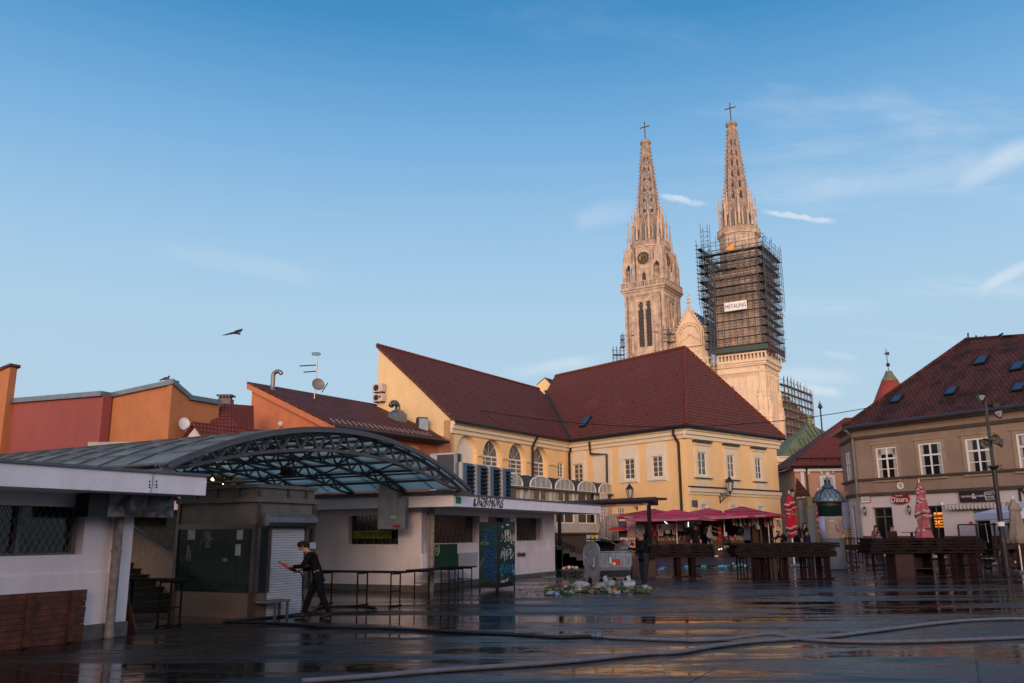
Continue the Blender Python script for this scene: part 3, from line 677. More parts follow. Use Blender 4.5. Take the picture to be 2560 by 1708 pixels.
 # ducts by the gable
 q=pr(c(3,1590,770));f2=Fr(q,az,1);T3=thing('duct_unit','sheet metal duct box with a bent flexible hose outlet on the brown roof','ventilation duct',q)
 zb=q.z-.6;mb=MB();mb.fb(f2,-.42,.46,-.4,.4,zb,q.z+.35);mb.build('box',m_steel,T3)
 mb=MB();a_=[f2.P(-.42,-.4,q.z+.35),f2.P(.46,-.4,q.z+.35),f2.P(.46,.4,q.z+.35),f2.P(-.42,.4,q.z+.35)];b_=[f2.P(-.22,-.2,q.z+.6),f2.P(.22,-.2,q.z+.6),f2.P(.22,.2,q.z+.6),f2.P(-.22,.2,q.z+.6)]
 mb.add(a_+b_,[(0,1,5,4),(1,2,6,5),(2,3,7,6),(3,0,4,7),(4,5,6,7)]);mb.build('hood',m_steel,T3)
 pts=[f2.P(0,0,q.z+.55),f2.P(.03,0,q.z+.78)]+[f2.P(.03-.32*(1-cos(t)),0,q.z+.78+.26*sin(t))for t in[pi*i/7 for i in range(1,6)]]+[f2.P(-.75,.15,q.z+.8)]
 mb=MB()
 for i in range(len(pts)-1):mb.tube([pts[i],pts[i].lerp(pts[i+1],.93),pts[i+1]],[.17,.18,.155],12,False)
 mb.build('hose',m_fl,T3)
 q=pr(c(3,1760,825));f3=Fr(q,az-60,-1);mb=MB();pts=[(0,-.5),(0,.35),(.1,.48),(.25,.52),(.5,.5),(.6,.4),(.62,-.5)]
 mb.prism([f3.P(-u,0,q.z+z)for u,z in pts],f3.n*-.6);mb.build
 single(mb.build('vent_cowl',m_steel),'curved grey metal vent cowl at the roof edge by the yellow gable','vent cowl')
 return T
orange()
def ac_units():
 fr=Fr(YG.P(Y_uA-.15,.0,0),YG.az,-1)
 for i,(y0,y1)in enumerate(((435,520),(528,608))):
  u0,z1=YG.px(c(3,1465,y0),.3);u1,z0=YG.px(c(3,1372,y1),.3);u0,u1=min(u0,u1),max(u0,u1)
  T=thing('air_conditioner',['upper of the two white air conditioner boxes on the yellow gable edge','lower of the two white air conditioner boxes, with a red sticker'][i],'air conditioner',YG.P((u0+u1)/2,.1,z0),'air conditioners on the gable')
  mb=MB();mb.fb(YG,u0,u1,.06,.42,z0,z1);mb.build('casing',M('ac_casing',(.55,.48,.42),.5),T)
  cu=u0+(u1-u0)*.62;r=(z1-z0)*.4;mb=MB();mb.prism([YG.P(cu+r*cos(t),.42,(z0+z1)/2+r*sin(t))for t in[2*pi*k/16 for k in range(16)]],YG.n*.02);mb.build('fan',m_black,T)
  if i:MB().fb(YG,u0+.12,u0+.3,.42,.43,z1-.28,z1-.12).build('sticker',m_red,T)
  MB().fb(YG,u0+.1,u0+.16,-.0,.4,z0-.06,z0).fb(YG,u1-.16,u1-.1,-.0,.4,z0-.06,z0).build('bracket',m_black,T)
ac_units()
# ------------------------------------------------------------------ red and orange houses at the left
def leftback():
 p0=atY(c(1,1580,600),40.0);p0.z=0;A=Fr(p0,-66,-1);B=Fr(p0,25,1);z0=0
 low=lambda q:Vector((q.x,q.y,z0))
 T=thing('orange_house','amber orange house with a zinc edged roof, beside the red wall','house',p0)
 a=pxwall(A,1,[(1580,450),(990,575)]);mb=MB();back=-A.n*.5
 mb.prism([low(a[0]),a[0],a[1],low(a[1])],back)
 b=pxwall(B,1,[(1580,450),(1740,588),(2012,632)]);mb.prism([low(b[0]),b[0],b[1],b[2],low(b[2])],-B.n*.3)
 mb.build('wall',m_orange2,T)
 mb=MB()
 for q in((a[0],a[1]),(b[0],b[1]),(b[1],b[2])):
  fr=A if q[0]is a[0]else B;up=Vector((0,0,.22));ex=(q[0]-q[1]).normalized()*.12
  mb.prism([q[0]+fr.n*.18+ex,q[1]+fr.n*.18,q[1]+fr.n*.18+up,q[0]+fr.n*.18+up+ex],-fr.n*.5)
 mb.build('roof_edge',m_zinc,T)
 T=thing('red_house','plain brick red stucco wall of a house under a zinc roof edge','house',low(a[1]))
 off=.6;A2=Fr(A.P(0,off,0),-66,-1)
 r=pxwall(A2,1,[(985,562),(950,553),(85,622)]);mb=MB();mb.prism([low(r[1]),r[1],r[2],low(r[2])],back)
 mb.build('wall',m_redw,T)
 mb=MB();up=Vector((0,0,.24));mb.prism([r[1]+A.n*.18,r[2]+A.n*.18,r[2]+A.n*.18+up,r[1]+A.n*.18+up],-A.n*.6);mb.build('roof_edge',m_zinc,T)
 T=thing('ochre_house','narrow strip of an ochre house wall at the left picture edge','house',low(r[2]))
 A3=Fr(A2.P(0,.4,0),-66,-1);q=pxwall(A3,1,[(48,560),(88,285),(-260,430),(-260,1000)]);lo=pxwall(A3,1,[(52,622)])
 mb=MB();mb.prism([low(lo[0]),Vector((lo[0].x,lo[0].y,q[1].z)),q[2],low(q[2])],-A.n*.4);mb.build('wall',m_orange2,T)
 mb=MB();t_=Vector((lo[0].x,lo[0].y,q[1].z));ex=(t_-q[2]).normalized();mb.prism([t_+ex*.1+A.n*.1,q[2]+A.n*.1,q[2]+A.n*.1+Vector((0,0,.15)),t_+ex*.1+A.n*.1+Vector((0,0,.15))],-A.n*.6);mb.build('roof',m_tileo,T)
 # pigeon
 q=a[0].lerp(a[1],.1)+Vector((0,0,.25));T=thing('pigeon','small dark pigeon perched on the zinc roof edge','bird',q)
 mb=MB();mb.sm=True;mb.blob(q+Vector((0,0,.12)),(.16,.08,.085),8,6);mb.blob(q+Vector((.12,0,.22)),.05,7,5);mb.tube([q+Vector((-.1,0,.11)),q+Vector((-.30,0,.03))],[.06,.03],5);mb.tube([q+Vector((.16,0,.22)),q+Vector((.2,0,.215))],[.015,.004],4)
 mb.tube([q+Vector((.02,.03,.06)),q+Vector((.02,.03,-.03))],.01,4);mb.tube([q+Vector((.02,-.03,.06)),q+Vector((.02,-.03,-.03))],.01,4);mb.build('body',M('pigeon_grey',(.05,.05,.06),.7),T)
 # white dish on the orange wall
 u_,z_=B.px(c(1,1630,815));T2=thing('satellite_dish','white satellite dish on the amber wall','satellite dish',B.P(u_,.1,z_))
 dc=B.P(u_,.4,z_);Md=Vector((.55,-.8,.25)).normalized().to_track_quat('Z','Y').to_matrix().to_4x4();mb=MB();mb.sm=True
 mb.lathe([(.01,0),(.17,.02),(.29,.06),(.30,.07),(.29,.05),(.17,.0),(.01,-.02)],dc,18,Md@Matrix.Diagonal((.85,1.05,1,1)));mb.build('dish',M('white_dish',(.6,.6,.62),.4),T2)
 MB().tube([dc+Vector((0,0,-.1)),B.P(u_+.3,.05,z_-.2)],.03,5).tube([dc+Vector((0,0,-.28)),dc+Vector((.42,-.3,-.15))],.018,5).build('arm',m_fl2,T2)
 # tiled roof behind with a white gabled dormer
 T3=thing('tiled_house','house with a bright red tiled roof and white gabled dormer between the orange houses','house',(p0.x+4,47,0))
 e=[atY(c(1,*p),Y)for p,Y in(((1800,1000),40.6),((2330,1010),42.6),((2330,640),46),((2035,618),43.6))]
 roofpart('roof',T3,e,.15,m_tilep)
 mb=MB();mb.prism([(e[0].x,e[0].y+.5,0),(e[1].x,e[1].y+.5,0),(e[1].x,e[1].y+.5,e[1].z-.2),(e[0].x,e[0].y+.5,e[0].z-.2)],(0,6,0));mb.build('wall',m_orange,T3)
 d=[atY(c(1,*p),39.9)for p in((1715,935),(1805,822),(1882,935))];mb=MB();lowd=Vector((0,0,-2));mb.prism([d[0]+lowd,d[2]+lowd,d[2],d[1],d[0]],(1.8,3,0));dm=mb.build('dormer',M('white_plaster',(.6,.56,.55),.8),T3)
 mb=MB();s=Vector((2.2,3.4,0));up=Vector((0,0,.14))
 mb.prism([d[1]+up*1.2-s*.06,d[2]+(d[2]-d[1])*.12+up-s*.06,d[2]+(d[2]-d[1])*.12+up+s,d[1]+up*1.2+s],(0,0,-.12));mb.prism([d[1]+up*1.2-s*.06,d[0]+(d[0]-d[1])*.1+up-s*.06,d[0]+(d[0]-d[1])*.1+up+s,d[1]+up*1.2+s],(0,0,-.12));mb.build('roof',m_tilep,dm)
 ch=atY(c(1,2055,600),46);mb=MB();mb.box(ch.x-.35,ch.x+.35,ch.y,ch.y+.6,ch.z-.4,ch.z+.15)
 for i in range(4):mb.box(ch.x-.3+i*.17,ch.x-.22+i*.17,ch.y+.0,ch.y+.5,ch.z+.15,ch.z+.3)
 mb.box(ch.x-.42,ch.x+.42,ch.y-.06,ch.y+.66,ch.z+.3,ch.z+.38);mb.build('chimney',m_conc,T3)
 return T
m_fl2=M('dull_steel',(.2,.2,.2),.5,metal=.5)
pigeon_T=leftback()
# ------------------------------------------------------------------ brown building at the right with the shops
def shops():
 O=atY(c(7,812,450),48.0);O.z=0;DF=Fr(O,149.5,1);DL=Fr(O,10,-1);Z0=.55
 T=thing('brown_building','brown stucco corner building with white shop fronts below and old red tiled roof','building',(O.x,O.y,.6))
 ez=DF.px(c(8,700,975),.35)[1];zb=DF.px(c(7,900,490))[1];zm=DF.px(c(7,830,372))[1]
 U1=26;uL=3.4
 W=[DF.rect(7,*q)for q in((985,68,1150,350),(1375,30,1568,328),(1805,-5,2010,302),(2275,-40,2480,280))]
 zt=sum(q[3]for q in W)/4;zz=sum(q[2]for q in W)/4;W=[(q[0],q[0]+1.28,zz,zt)for q in W]
 for k in range(3):W.append((W[3][0]+2.6*(k+1),W[3][0]+2.6*(k+1)+1.28,zz,zt))
 doors=[DF.rect(7,952,622,1162,890),DF.rect(7,1445,606,1625,885),DF.rect(7,1880,640,2065,960)]
 doors=[(q[0],q[1],Z0+.1,q[3])for q in doors]
 mb=wall(MB(),DF,0,U1,zb,ez-.05,W,.22);WL=DL.rect(7,710,105,775,385);WL=(WL[0],WL[1],zz,zt)
 wall(mb,DL,0,uL,zb,ez-.05,[WL],.22)
 mb.prism([DL.P(uL,0,Z0),DL.P(uL,-9,Z0),DF.P(U1,-9,Z0),DF.P(U1,-.6,Z0),DF.P(.6,-.6,Z0),DL.P(uL,-.55,Z0)],(0,0,ez-Z0-.1))
 mb.build('upper_wall',m_brown,T)
 mb=wall(MB(),DF,0,U1,Z0,zb-.15,doors,.3);wd=DL.rect(7,752,612,812,880)
 wall(mb,DL,0,uL,Z0,zb-.15,[(.9,1.7,.7,wd[3])],.3);mb.build('shop_wall',m_shop,T)
 mb=MB() # plinth
 hp=DF.px(c(7,1000,882))[1];last=.0
 for a,b in((0,doors[0][0]),(doors[0][1],doors[1][0]),(doors[1][1],doors[2][0]),(doors[2][1],U1)):mb.fb(DF,a,b,.0,.05,Z0-.3,hp)
 mb.build('plinth',m_redpl,T)
 mb=MB() # belts
 for fr,a,b in((DF,-.0,U1),(DL,.0,uL)):
  mb.fb(fr,a,b,.0,.16,zb-.15,zb);mb.fb(fr,a,b,.0,.12,zm-.05,zm+.06);mb.fb(fr,a,b,.0,.08,zt+.55,zt+.72)
 mb.build('string_courses',M('dark_moulding',(.07,.05,.04),.8,var=.3),T)
 mb=MB()
 for fr,a,b in((DF,-.2,U1),(DL,.0,uL)):mb.fb(fr,a,b,.0,.3,ez-.28,ez-.02)
 mb.build('cornice',m_brownt,T)
 mb=MB()
 for a,b,p,q in W:
  for s0,s1 in((a-.17,a),(b,b+.17)):mb.fb(DF,s0,s1,.0,.04,p-.05,q+.17)
  mb.fb(DF,a,b,.0,.039,q,q+.17);mb.fb(DF,a-.25,b+.25,.0,.08,q+.17,q+.25);mb.fb(DF,a-.2,b+.2,.0,.1,p-.13,p-.05)
 mb.build('window_surrounds',m_brownt,T)
 for i,q in enumerate(W):window(T,DF,*q,v=-.03,cols=2,rows=2,tz=.64,bars=(.32,),fw=.085,sub=.04,mg=m_glassd,curtain=[.16,.13,.2,.1][i%4])
 for i in(0,3):
  a,b,p,q=W[i];MB().fb(DF,a+.09,b-.09,-.038,-.034,q-.38-.15*i/3,q-.06).build('roller_blind',M('blind_beige',(.45,.42,.38),.8),T)
 window(T,DL,*WL,v=-.03,cols=2,rows=2,tz=.64,bars=(.32,),fw=.085,mg=m_glass)
 # shop doors
 for i,q in enumerate(doors[:2]):
  window(T,DF,*q,v=-.22,cols=2,rows=1,tz=.80,fw=.05,mf=m_steel,mg=m_glassd,name='shop_door')
 a,b,p,q=doors[2];mb=MB();
 for i in range(9):mb.fb(DF,a,b,-.1,-.06+.02*(i%2),q-.06*(i+1),q-.06*i)
 mb.build('roller_shutter',M('grey_shutter',(.2,.2,.2),.5),T);MB().fb(DF,a,b,-.29,-.27,p,q).build('dark_doorway',m_glassd,T)
 window(T,DL,.9,1.7,.7,wd[3],v=-.1,cols=1,rows=1,fw=.06,mf=m_shop)
 # lit bakery display
 r=DF.rect(7,1498,668,1608,800);mb=MB();v0=-.205
 mgl=M('lit_bread_display',(1.0,.33,.03),.6,emit=1.1,var=0);mbrd=M('bread_loaf',(.30,.09,.02),.6,var=.5,vs=12)
 mb.mi=0;mb.fb(DF,r[0],r[1],v0-.01,v0,r[2]+.0,r[3])
 mb.mi=1
 for z in range(5):
  zz_=r[2]+.03+(r[3]-r[2])*z/5;mb.fb(DF,r[0],r[1],v0,v0+.02,zz_,zz_+.03)
  for k in range(6):
   if z<4 and random.random()<.85:mb.blob(DF.P(r[0]+.06+(r[1]-r[0])*k/6,v0+.01,zz_+.07),(.07,.03,.045),6,4)
 mb.build('display_shelf',[mgl,mbrd],T)
 # eaves, roof
 eC=DF.P(-.1,.45,ez);eC=atY(c(8,690,978),(DF.P(0,.45,0)).y);eR=DF.P(U1,.45,eC.z);eL=DL.P(uL+.5,.35,eC.z)
 pk=DF.px((2417,848),-5.2);P=DF.P(pk[0],-5.2,pk[1]);rr=DF.px((2560,839),-5.2);R_=DF.P(rr[0],-5.2,rr[1]);R2=R_+(R_-P).normalized()*8;eR=DF.P(R2.dot(DF.d)-DF.o.dot(DF.d),.45,eC.z)
 roofpart('roof',T,[eL,eC,P],.15,m_tiled);roofpart('roof',T,[eC,eR,R2,P],.15,m_tiled)
 bk=DF.P(DF.P(0,0,0).dot(DF.d)*0+8,-12,eC.z);roofpart('roof',T,[eL,P,R2,DF.P(U1,-11,eC.z)],.15,m_tiled)
 mb=MB();mb.tube([eL+Vector((0,0,-.1)),eC+Vector((0,0,-.1)),eR+Vector((0,0,-.1))],.1,8);mb.build('gutter',M('grey_gutter',(.07,.07,.08),.4,metal=.4),T)
 MB().tube([eC+Vector((0,0,-.15)),eC+DF.d*.15-DF.n*.1+Vector((0,0,-.3)),DF.P(.12,.1,ez-.75),DF.P(.12,.1,.8)],.07,8).build('downpipe',m_fl2,T)
 mb=MB();nn=(eR-eC).cross(P-eC).normalized();nn=nn if nn.z>0 else-nn
 mb.tube(plant_line(eC,P,12),.12,6);mb.tube(plant_line(P,R2,8),.1,6);mb.build('ridge_tiles',m_tiled,T)
 mb=MB()
 for x,y,x2,y2 in((1838,180,1836,120),(1912,172,1910,142),(1998,165,1994,142),(2095,160,2158,122),(2150,158,2240,145),(1820,185,1920,178),(1920,176,2000,166)):
  mb.tube([DF.P(*[DF.px(c(8,x,y),-5.1)[0]],-5.1,DF.px(c(8,x,y),-5.1)[1]),DF.P(DF.px(c(8,x2,y2),-5.1)[0],-5.1,DF.px(c(8,x2,y2),-5.1)[1])],.05,4)
 mb.build('broken_ridge_battens',m_gut,T)
 for x,y in((1188,735),(1690,662),(1965,380),(2300,432),(2310,625)):
  d_=ray(*c(8,x,y));q=Vector((0,0,EYE))+d_*((eC-Vector((0,0,EYE))).dot(nn)/d_.dot(nn));u_=DF.d;s_=nn.cross(u_).normalized();s_=s_ if s_.z>0 else-s_
  sz=.8 if y>500 else .9;L4=[q+u_*a_*.34*sz+s_*b_*.42*sz for a_,b_ in((-1,-1),(1,-1),(1,1),(-1,1))]
  sk=MB().prism(L4,nn*.12).build('skylight',m_gut,T);MB().prism([p+nn*.122+(q-p)*.15 for p in L4],nn*.01).build('pane',MATS['sky_glass'],sk)
  # round vent and cable on the belt
 u_,z_=DF.px(c(7,1220,422));mb=MB();mb.lathe([(.19,0),(.19,.05),(.14,.05),(.14,.0)],DF.P(u_,.02,z_),16,DF.n.to_track_quat('Z','Y').to_matrix().to_4x4());mb.build('round_vent',m_frame,T)
 return T,DF,DL,doors
DT,DF,DL,D_doors=shops()
# ------------------------------------------------------------------ cathedral
def cathedral():
 L0=atY((1621,530),209.0);L0.z=0;R0_=atY((1843,530),199.0);R0_.z=0
 az=122.5
 T=thing('cathedral','pale stone twin towered gothic cathedral with openwork spires, rising behind the yellow building','cathedral',((L0.x+R0_.x)/2,204,.7))
 S=10.4
 def oct_(r,z,o,k=0):return[Vector((o.x+r*cos(radians(k+22.5+45*i)),o.y+r*sin(radians(k+22.5+45*i)),z))for i in range(8)]
 def tower(o,lab,is_left):
  fr=Fr(o,az,1);fr2=Fr(o,az+90,1);fr2=Fr(o,az-90,1)
  # frames of the two faces one can see: front (towards the square) and right flank
  F1=Fr(fr.P(0,S/2,0),az,1) # u to the right along the front
  F2=Fr(fr.P(S/2,0,0),az-90,1) # u goes away along the right flank
  F3=Fr(fr.P(0,-S/2,0),az,-1);F4=Fr(fr.P(-S/2,0,0),az-90,-1)
  kk=-(az-90)
  zb=61.2
  st=m_stone if is_left else m_stone
  sh=MB();z_lo=0;z_hi=zb
  h=S/2
  if is_left:
  # shaft with lancet windows let into panels
   for F_ in(F1,F2):
    holes=[(-1.75,-.25,46.2,57.6),(.25,1.75,46.2,57.6)]
    wall(sh,F_,-h,h,38,zb,holes,.9,back=1.2)
   for F_ in(F3,F4):sh.fb(F_,-h,h,-1.2,0,38,zb)
   sh.fb(fr,-h,h,-h,h,0,38)
   body=sh.build('tower_shaft',st,T)
   mb=MB();gl=MB()
   for F_ in(F1,F2):
    for a,b in((-1.75,-.25),(.25,1.75)):
     n=8;r=.75;cu=(a+b)/2
     for sg in(-1,1): # pointed head filling the square top
      pts=[(cu,57.6),(cu+sg*r,57.6),(cu+sg*r,56.0)]+[(cu+sg*r*cos(t)**.8,56.0+1.55*sin(t))for t in(.3,.6,.9,1.2,1.5)]
      mb.prism([F_.P(u,-.25,z)for u,z in pts],F_.n*-.4)
     for z in(55.6,):mb.fb(F_,cu-r,cu-r+.3,-.6,-.3,z,z+.9);mb.fb(F_,cu+r-.3,cu+r,-.6,-.3,z,z+.9)
     for i in range(12):gl.fb(F_,a,b,-.8,-.45,46.3+i*.9,46.3+i*.9+.82)
     # panel ribs
    for u in(-h,-4.1,-2.35,2.15,3.95,h-.55):
     mb.fb(F_,u,u+(.55 if abs(u)>5 or u>4.5 else .22),.0,.16,39,59.4)
    for u,in((-3.2,),(3.05,)): # blind arches in the side panels
     for sg in(-1,1):
      pts=[F_.P(u+sg*.75*cos(t),.08,57.6+1.1*sin(t))for t in[i*pi/12 for i in range(7)]]
      mb.tube(pts,.11,4)
      mb.tube([F_.P(u+sg*.75,.08,57.6),F_.P(u+sg*.75,.08,47)],.08,4)
    for i in range(16): # hanging arcade under the balcony
     u=-h+.8+i*(S-1.6)/15;mb.tube([F_.P(u-.3,.12,59.4),F_.P(u,.12,58.8),F_.P(u+.3,.12,59.4)],.09,4);mb.blob(F_.P(u,.1,58.5),.13,5,4)
    mb.fb(F_,-h,h,0,.2,59.4,59.8)
   mb.build('tracery',st,body);gl.build('louvres',M('dark_louvre',(.05,.045,.04),.7),body)
   for F_ in(F1,F2):
    for u in(-3.2,3.05):
     mb=MB();mb.lathe([(.05,52.4),(.22,50.6),(.3,50.4),(.5,49.6),(.42,49.4),(.1,49.3)],F_.P(u,.4,0),6);mb.lathe([(.1,48.9),(.24,48.7),(.3,48.0),(.42,47.2),(.36,45.6),(.5,45.3),(.45,44.9),(.12,44.1)],F_.P(u,.42,0),8);mb.blob(F_.P(u,.42,48.8),.22,6,5)
     mb.build('statue_niche',st,T)
  else:
   sh.fb(fr,-h,h,-h,h,0,zb)
   body=sh.build('tower_shaft',st,T)
   # square balcony
  mb=MB()
  zc=59.8
  for e,a,b in((.25,zc,zc+.5),(.5,zc+.5,zc+1.0),(.8,zc+1.0,zc+1.5)):mb.fb(fr,-h-e,h+e,-h-e,h+e,a,b)
  q=h+.65
  for F_,hw in((Fr(fr.P(0,q,0),az,1),q),(Fr(fr.P(q,0,0),az-90,1),q),(Fr(fr.P(0,-q,0),az,-1),q),(Fr(fr.P(-q,0,0),az-90,-1),q)):
   mb.fb(F_,-hw,hw,-.25,0,zc+1.5,zc+1.7);mb.fb(F_,-hw,hw,-.3,.05,zc+2.75,zc+3.0)
   n=22
   for i in range(n+1):u=-hw+.1+(2*hw-.3)*i/n;mb.fb(F_,u,u+(.14 if i%2 else .3),-.22,-.02,zc+1.7,zc+2.75)
   mb.fb(F_,-hw,hw,-.2,-.04,zc+2.15,zc+2.3)
  mb.build('square_balcony',st,T)
  ZS[0]=-1.6
  if not is_left:mb=MB();mb.prism(oct_(4.75,62.5,o,kk),(0,0,12.0));mb.build('belfry',st,T)
  if is_left:
  # octagonal belfry with clock faces
   r1=4.75;mb=MB();base=oct_(r1,62.5,o,kk);mb.prism(base,(0,0,12.0));drum=mb.build('belfry',st,T)
   mb=MB()
   for i in range(8):
    a,b=base[i],base[(i+1)%8];mid=(a+b)/2;n_=(mid-Vector((o.x,o.y,mid.z))).normalized();d_=(b-a).normalized()
    mb.prism([Vector((p.x,p.y,62.5))for p in(a-d_*.02,a+d_*.3,a+d_*.3+n_*.25,a-d_*.02+n_*.25)],(0,0,11.5))
    mb.prism([Vector((p.x,p.y,62.5))for p in(b+d_*.02,b-d_*.3,b-d_*.3+n_*.25,b+d_*.02+n_*.25)],(0,0,11.5))
    for k in range(5):
     q=a.lerp(b,(k+.5)/5)+n_*.12;q.z=68.0;mb.tube([q+d_*-.25,q+Vector((0,0,-.6)),q+d_*.25],.09,4)
   mb.build('belfry_ribs',st,drum)
   for sg,az2 in((1,az),(0,az-90)):
    n_=Vector((cos(radians(az2)),-sin(radians(az2)),0));ap=r1*cos(pi/8)
    F_=Fr(o+n_*ap,az2,1)
    ck=MB();R1=1.62;zc_=70.6
    disc=lambda r,v0,v1,n=32:ck.prism([F_.P(r*cos(2*pi*i/n),v0,zc_+r*sin(2*pi*i/n))for i in range(n)],F_.n*(v1-v0))
    disc(R1+.18,.02,.16);ck.mi=1;disc(R1,.16,.22);ck.mi=2
    for rr in(.72,1.0):ck.tube([F_.P(rr*cos(2*pi*i/24),.24,zc_+rr*sin(2*pi*i/24))for i in range(25)],.055,4)
    for i in range(12):
     t=2*pi*i/12
     ck.tube([F_.P(1.12*cos(t),.25,zc_+1.12*sin(t)),F_.P(1.52*cos(t),.25,zc_+1.52*sin(t))],.075,4)
    for t,l in((-1.05,1.35),(2.05,.55)):ck.tube([F_.P(0,.28,zc_),F_.P(l*cos(t),.28,zc_+l*sin(t))],[.09,.05],4)
    ck.build('clock',[st,m_black,M('gilt',(.45,.27,.07),.45,metal=.5)],drum)
    # lancet under the clock
    lw=MB();lw.prism([F_.P(u,.03,z)for u,z in((-.45,63.2),(.45,63.2),(.45,66.2),(.25,66.8),(0,67.1),(-.25,66.8),(-.45,66.2))],F_.n*.04);lw.build('lancet_window',m_glassd,drum)
    lw=MB();lw.tube([F_.P(u,.1,z)for u,z in((-.6,63.2),(-.6,66.2),(-.35,67.0),(0,67.5),(.35,67.0),(.6,66.2),(.6,63.2))],.12,4);lw.build('lancet_frame',st,drum)
    # corner turrets, each an open arch with a gable and pinnacles
   for cu,cv in((-1,1),(1,1),(1,-1),(-1,-1)):
    q=fr.P(cu*(h-.2),cv*(h-.2),0);mb=MB();inner=fr.P(cu*(h-2.6),cv*(h-2.6),0);dd=(q-inner).normalized();pp=Vector((-dd.y,dd.x,0))
    for s in(-1,1):
     e1=fr.P(cu*(h-.15),cv*(h-2.7),0)if s>0 else fr.P(cu*(h-2.7),cv*(h-.15),0)
     for p_ in(e1,):
      Fq=Fr(p_,az,1);mb.fb(Fq,-.32,.32,-.32,.32,62.5,68.8);mb.lathe([(.36,68.8),(.42,69.2),(.22,70.2),(.07,72.6),(.14,72.7),(.02,73.2)],(p_.x,p_.y,0),6)
      mb.fb(Fq,-.3,.3,-.3,.3,62.5,66)
      # arch + gable between corner pier and side pier
     a_,b_=Vector((q.x,q.y,0)),Vector((e1.x,e1.y,0));d_=(b_-a_);wv=d_.length;d_.normalize();m_=(a_+b_)/2
     Z=lambda p,z:Vector((p.x,p.y,z))
     nrm=Vector((-d_.y,d_.x,0))*.2
     mb.prism([Z(a_,67.4)-nrm,Z(a_,68.4)-nrm,Z(m_,71.4)-nrm,Z(b_,68.4)-nrm,Z(b_,67.4)-nrm,Z(b_.lerp(a_,.15),68.0)-nrm,Z(m_,69.3)-nrm,Z(a_.lerp(b_,.15),68.0)-nrm],nrm*2)
     mb.tube([Z(a_,67.4),Z(b_,67.4)],.12,4)
    Fq=Fr(q,az,1);mb.fb(Fq,-.42,.42,-.42,.42,62.5,69.4)
    t0=q.lerp(inner,.42);Fq=Fr(t0,az,1);mb.fb(Fq,-.95,.95,-.95,.95,69.3,72.6);mb.lathe([(1.1,72.6),(.9,73.2),(.5,74.2),(.42,76.2)],(t0.x,t0.y,0),8);mb.lathe([(.55,75.8),(.35,76.6),(.1,80.2),(.22,80.3),(.16,80.7),(.02,81.2)],(t0.x,t0.y,0),6)
    mb.lathe([(.5,69.4),(.28,70.4),(.08,73.0),(.17,73.1),(.02,73.5)],(q.x,q.y,0),6)
    mb.build('corner_turret',st,T)
    # octagonal balcony
  r2=4.9;mb=MB()
  for r,a,b in((r2-.2,72.6,73.1),(r2,73.1,73.5),(r2+.3,73.5,73.9)):mb.prism(oct_(r,a,o,kk),(0,0,b-a))
  ob=oct_(r2+.2,73.9,o,kk)
  for i in range(8):
   a,b=ob[i],ob[(i+1)%8];L_=(b-a).length;d_=(b-a)/L_
   up=Vector((0,0,1));mb.tube([a+up*.12,b+up*.12],.13,4);mb.tube([a+up*1.2,b+up*1.2],.15,4)
   for k in range(7):
    p,q=a.lerp(b,k/7),a.lerp(b,(k+1)/7);m_=(p+q)/2
    mb.tube([p+up*.1,q+up*1.15],.07,4);mb.tube([q+up*.1,p+up*1.15],.07,4);mb.tube([p+up*.1,p+up*1.2],.09,4)
  mb.build('octagonal_balcony',st,T)
  ZS[0]=0
  # spire
  sp=m_stone2 if is_left else m_stone2;base_z,top_z,rb,rt=72.3,101.0,3.75,1.02
  R_=lambda z:rb+(rt-rb)*((z-base_z)/(top_z-base_z))**.93
  rings=[72.3,80.9,83.9,86.7,89.5,92.3,95.1,97.9,101.0]
  mb=MB()
  for li in range(8):
   z0,z1=rings[li],rings[li+1]
   p0,p1=oct_(R_(z0),z0,o,kk),oct_(R_(z1),z1,o,kk)
   for i in range(8):
    A,B,Cc,D=p0[i],p0[(i+1)%8],p1[(i+1)%8],p1[i]
    X=lambda s,t:(A.lerp(B,s)).lerp(D.lerp(Cc,s),t)
    cen=Vector((o.x,o.y,0));nn=((A+B)/2-Vector((o.x,o.y,A.z))).normalized()*-.35
    if li in(0,7):
     mb.prism([A,B,Cc,D],nn)
     continue
    s0,s1=.31,.69;t0,t1,t2=.12,.70,.90
    for quad in([X(0,0),X(s0,0),X(s0,1),X(0,1)],[X(s1,0),X(1,0),X(1,1),X(s1,1)],[X(s0,0),X(s1,0),X(s1,t0),X(s0,t0)],
    [X(s0,t2),X(s1,t2),X(s1,1),X(s0,1)],[X(s0,t1),X(.5,t2),X(s0,t2)],[X(s1,t1),X(s1,t2),X(.5,t2)]):
     mb.prism(quad,nn)
    mb.tube([X(.08,t1+.05),X(.5,1.02),X(.92,t1+.05)],.1,4);mb.tube([X(0,.02),X(1,.02)],.13,4)
    if not(i%8 in()):mb.tube([X(.5,t0),X(.5,t1)],.035,3)
  for i in range(8): # ribs with crockets
   pts=[oct_(R_(z),z,o,kk)[i]for z in rings];mb.tube(pts,[.24]*4+[.2]*3+[.17]*2,5)
   z=76.5
   while z<100.5:
    q=oct_(R_(z),z,o,kk)[i];n_=(q-Vector((o.x,o.y,z))).normalized();e=.55-.25*(z-74)/27
    mb.tube([q,q+n_*e+Vector((0,0,.1)),q+n_*(e+.03)+Vector((0,0,.32))],[.16,.12,.1],4);z+=1.02
  spo=mb.build('spire',sp,T)
  mb=MB();mb.lathe([(1.05,100.9),(1.05,101.2),(1.45,101.6),(1.5,102.0),(1.3,102.3),(.5,102.6),(.2,102.9)],(o.x,o.y,0),12);mb.build('spire_cap',sp,spo)
  mb=MB();mb.tube([(o.x,o.y,102.3),(o.x,o.y,107.9)],.14,6);e=fr.d*1.4;
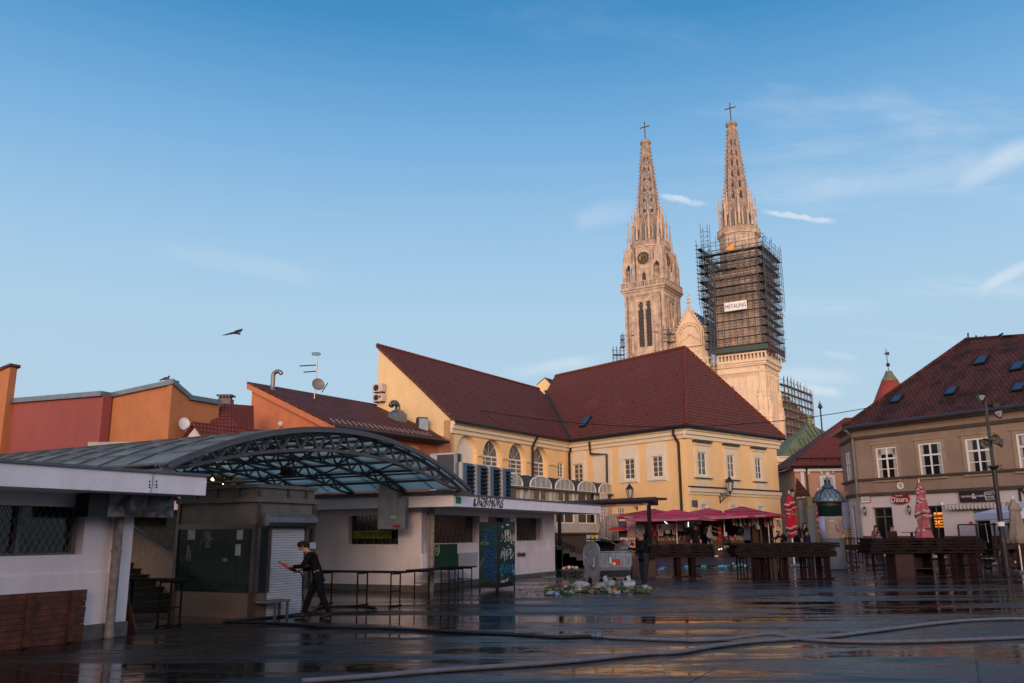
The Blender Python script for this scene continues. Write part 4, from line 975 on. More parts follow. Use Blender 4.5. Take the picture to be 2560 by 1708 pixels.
  mb.tube([Vector((o.x,o.y,106.4))-e,Vector((o.x,o.y,106.4))+e],.13,6);mb.build('cross',M('bronze',(.10,.05,.035),.5,metal=.5),spo)
  # ring of gabled niches and pinnacles round the foot of the spire
  mb=MB();gl=MB()
  for i in range(8):
   a,b=oct_(3.95,0,o,kk)[i],oct_(3.95,0,o,kk)[(i+1)%8];m_=(a+b)/2;n_=(m_-Vector((o.x,o.y,0))).normalized();d_=(b-a).normalized();Z=lambda p,z:Vector((p.x,p.y,z))
   gl.prism([Z(m_+d_*s,z)-n_*.1 for s,z in((-.5,74.2),(.5,74.2),(.5,77.4),(0,78.4),(-.5,77.4))],n_*.08)
   for s in(-.68,.68):mb.prism([Z(m_+d_*(s+k1)+n_*k2,74)for k1,k2 in((-.16,-.2),(.16,-.2),(.16,.2),(-.16,.2))],(0,0,3.6))
   mb.tube([Z(m_-d_*.85,77.4),Z(m_,80.2)-n_*.15,Z(m_+d_*.85,77.4)],.15,4);mb.tube([Z(m_,80.0)-n_*.15,Z(m_,81.4)-n_*.2],[.12,.04],4)
   q=oct_(4.35,0,o,kk)[i];fq=Fr(q,az,1)
   mb.lathe([(.34,74),(.34,78.6),(.42,78.9),(.25,79.6),(.1,81.6),(.2,81.7),(.02,82.2)],(q.x,q.y,0),4,rot=.4)
   q2=oct_(3.6,0,o,kk)[i];mb.lathe([(.3,77),(.28,81.0),(.36,81.2),(.2,82),(.07,84.2),(.16,84.3),(.02,84.7)],(q2.x,q2.y,0),4,rot=.4)
   mb.tube([Z(q,77.8),Z(q2,79.6)],.12,4)
  mb.build('spire_gables',st,spo);gl.build('niche_recess',m_conc,spo)
  return fr,F1,F2
 frL,L1,L2=tower(L0,'',True)
 frR,R1,R2=tower(R0_,'',False)
 # lower part of the right tower: balcony at 42, buttresses
 h=S/2;mb=MB();o=R0_;zc=39.0
 fr=Fr(o,az,1)
 mb.fb(fr,-16,h+.35,-h,h+.35,26,zc)
 for e,a,b in((.6,zc,zc+.45),(.85,zc+.45,zc+.9),(1.15,zc+.9,zc+1.35)):mb.fb(fr,-17,h+e,-h-e,h+e,a,b)
 q=h+1.05
 for F_,a,b in((Fr(fr.P(0,q,0),az,1),-17,q),(Fr(fr.P(q,0,0),az-90,1),-q,q)):
  mb.fb(F_,a,b,-.35,0,zc+1.35,zc+1.55);mb.fb(F_,a,b,-.4,.05,zc+2.75,zc+3.05);u=a
  while u<b-.2:mb.fb(F_,u,u+.34,-.3,-.05,zc+1.55,zc+2.75);u+=.85
  u=a
  while u<b-.2:mb.fb(F_,u,u+.35,-.2,.15-.9+.3,zc-.0,zc+.42);u+=.7
 mb.build('lower_balcony',m_stonen,T)
 mb=MB();F1=Fr(fr.P(0,h+.35,0),az,1);F2=Fr(fr.P(h+.35,0,0),az-90,1)
 mb.fb(fr,-h-1,h+.35,-h,h+.35,0,26)
 for F_ in(F1,F2):
  for u in(-4.9,-3.4,-1.9,-.4,1.1,2.6):
   mb.fb(F_,u,u+.12,.0,.14,20,37.2)
  mb.fb(F_,-h,h,0,.3,37.6,38.0);mb.fb(F_,-h,h,0,.5,22.0,22.6)
  n=14
  for i in range(n):u=-4.8+i*.68;mb.tube([F_.P(u-.25,.12,37.6),F_.P(u,.12,36.7),F_.P(u+.25,.12,37.6)],.1,4)
  # corner buttresses with gabled tops
 for F_,u in((F1,h-.9),(F2,-h+.8),(F2,h-1.0)):
  mb.fb(F_,u-.75,u+.75,0,.8,0,27.0);mb.prism([F_.P(u+a,0,z)for a,z in((-.95,27),(.95,27),(0,30.2))],F_.n*.9)
  mb.fb(F_,u-.5,u+.5,0,.6,27,31);mb.prism([F_.P(u+a,0,z)for a,z in((-.65,31),(.65,31),(0,34.0))],F_.n*.6)
  mb.lathe([(.22,31),(.16,34),(.05,38.2),(.2,38.4),(.02,38.8)],F_.P(u,.3,0),5)
  for z in(28.2,29.2,32.0,33.0):
   for s in(-1,1):mb.blob(F_.P(u+s*(30.4-z if z<30.5 else 34.2-z)*.3,.85 if z<30.5 else .6,z),.18,5,4)
 mb.build('lower_tower',m_stonen,T)
 gl=MB()
 for u in(-1.75,.0):
  gl.prism([F1.P(u-2.0+a,.04,z)for a,z in((-.32,29.3),(.32,29.3),(.32,34.2),(0,35.0),(-.32,34.2))],F1.n*.05);gl.fb(F1,u-2.3,u-1.7,.04,.09,25.2,27.6)
 gl.build('slit_windows',m_glassd,T)
 # nave gable between the towers
 NG=Fr(fr.P(0,h-2.5,0),az,1);px=lambda x,y:NG.px(c(12,x,y))
 ap=px(868,818);l1=px(745,1035);r1=px(1020,1000);cu=ap[0];hw=(r1[0]-l1[0])/2
 mb=MB();mb.prism([NG.P(u,0,z)for u,z in((cu-hw-.8,20),(cu+hw+.8,20),(cu+hw+.8,r1[1]-2),(cu+hw,r1[1]-1.2),(cu,ap[1]),(cu-hw,r1[1]-1.2),(cu-hw-.8,r1[1]-2))],NG.n*-1.5)
 mb.build('gable',m_stonen,T)
 mb=MB()
 for s in(-1,1):
  a_,b_=NG.P(cu+s*hw,.1,r1[1]-1.2),NG.P(cu,.1,ap[1]);mb.tube([a_,b_],.28,4)
  for i in range(9):q=a_.lerp(b_,(i+.5)/9);mb.tube([q,q+NG.d*s*.55+Vector((0,0,.35))],[.22,.14],4)
  mb.fb(NG,cu+s*(hw+.5)-.55,cu+s*(hw+.5)+.55,-.5,.8,20,r1[1]-1.0);mb.lathe([(.6,r1[1]-1),(.3,r1[1]+.6),(.08,r1[1]+3.0),(.02,r1[1]+3.3)],NG.P(cu+s*(hw+.5),.15,0),6)
  # finial
 z=ap[1];mb.lathe([(.3,z),(.16,z+1.0),(.5,z+1.1),(.5,z+1.3),(.16,z+1.4),(.16,z+1.9),(.42,z+2.0),(.42,z+2.2),(.14,z+2.3),(.13,z+3.8)],NG.P(cu,0,0),8);mb.fb(NG,cu-.5,cu+.5,-.12,.12,z+2.9,z+3.2)
 # relief arch
 zr=px(880,1190)[1];rw=2.9;zs=px(785,1080)[1]
 arc=[(cu+rw*cos(t),zs+(px(880,965)[1]-zs)*sin(t)**.9)for t in[pi*i/16 for i in range(17)]]
 mb.tube([NG.P(u,.15,z_)for u,z_ in[(cu+rw,zr)]+arc+[(cu-rw,zr)]],.3,5);mb.tube([NG.P(u*.86+cu*.14,.15,z_-.5)for u,z_ in arc],.2,5)
 mb.fb(NG,cu-rw-.2,cu+rw+.2,0,.6,zr-.4,zr)
 for i in range(9):t=pi*(i+.5)/9;mb.blob(NG.P(cu+rw*.78*cos(t),.2,zs+(px(880,965)[1]-zs)*.80*sin(t)),(.42,.3,.42),6,5)
 rnd=random.Random(4)
 for i in range(15): # weathered relief figures
  u=cu-rw*.8+rw*1.6*i/14;hh=1.2+1.5*(1-abs(i-7)/7)**1.2+rnd.random()*.3
  mb.lathe([(.3,zr),(.36,zr+hh*.3),(.26,zr+hh*.6),(.3,zr+hh*.72),(.12,zr+hh*.8)],NG.P(u,.25,0),6);mb.blob(NG.P(u+.05,.3,zr+hh*.92),.2,6,5)
 for i in range(5):mb.blob(NG.P(cu-2+i,.1,zr-1.6),(.35,.2,.45),6,5)
 mb.build('gable_relief',m_stonen,T)
 # dark nave roof behind the gable
 bk=-NG.n;mb=MB();a0,a1,a2=NG.P(cu,-1.4,ap[1]-.3),NG.P(cu+hw,-1.4,r1[1]-1.5),NG.P(cu-hw,-1.4,r1[1]-1.5)
 mb.prism([a0,a1,a2],bk*30);mb.build('nave_roof',m_slate,T)
 z=ap[1];q=NG.P(cu,-12,0)
 mb=MB();mb.lathe([(.3,z-.3),(.14,z+.3),(.4,z+.4),(.14,z+.6),(.12,z+2.2)],q,6);mb.fb(Fr(q,az,1),-.7,.7,-.1,.1,z+1.3,z+1.6);mb.build('ridge_finial',m_conc,T)
 return T,L0,R0_,az,S
CT,C_L,C_R,C_az,C_S=cathedral()
m_pole=M('scaffold_tube',(.12,.12,.13),.5,metal=.4,var=.4,vs=.5)
m_poler=M('rusty_scaffold_tube',(.30,.19,.14),.6,metal=.3,var=.4,vs=.5)
m_deck=M('scaffold_board',(.12,.10,.095),.8,var=.4,vs=.6)
def scaffold(T,o,az,hu0,hu1,hv0,hv1,z0,z1,lift,bay,r=.055,depth=1.3,mp=None,md=None,ragged=2.0,rnd=None,sides=(0,1,2,3)):
 fr=Fr(o,az,1);rnd=rnd or random.Random(3);mp=mp or m_pole;md=md or m_deck
 P_=MB();D_=MB()
 def face(F_,a,b):
  n=max(1,int(round((b-a)/bay)));us=[a+(b-a)*i/n for i in range(n+1)]
  for u in us:
   top=z1+rnd.random()*ragged
   for v in(0,-depth):P_.tube([F_.P(u,v,z0),F_.P(u,v,top)],r,4,False)
  z=z0+.2;k=0
  while z<z1:
   D_.fb(F_,a-.2,b+.2,-depth*.8,-.1,z,z+.07)
   for dz in(.55,1.05):
    if z+dz<z1+.9:P_.tube([F_.P(a-.6*rnd.random(),0,z+dz),F_.P(b+.8*rnd.random(),0,z+dz)],r*.9,4,False)
   if rnd.random()<.3:D_.fb(F_,a,b,-.02,.03,z+.0,z+.22)
   for u in us:P_.tube([F_.P(u,.3*rnd.random(),z+.05),F_.P(u,-depth-.1,z+.05)],r*.8,3,False)
   for i in range(n):
    if(i+k)%3==0:P_.tube([F_.P(us[i],.02,z),F_.P(us[i+1],.02,z+lift)]if k%2 else[F_.P(us[i+1],.02,z),F_.P(us[i],.02,z+lift)],r*.8,3,False)
   z+=lift;k+=1
 F=[Fr(fr.P(0,hv1,0),az,1),Fr(fr.P(hu1,0,0),az-90,1),Fr(fr.P(0,hv0,0),az,-1),Fr(fr.P(hu0,0,0),az-90,-1)]
 rng=[(hu0,hu1),(hv0 if False else-hv1,-hv0),(hu0,hu1),(-hv1,-hv0)]
 for i in sides:face(F[i],*rng[i])
 a=P_.build('scaffold_tubes',mp,T);a['kind']='stuff'
 b=D_.build('scaffold_decks',md,T);b['kind']='stuff'
def right_scaffold():
 o=C_R;T=thing('tower_scaffolding','dense dark steel scaffolding cage wrapped round the right cathedral tower','scaffolding',(o.x,o.y,45))
 fr=Fr(o,C_az,1)
 scaffold(T,o,C_az,-7.6,7.1,-6.9,6.9,43.6,66.5,2.05,1.45,r=.06,ragged=1.6)
 # wider upper cage
 rnd=random.Random(9);P_=MB();D_=MB()
 for F_,a,b in((Fr(fr.P(0,7.9,0),C_az,1),-8.0,7.8),(Fr(fr.P(7.7,0,0),C_az-90,1),-7.8,7.8),(Fr(fr.P(-8.1,0,0),C_az-90,-1),-7.8,7.8)):
  n=11
  for i in range(n):
   u=a+(b-a)*i/(n-1);P_.tube([F_.P(u,0,54.5),F_.P(u,0,68.3+rnd.random()*2.6)],.06,4,False)
   P_.tube([F_.P(u,0,54.5),F_.P(u,-1.4,51.6)],.05,3,False)
  for z in(56,58,60.1,62.2,64.2,66.3,68.3):
   P_.tube([F_.P(a-.5,0,z),F_.P(b+.5,0,z)],.06,4,False);P_.tube([F_.P(a-.5,0,z+.9),F_.P(b+.5,0,z+.9)],.05,4,False);P_.tube([F_.P(a+rnd.random()*6,0,z),F_.P(a+8+rnd.random()*6,0,z+2.05)],.05,3,False)
   if rnd.random()<.5:D_.fb(F_,a,a+(b-a)*rnd.uniform(.4,1),-1.2,-.1,z-.07,z)
 a=P_.build('outer_tubes',m_pole,T);a['kind']='stuff';a=D_.build('outer_decks',m_deck,T);a['kind']='stuff'
 cg=MB()
 for a_,b_ in((-7.6,5.6),(-5.9,5.6),(-7.6,3.9),(-5.9,3.9)):cg.tube([fr.P(a_,b_,64),fr.P(a_,b_,74.5+rnd.random())],.06,4,False)
 for k in range(7):
  z=66+k*1.2;cg.tube([fr.P(-7.8,5.6,z),fr.P(-5.7,5.6,z)],.05,4,False);cg.tube([fr.P(-5.9,5.6,z),fr.P(-5.9,3.8,z)],.05,4,False);cg.tube([fr.P(-7.6,5.6,z),fr.P(-5.9,5.6,z+1.2)],.045,3,False)
 a=cg.build('access_cage',m_pole,T);a['kind']='stuff'
 # green net band and red propping underneath
 mb=MB();mb.fb(fr,-7.0,7.1,6.9,7.1,42.4,43.5);mb.fb(fr,6.9,7.1,-6.9,6.9,42.4,43.5);mb.build('green_netting',M('green_net',(.05,.085,.07),.8,var=.3,vs=2),T)
 P_=MB()
 for i in range(26):
  v=-7+i*.55;P_.tube([fr.P(7.0,v,44),fr.P(6.3+rnd.random(),v+rnd.random()-.5,41.2)],.06,4,False)
 for z in(41.6,42.4,43.2):P_.tube([fr.P(7.2,-7.4,z),fr.P(7.2,7.4,z)],.06,4,False)
 for i in range(20):P_.tube([fr.P(-7+i*.72,7.4,44),fr.P(-7+i*.72,6.4,42.3)],.05,4,False)
 a=P_.build('red_props',M('red_prop',(.20,.03,.035),.5,metal=.3),T);a['kind']='stuff'
 # hanging crane mast at the left of the cage
 P_=MB();px=lambda k,x,y:fr.px(c(k,x,y),8.4)
 q0=px(23,330,640);q1=px(12,1290,250)
 A_=[(q0[0]-.55,8.2),(q0[0]+.55,8.2),(q0[0]+.55,9.3),(q0[0]-.55,9.3)];zz=30
 top=70
 def qx(k,z):s=(z-30)/40;return fr.P(A_[k][0]+s*1.6,A_[k][1],z)
 for k in range(4):P_.tube([qx(k,30),qx(k,64)],.06,4,False)
 z=30
 while z<64:
  for k in range(4):P_.tube([qx(k,z),qx((k+1)%4,z+.9)],.04,3,False);P_.tube([qx(k,z),qx((k+1)%4,z)],.04,3,False)
  z+=.9
 T4=thing('hoist_mast','thin lattice hoist mast standing against the tower scaffolding','hoist mast',(q0[0]*0+o.x,o.y,30));P_.build('lattice',m_pole,T4)
 # company banner
 bf=Fr(fr.P(0,8.1,0),C_az,1);a=bf.px(c(12,1222,860));b=bf.px(c(12,1437,750));z0,z1=a[1],b[1]-.35
 z0=(bf.px(c(12,1222,858))[1]+bf.px(c(12,1437,833))[1])/2;z1=(bf.px(c(12,1222,770))[1]+bf.px(c(12,1437,750))[1])/2
 T2=thing('banner','white banner reading METALING tied to the tower scaffolding','banner',bf.P((a[0]+b[0])/2,0,z0))
 MB().fb(bf,a[0],b[0],0,.05,z0,z1).build('sheet',M('banner_white',(.68,.66,.64),.8,var=.1),T2)
 MB().text('METALING',bf,(a[0]+b[0])/2,.07,(z0+z1)/2-.05,1.3,.01,.80).build('lettering',M('navy',(.02,.025,.08),.7,var=0),T2)
 mb=MB();rnd=random.Random(2);q=bf.px(c(12,1275,240));ms=M('orange_chute',(.75,.25,.02),.5,var=.1)
 pts=[bf.P(bf.px(c(12,*p))[0],.3,bf.px(c(12,*p))[1])for p in((1320,190),(1295,215),(1262,232),(1230,262),(1312,262))];mb.prism([pts[0],pts[2],pts[3],pts[4]],bf.n*.3)
 single(mb.build('tarpaulin',ms),'torn bright orange tarpaulin high on the tower scaffolding','tarpaulin')
right_scaffold()
def side_scaffolds():
# scaffold round the nave, to the right of the tower
 T=thing('nave_scaffolding','open stepped scaffolding with pale boards round the cathedral nave, right of the towers','scaffolding',(0,0,0))
 base=atY(c(23,1175,1400),208);T.location=(base.x,base.y,0);T['_w']=(base.x,base.y,0)
 P_=MB();D_=MB();rnd=random.Random(5);W_=MB()
 fr=Fr(base,32.5,1)
 # steps in plan going away; each bay a tower of its own height
 prof=[(1170,640),(1240,640),(1310,628),(1360,628),(1405,660),(1440,690),(1490,715),(1525,745),(1570,775),(1605,800),(1645,825),(1668,1060)]
 u0=0
 for i in range(len(prof)-1):
  (xa,ya),(xb,yb)=prof[i],prof[i+1]
  Y0=208+i*2.0
  a=atY(c(23,xa,1400),Y0);b=atY(c(23,xb,1400),Y0+2.0);zt=atY(c(23,xa,min(ya,yb)),Y0).z
  for yy in(0,3.0):
   for p in(a,b):
    x_=p.x+(0 if yy==0 else .8);P_.tube([(x_,p.y+yy,15),(x_,p.y+yy,zt+rnd.random()*.3)],.075,4,False)
  z=18 if i>5 else 16;
  while z<zt-.6:
   P_.tube([(a.x,a.y,z),(b.x,b.y,z)],.06,4,False);P_.tube([(a.x,a.y,z+1),(b.x,b.y,z+1)],.05,4,False);P_.tube([(a.x,a.y,z),(a.x+.8,a.y+3,z)],.05,4,False)
   if rnd.random()<.25:P_.tube([(a.x,a.y,z),(b.x,b.y,z+2)],.05,3,False)
   D_.prism([(a.x,a.y,z-.15),(b.x,b.y,z-.15),(b.x+.8,b.y+3,z-.15),(a.x+.8,a.y+3,z-.15)],(0,0,.14))
   z+=2.0
  if i<9:W_.prism([(a.x+.5,a.y+3.2,10),(b.x+.5,b.y+3.2,10),(b.x+.5,b.y+3.2,zt-3.5-i*.4),(a.x+.5,a.y+3.2,zt-3.5-i*.4)],(0,4,0))
 a=P_.build('scaffold_tubes',m_poler,T);a['kind']='stuff';a=D_.build('scaffold_decks',M('pale_boards',(.42,.40,.38),.7,var=.3,vs=.5),T);a['kind']='stuff'
 W_.build('nave_wall',m_stone2,CT)
 # small scaffold patches at the left tower
 for lab,k,r,Y in(('small dark scaffold cage left of the left tower foot',22,(-40,1350,145,1620),214),('narrow scaffold strip clinging to the left edge of the left tower',22,(98,1130,145,1350),213),('scaffold platform with struts between left tower and gable',22,(862,985,1045,1260),201.5)):
  p0=atY(c(k,r[0],r[3]),Y);p1=atY(c(k,r[2],r[1]),Y);T=thing('scaffold_platform',lab,'scaffolding',(p0.x,Y,p0.z),'small scaffolds on the cathedral');P_=MB();D_=MB()
  n=max(2,int((p1.x-p0.x)/.9))
  for i in range(n+1):
   x=p0.x+(p1.x-p0.x)*i/n
   for yy in(0,1.4):P_.tube([(x,Y+yy,p0.z),(x,Y+yy,p1.z+rnd.random()*.6)],.06,4,False)
  z=p0.z+.3
  while z<p1.z:
   P_.tube([(p0.x-.3,Y,z),(p1.x+.3,Y,z)],.05,4,False)
   if int((z-p0.z)/.95)%2==0:D_.box(p0.x,p1.x,Y,Y+1.4,z-.1,z)
   P_.tube([(p0.x,Y,z),(p1.x,Y,z+.95)],.045,3,False);z+=.95
  a=P_.build('scaffold_tubes',m_pole,T);a['kind']='stuff';a=D_.build('scaffold_decks',m_deck,T)
side_scaffolds()
# ------------------------------------------------------------------ smaller buildings between the yellow and the brown one
def behind_right():
# round tower with a conical roof
 Y=85;a=atY(c(8,1107,465),Y);T=thing('round_tower','round tower with red conical roof, green tip and weathervane behind the brown building','tower',(a.x,Y,.7))
 z1=atY(c(8,1107,560),Y).z;z2=atY(c(8,1000,800),Y).z;zt=a.z
 mb=MB();mb.sm=True;mb.lathe([(2.6,z2-2.2),(2.15,z2-.6),(1.98,z2),(.78,z1)],(a.x,Y,0),24);mb.build('roof',M('red_cone_tiles',(.30,.05,.03),.7,var=.25,vs=3,bump=.3,bs=8),T)
 MB().lathe([(.8,z1-.02),(.8,z1+.03),(.5,z1+.5),(.28,z1+1.0),(.03,zt)],(a.x,Y,0),16).build('copper_cap',m_copper,T)
 MB().lathe([(1.9,-.2),(1.9,z2-2.1)],(a.x,Y,0),20).build('drum',m_brown,T)
 zz=atY(c(8,1103,412),Y).z;zv=atY(c(8,1090,265),Y).z;mb=MB();mb.tube([(a.x,Y,zt-.1),(a.x-.05,Y,zv)],.04,5);mb.blob((a.x,Y,zz),.2,8,6)
 zc=atY(c(8,1100,310),Y).z
 mb.prism([(a.x-.3,Y,zc),(a.x-.1,Y,zc+.12),(a.x+.2,Y,zc+.22),(a.x+.28,Y,zc+.05),(a.x+.22,Y,zc-.15),(a.x-.1,Y,zc-.12)],(0,.05,0));mb.build('weathervane',m_black,T)
 # green copper roofed church building
 Y=92;pts=[(110,1275),(180,1180),(240,1090),(330,1005),(400,960),(450,905),(482,868)]
 T=thing('copper_roofed_building','cream building with a curved green copper roof and iron cross','building',(atY(c(8,610,1275),Y).x,Y+6,.7))
 cx=atY(c(8,610,1275),Y).x;cy=Y+7;mb=MB();cy=Y+7;prof=[]
 for p in pts:
  yy=Y
  for _ in range(12):hw_=cx-atY(c(8,*p),yy).x;yy=cy-max(hw_,.3)
  prof.append((max(hw_,.3),atY(c(8,*p),yy).z))
 rings=[]
 for hw,z in prof:rings+=[(cx-hw,cy-hw,z),(cx+hw,cy-hw,z),(cx+hw,cy+hw,z),(cx-hw,cy+hw,z)]
 n=len(prof);mb.add(rings,[(i*4+j,i*4+(j+1)%4,(i+1)*4+(j+1)%4,(i+1)*4+j)for i in range(n-1)for j in range(4)]+[((n-1)*4,(n-1)*4+1,(n-1)*4+2,(n-1)*4+3)])
 rf=mb.build('roof',m_copper,T);mb=MB();H0=prof[0][0]
 for k in range(22):
  s=-1+2*k/21.;line=[]
  for hw,z in prof:
   x=cx+s*H0
   if abs(s*H0)<=hw:line.append(Vector((x,cy-hw-.03,z+.03)))
  if len(line)>1:mb.tube(line,.05,3)
 o=mb.build('roof_seams',m_coppers,rf);o['kind']='stuff'
 ze=prof[0][1];mb=MB();mb.box(cx-H0+.5,cx+H0-.5,cy-H0+.5,cy+H0-.5,0,ze-.1);mb.box(cx-H0+.2,cx+H0-.2,cy-H0+.2,cy+H0-.2,ze-.7,ze-.1);mb.build('wall',m_cream,T)
 for x,y0,y1 in((235,1415,1450),(238,1465,1530)):
  q0=atY(c(8,x-16,y1),cy-H0+.48);q1=atY(c(8,x+16,y0),cy-H0+.48);MB().box(q0.x,q1.x,cy-H0+.44,cy-H0+.5,q0.z,q1.z).build('window',m_glassd,T)
 q=atY(c(8,484,862),cy-1.2);zt=atY(c(8,484,745),cy-1.2).z;mb=MB();mb.lathe([(.1,q.z-3),(.08,q.z+.5),(.24,q.z+.75),(.24,q.z+.9),(.05,q.z+1.1),(.05,zt)],(q.x,q.y,0),8);mb.box(q.x-.28,q.x+.28,q.y-.04,q.y+.04,zt-.75,zt-.62);mb.box(q.x-.18,q.x+.18,q.y-.04,q.y+.04,zt-.4,zt-.3);mb.build('cross',m_black,T)
 # cream scaffolded house
 Y=80;T=thing('cream_building','narrow cream building front behind red boarded scaffolding','building',(atY(c(7,170,500),Y).x,Y,.7))
 q0=atY(c(7,70,180),Y);q1=atY(c(7,275,180),Y);mb=MB();mb.box(q0.x-1,q1.x+1,Y,Y+5,0,q0.z+.3);mb.box(q0.x-1,q1.x+1,Y-.3,Y,q0.z-.25,q0.z+.2);
 ar=[(q0.x+2.3+1.1*cos(t),5.2+1.1*sin(t))for t in[pi*i/10 for i in range(11)]]
 mb.build('wall',m_cream,T);mb=MB();mb.tube([(x,Y-.05,z)for x,z in ar],.12,4);mb.tube([(ar[0][0],Y-.05,1),(ar[0][0],Y-.05,5.2)],.1,4);mb.build('arch_moulding',m_cream,T)
 q=atY(c(7,225,420),Y-.05);MB().box(q.x-.0,q.x+.9,Y-.06,Y-.01,q.z,q.z+2.6).build('window',m_glassd,T)
 P_=MB();D_=MB()
 T2=thing('facade_scaffolding','light scaffolding with red toe boards in the gap beside the yellow building','scaffolding',(q0.x,Y-2,.7))
 for i in range(4):
  x=q0.x+.3+i*1.35
  for yy in(0,-1.1):P_.tube([(x,Y-.8+yy,.7),(x,Y-.8+yy,q0.z-.8)],.035,4,False)
 for yy in(255,360,466,575,688):
  z=atY(c(7,150,yy),Y-1.9).z;D_.box(q0.x-.2,q1.x+.3,Y-1.95,Y-1.9,z,z+.16);P_.tube([(q0.x-.2,Y-1.9,z+.9),(q1.x,Y-1.9,z+.9)],.03,4,False);P_.tube([(q0.x,Y-1.9,z),(q0.x+1.4,Y-1.9,z+2.1)],.03,4,False)
 a=P_.build('scaffold_tubes',M('grey_tube',(.3,.3,.32),.5,metal=.5),T2);a['kind']='stuff';D_.build('toe_boards',M('red_board',(.28,.04,.03),.7),T2)
 # salmon baroque house
 Y=64;O=atY(c(7,700,260),Y);O.z=0;W_=Fr(O,-86,-1);T=thing('salmon_house','salmon pink house with white pilasters, arched mouldings and red hip roof','house',(O.x,O.y,.7))
 uE=W_.px(c(7,245,262))[0];ez=W_.px(c(7,260,252))[1];uR=-4
 wr=W_.rect(7,500,350,598,480)
 mb=wall(MB(),W_,uR,uE,.5,ez,[(wr[0],wr[1],wr[3]-2.2,wr[3])],.2);mb.prism([W_.P(uR,-.5,.5),W_.P(uE,-.5,.5),W_.P(uE,-8,.5),W_.P(uR,-8,.5)],(0,0,ez-.5));mb.build('wall',m_pink,T)
 mb=MB();p=W_.rect(7,293,285,342,500);mb.fb(W_,p[0],p[1],0,.1,.6,ez-.1);mb.fb(W_,uR,uE+.1,0,.22,ez-.32,ez)
 p=W_.rect(7,528,280,563,340);mb.fb(W_,p[0],p[1],0,.09,p[2],ez-.2)
 fwt=.22;a,b,z_=wr[0],wr[1],wr[3];mb.fb(W_,a-fwt,a,0,.06,z_-2.3,z_+.2);mb.fb(W_,b,b+fwt,0,.06,z_-2.3,z_+.2);mb.fb(W_,a,b,0,.059,z_,z_+.2)
 for x0,x1,y in((362,497,320),(590,700,305)):
  u0=W_.px(c(7,x0,y))[0];u1=W_.px(c(7,x1,y))[0];zz=W_.px(c(7,x0,y))[1];u0,u1=min(u0,u1),max(u0,u1)
  for k in(0,.15):mb.tube([W_.P(u0+(u1-u0)*i/10,.08,zz+k+.42*sin(pi*i/10)**.8)for i in range(11)],.07,5)
 mb.build('white_mouldings',M('white_plaster_trim',(.66,.63,.62),.8,var=.1),T)
 window(T,W_,wr[0],wr[1],wr[3]-2.2,wr[3],v=-.1,cols=2,rows=3,fw=.1)
 e=[W_.P(uE+.5,.45,ez+.02),W_.P(uR,.45,ez+.02)];pk=atY(c(8,705,897),Y+6.5);e2=W_.P(uE+.5,-8,ez+.02)
 roofpart('roof',T,[e[0],e[1],Vector((e[1].x,pk.y,pk.z)),pk],.14,m_tilep);roofpart('roof',T,[e[0],pk,e2],.14,m_tilep)
 mb=MB();mb.tube(e,.09,6);mb.build('gutter',m_gut,T);u_=W_.px(c(7,345,300))[0];MB().tube([W_.P(u_,.4,ez),W_.P(u_-.05,.1,ez-.4),W_.P(u_-.05,.1,1)],.07,6).build('downpipe',m_gut,T)
 nb=MB();nn=(e[1]-e[0]).cross(pk-e[0]).normalized();nn=nn if nn.z>0 else-nn;up=nn.cross(W_.d).normalized();up=up if up.z>0 else-up
 nb.tube([e[0]+up*.8+nn*.25-W_.d*.6,e[1]+up*.8+nn*.25],.04,4)
 for i in range(8):q=e[0]-W_.d*(.8+i*1.0)+up*.8;nb.tube([q,q+nn*.28],.03,4)
 nb.build('snow_rail',m_gut,T)
 # low wing with shed roof and shop
 T=thing('low_annex','low drab annex with a blue framed doorway below the salmon house','building',(atY(c(7,450,800),56).x,56,.6))
 A0=atY(c(7,372,700),55.0);A0.z=0;A_=Fr(A0,-80,-1);B_=Fr(A0,176,1)
 z_=atY(c(7,372,522),55).z;mb=MB();aL=atY(c(7,275,520),58)
 mb.prism([(aL.x,58.5,.4),(A0.x,55,.4),(A0.x+9.5,52.5,.4),(A0.x+9.5,58.5,.4)],(0,0,z_-.4));mb.build('wall',M('olive_brown_wall',(.20,.15,.10),.9,var=.2,stain=.2),T)
 mb=MB();mb.prism([(aL.x-.3,57.6,z_+.1),(A0.x+.1,54.7,z_),(A0.x+.1,57,z_+1.2),(aL.x+.3,59,z_+1.2)],(0,0,.12));mb.build('roof',m_tileo,T)
 q0=atY(c(7,370,880),54.9);q1=atY(c(7,402,620),54.9);MB().box(q0.x,q1.x,54.6,54.8,.7,q1.z).build('door',M('blue_grey_door',(.11,.15,.19),.4),T)
 q0=atY(c(7,282,560),56.5);MB().box(q0.x,q0.x+.22,56.4,56.6,.7,q0.z).build('door_frame',M('pale_blue_frame',(.14,.17,.21),.5),T)
 q=atY(c(7,362,615),54.6);MB().box(q.x,q.x+.3,54.5,54.6,q.z,q.z+.45).build('sign',M('yellow_sign',(.16,.16,.07),.6),T)
 # poster on the wall
 P0=atY(c(7,668,520),50.5);P1=atY(c(7,742,812),50.0)
 T=thing('wall_poster','large faded blue poster with dark lettering beside the advertising column','poster',(P0.x,50.3,P1.z));fr=Fr(P0,100,1);w_=1.75
 MB().fb(fr,0,w_,0,.04,P1.z,P0.z).build('sheet',M('poster_blue',(.20,.22,.34),.7,var=.4,vs=3),T)
 mb=MB();mb.text('SLIKA',fr,w_*.5,.05,P0.z-1.05,.5,.005,.9);
 for i in range(12):mb.fb(fr,.2,.2+w_*(.5+.3*((i*7)%5)/5),.04,.05,P0.z-1.6-i*.14,P0.z-1.56-i*.14)
 mb.build('lettering',m_black,T)
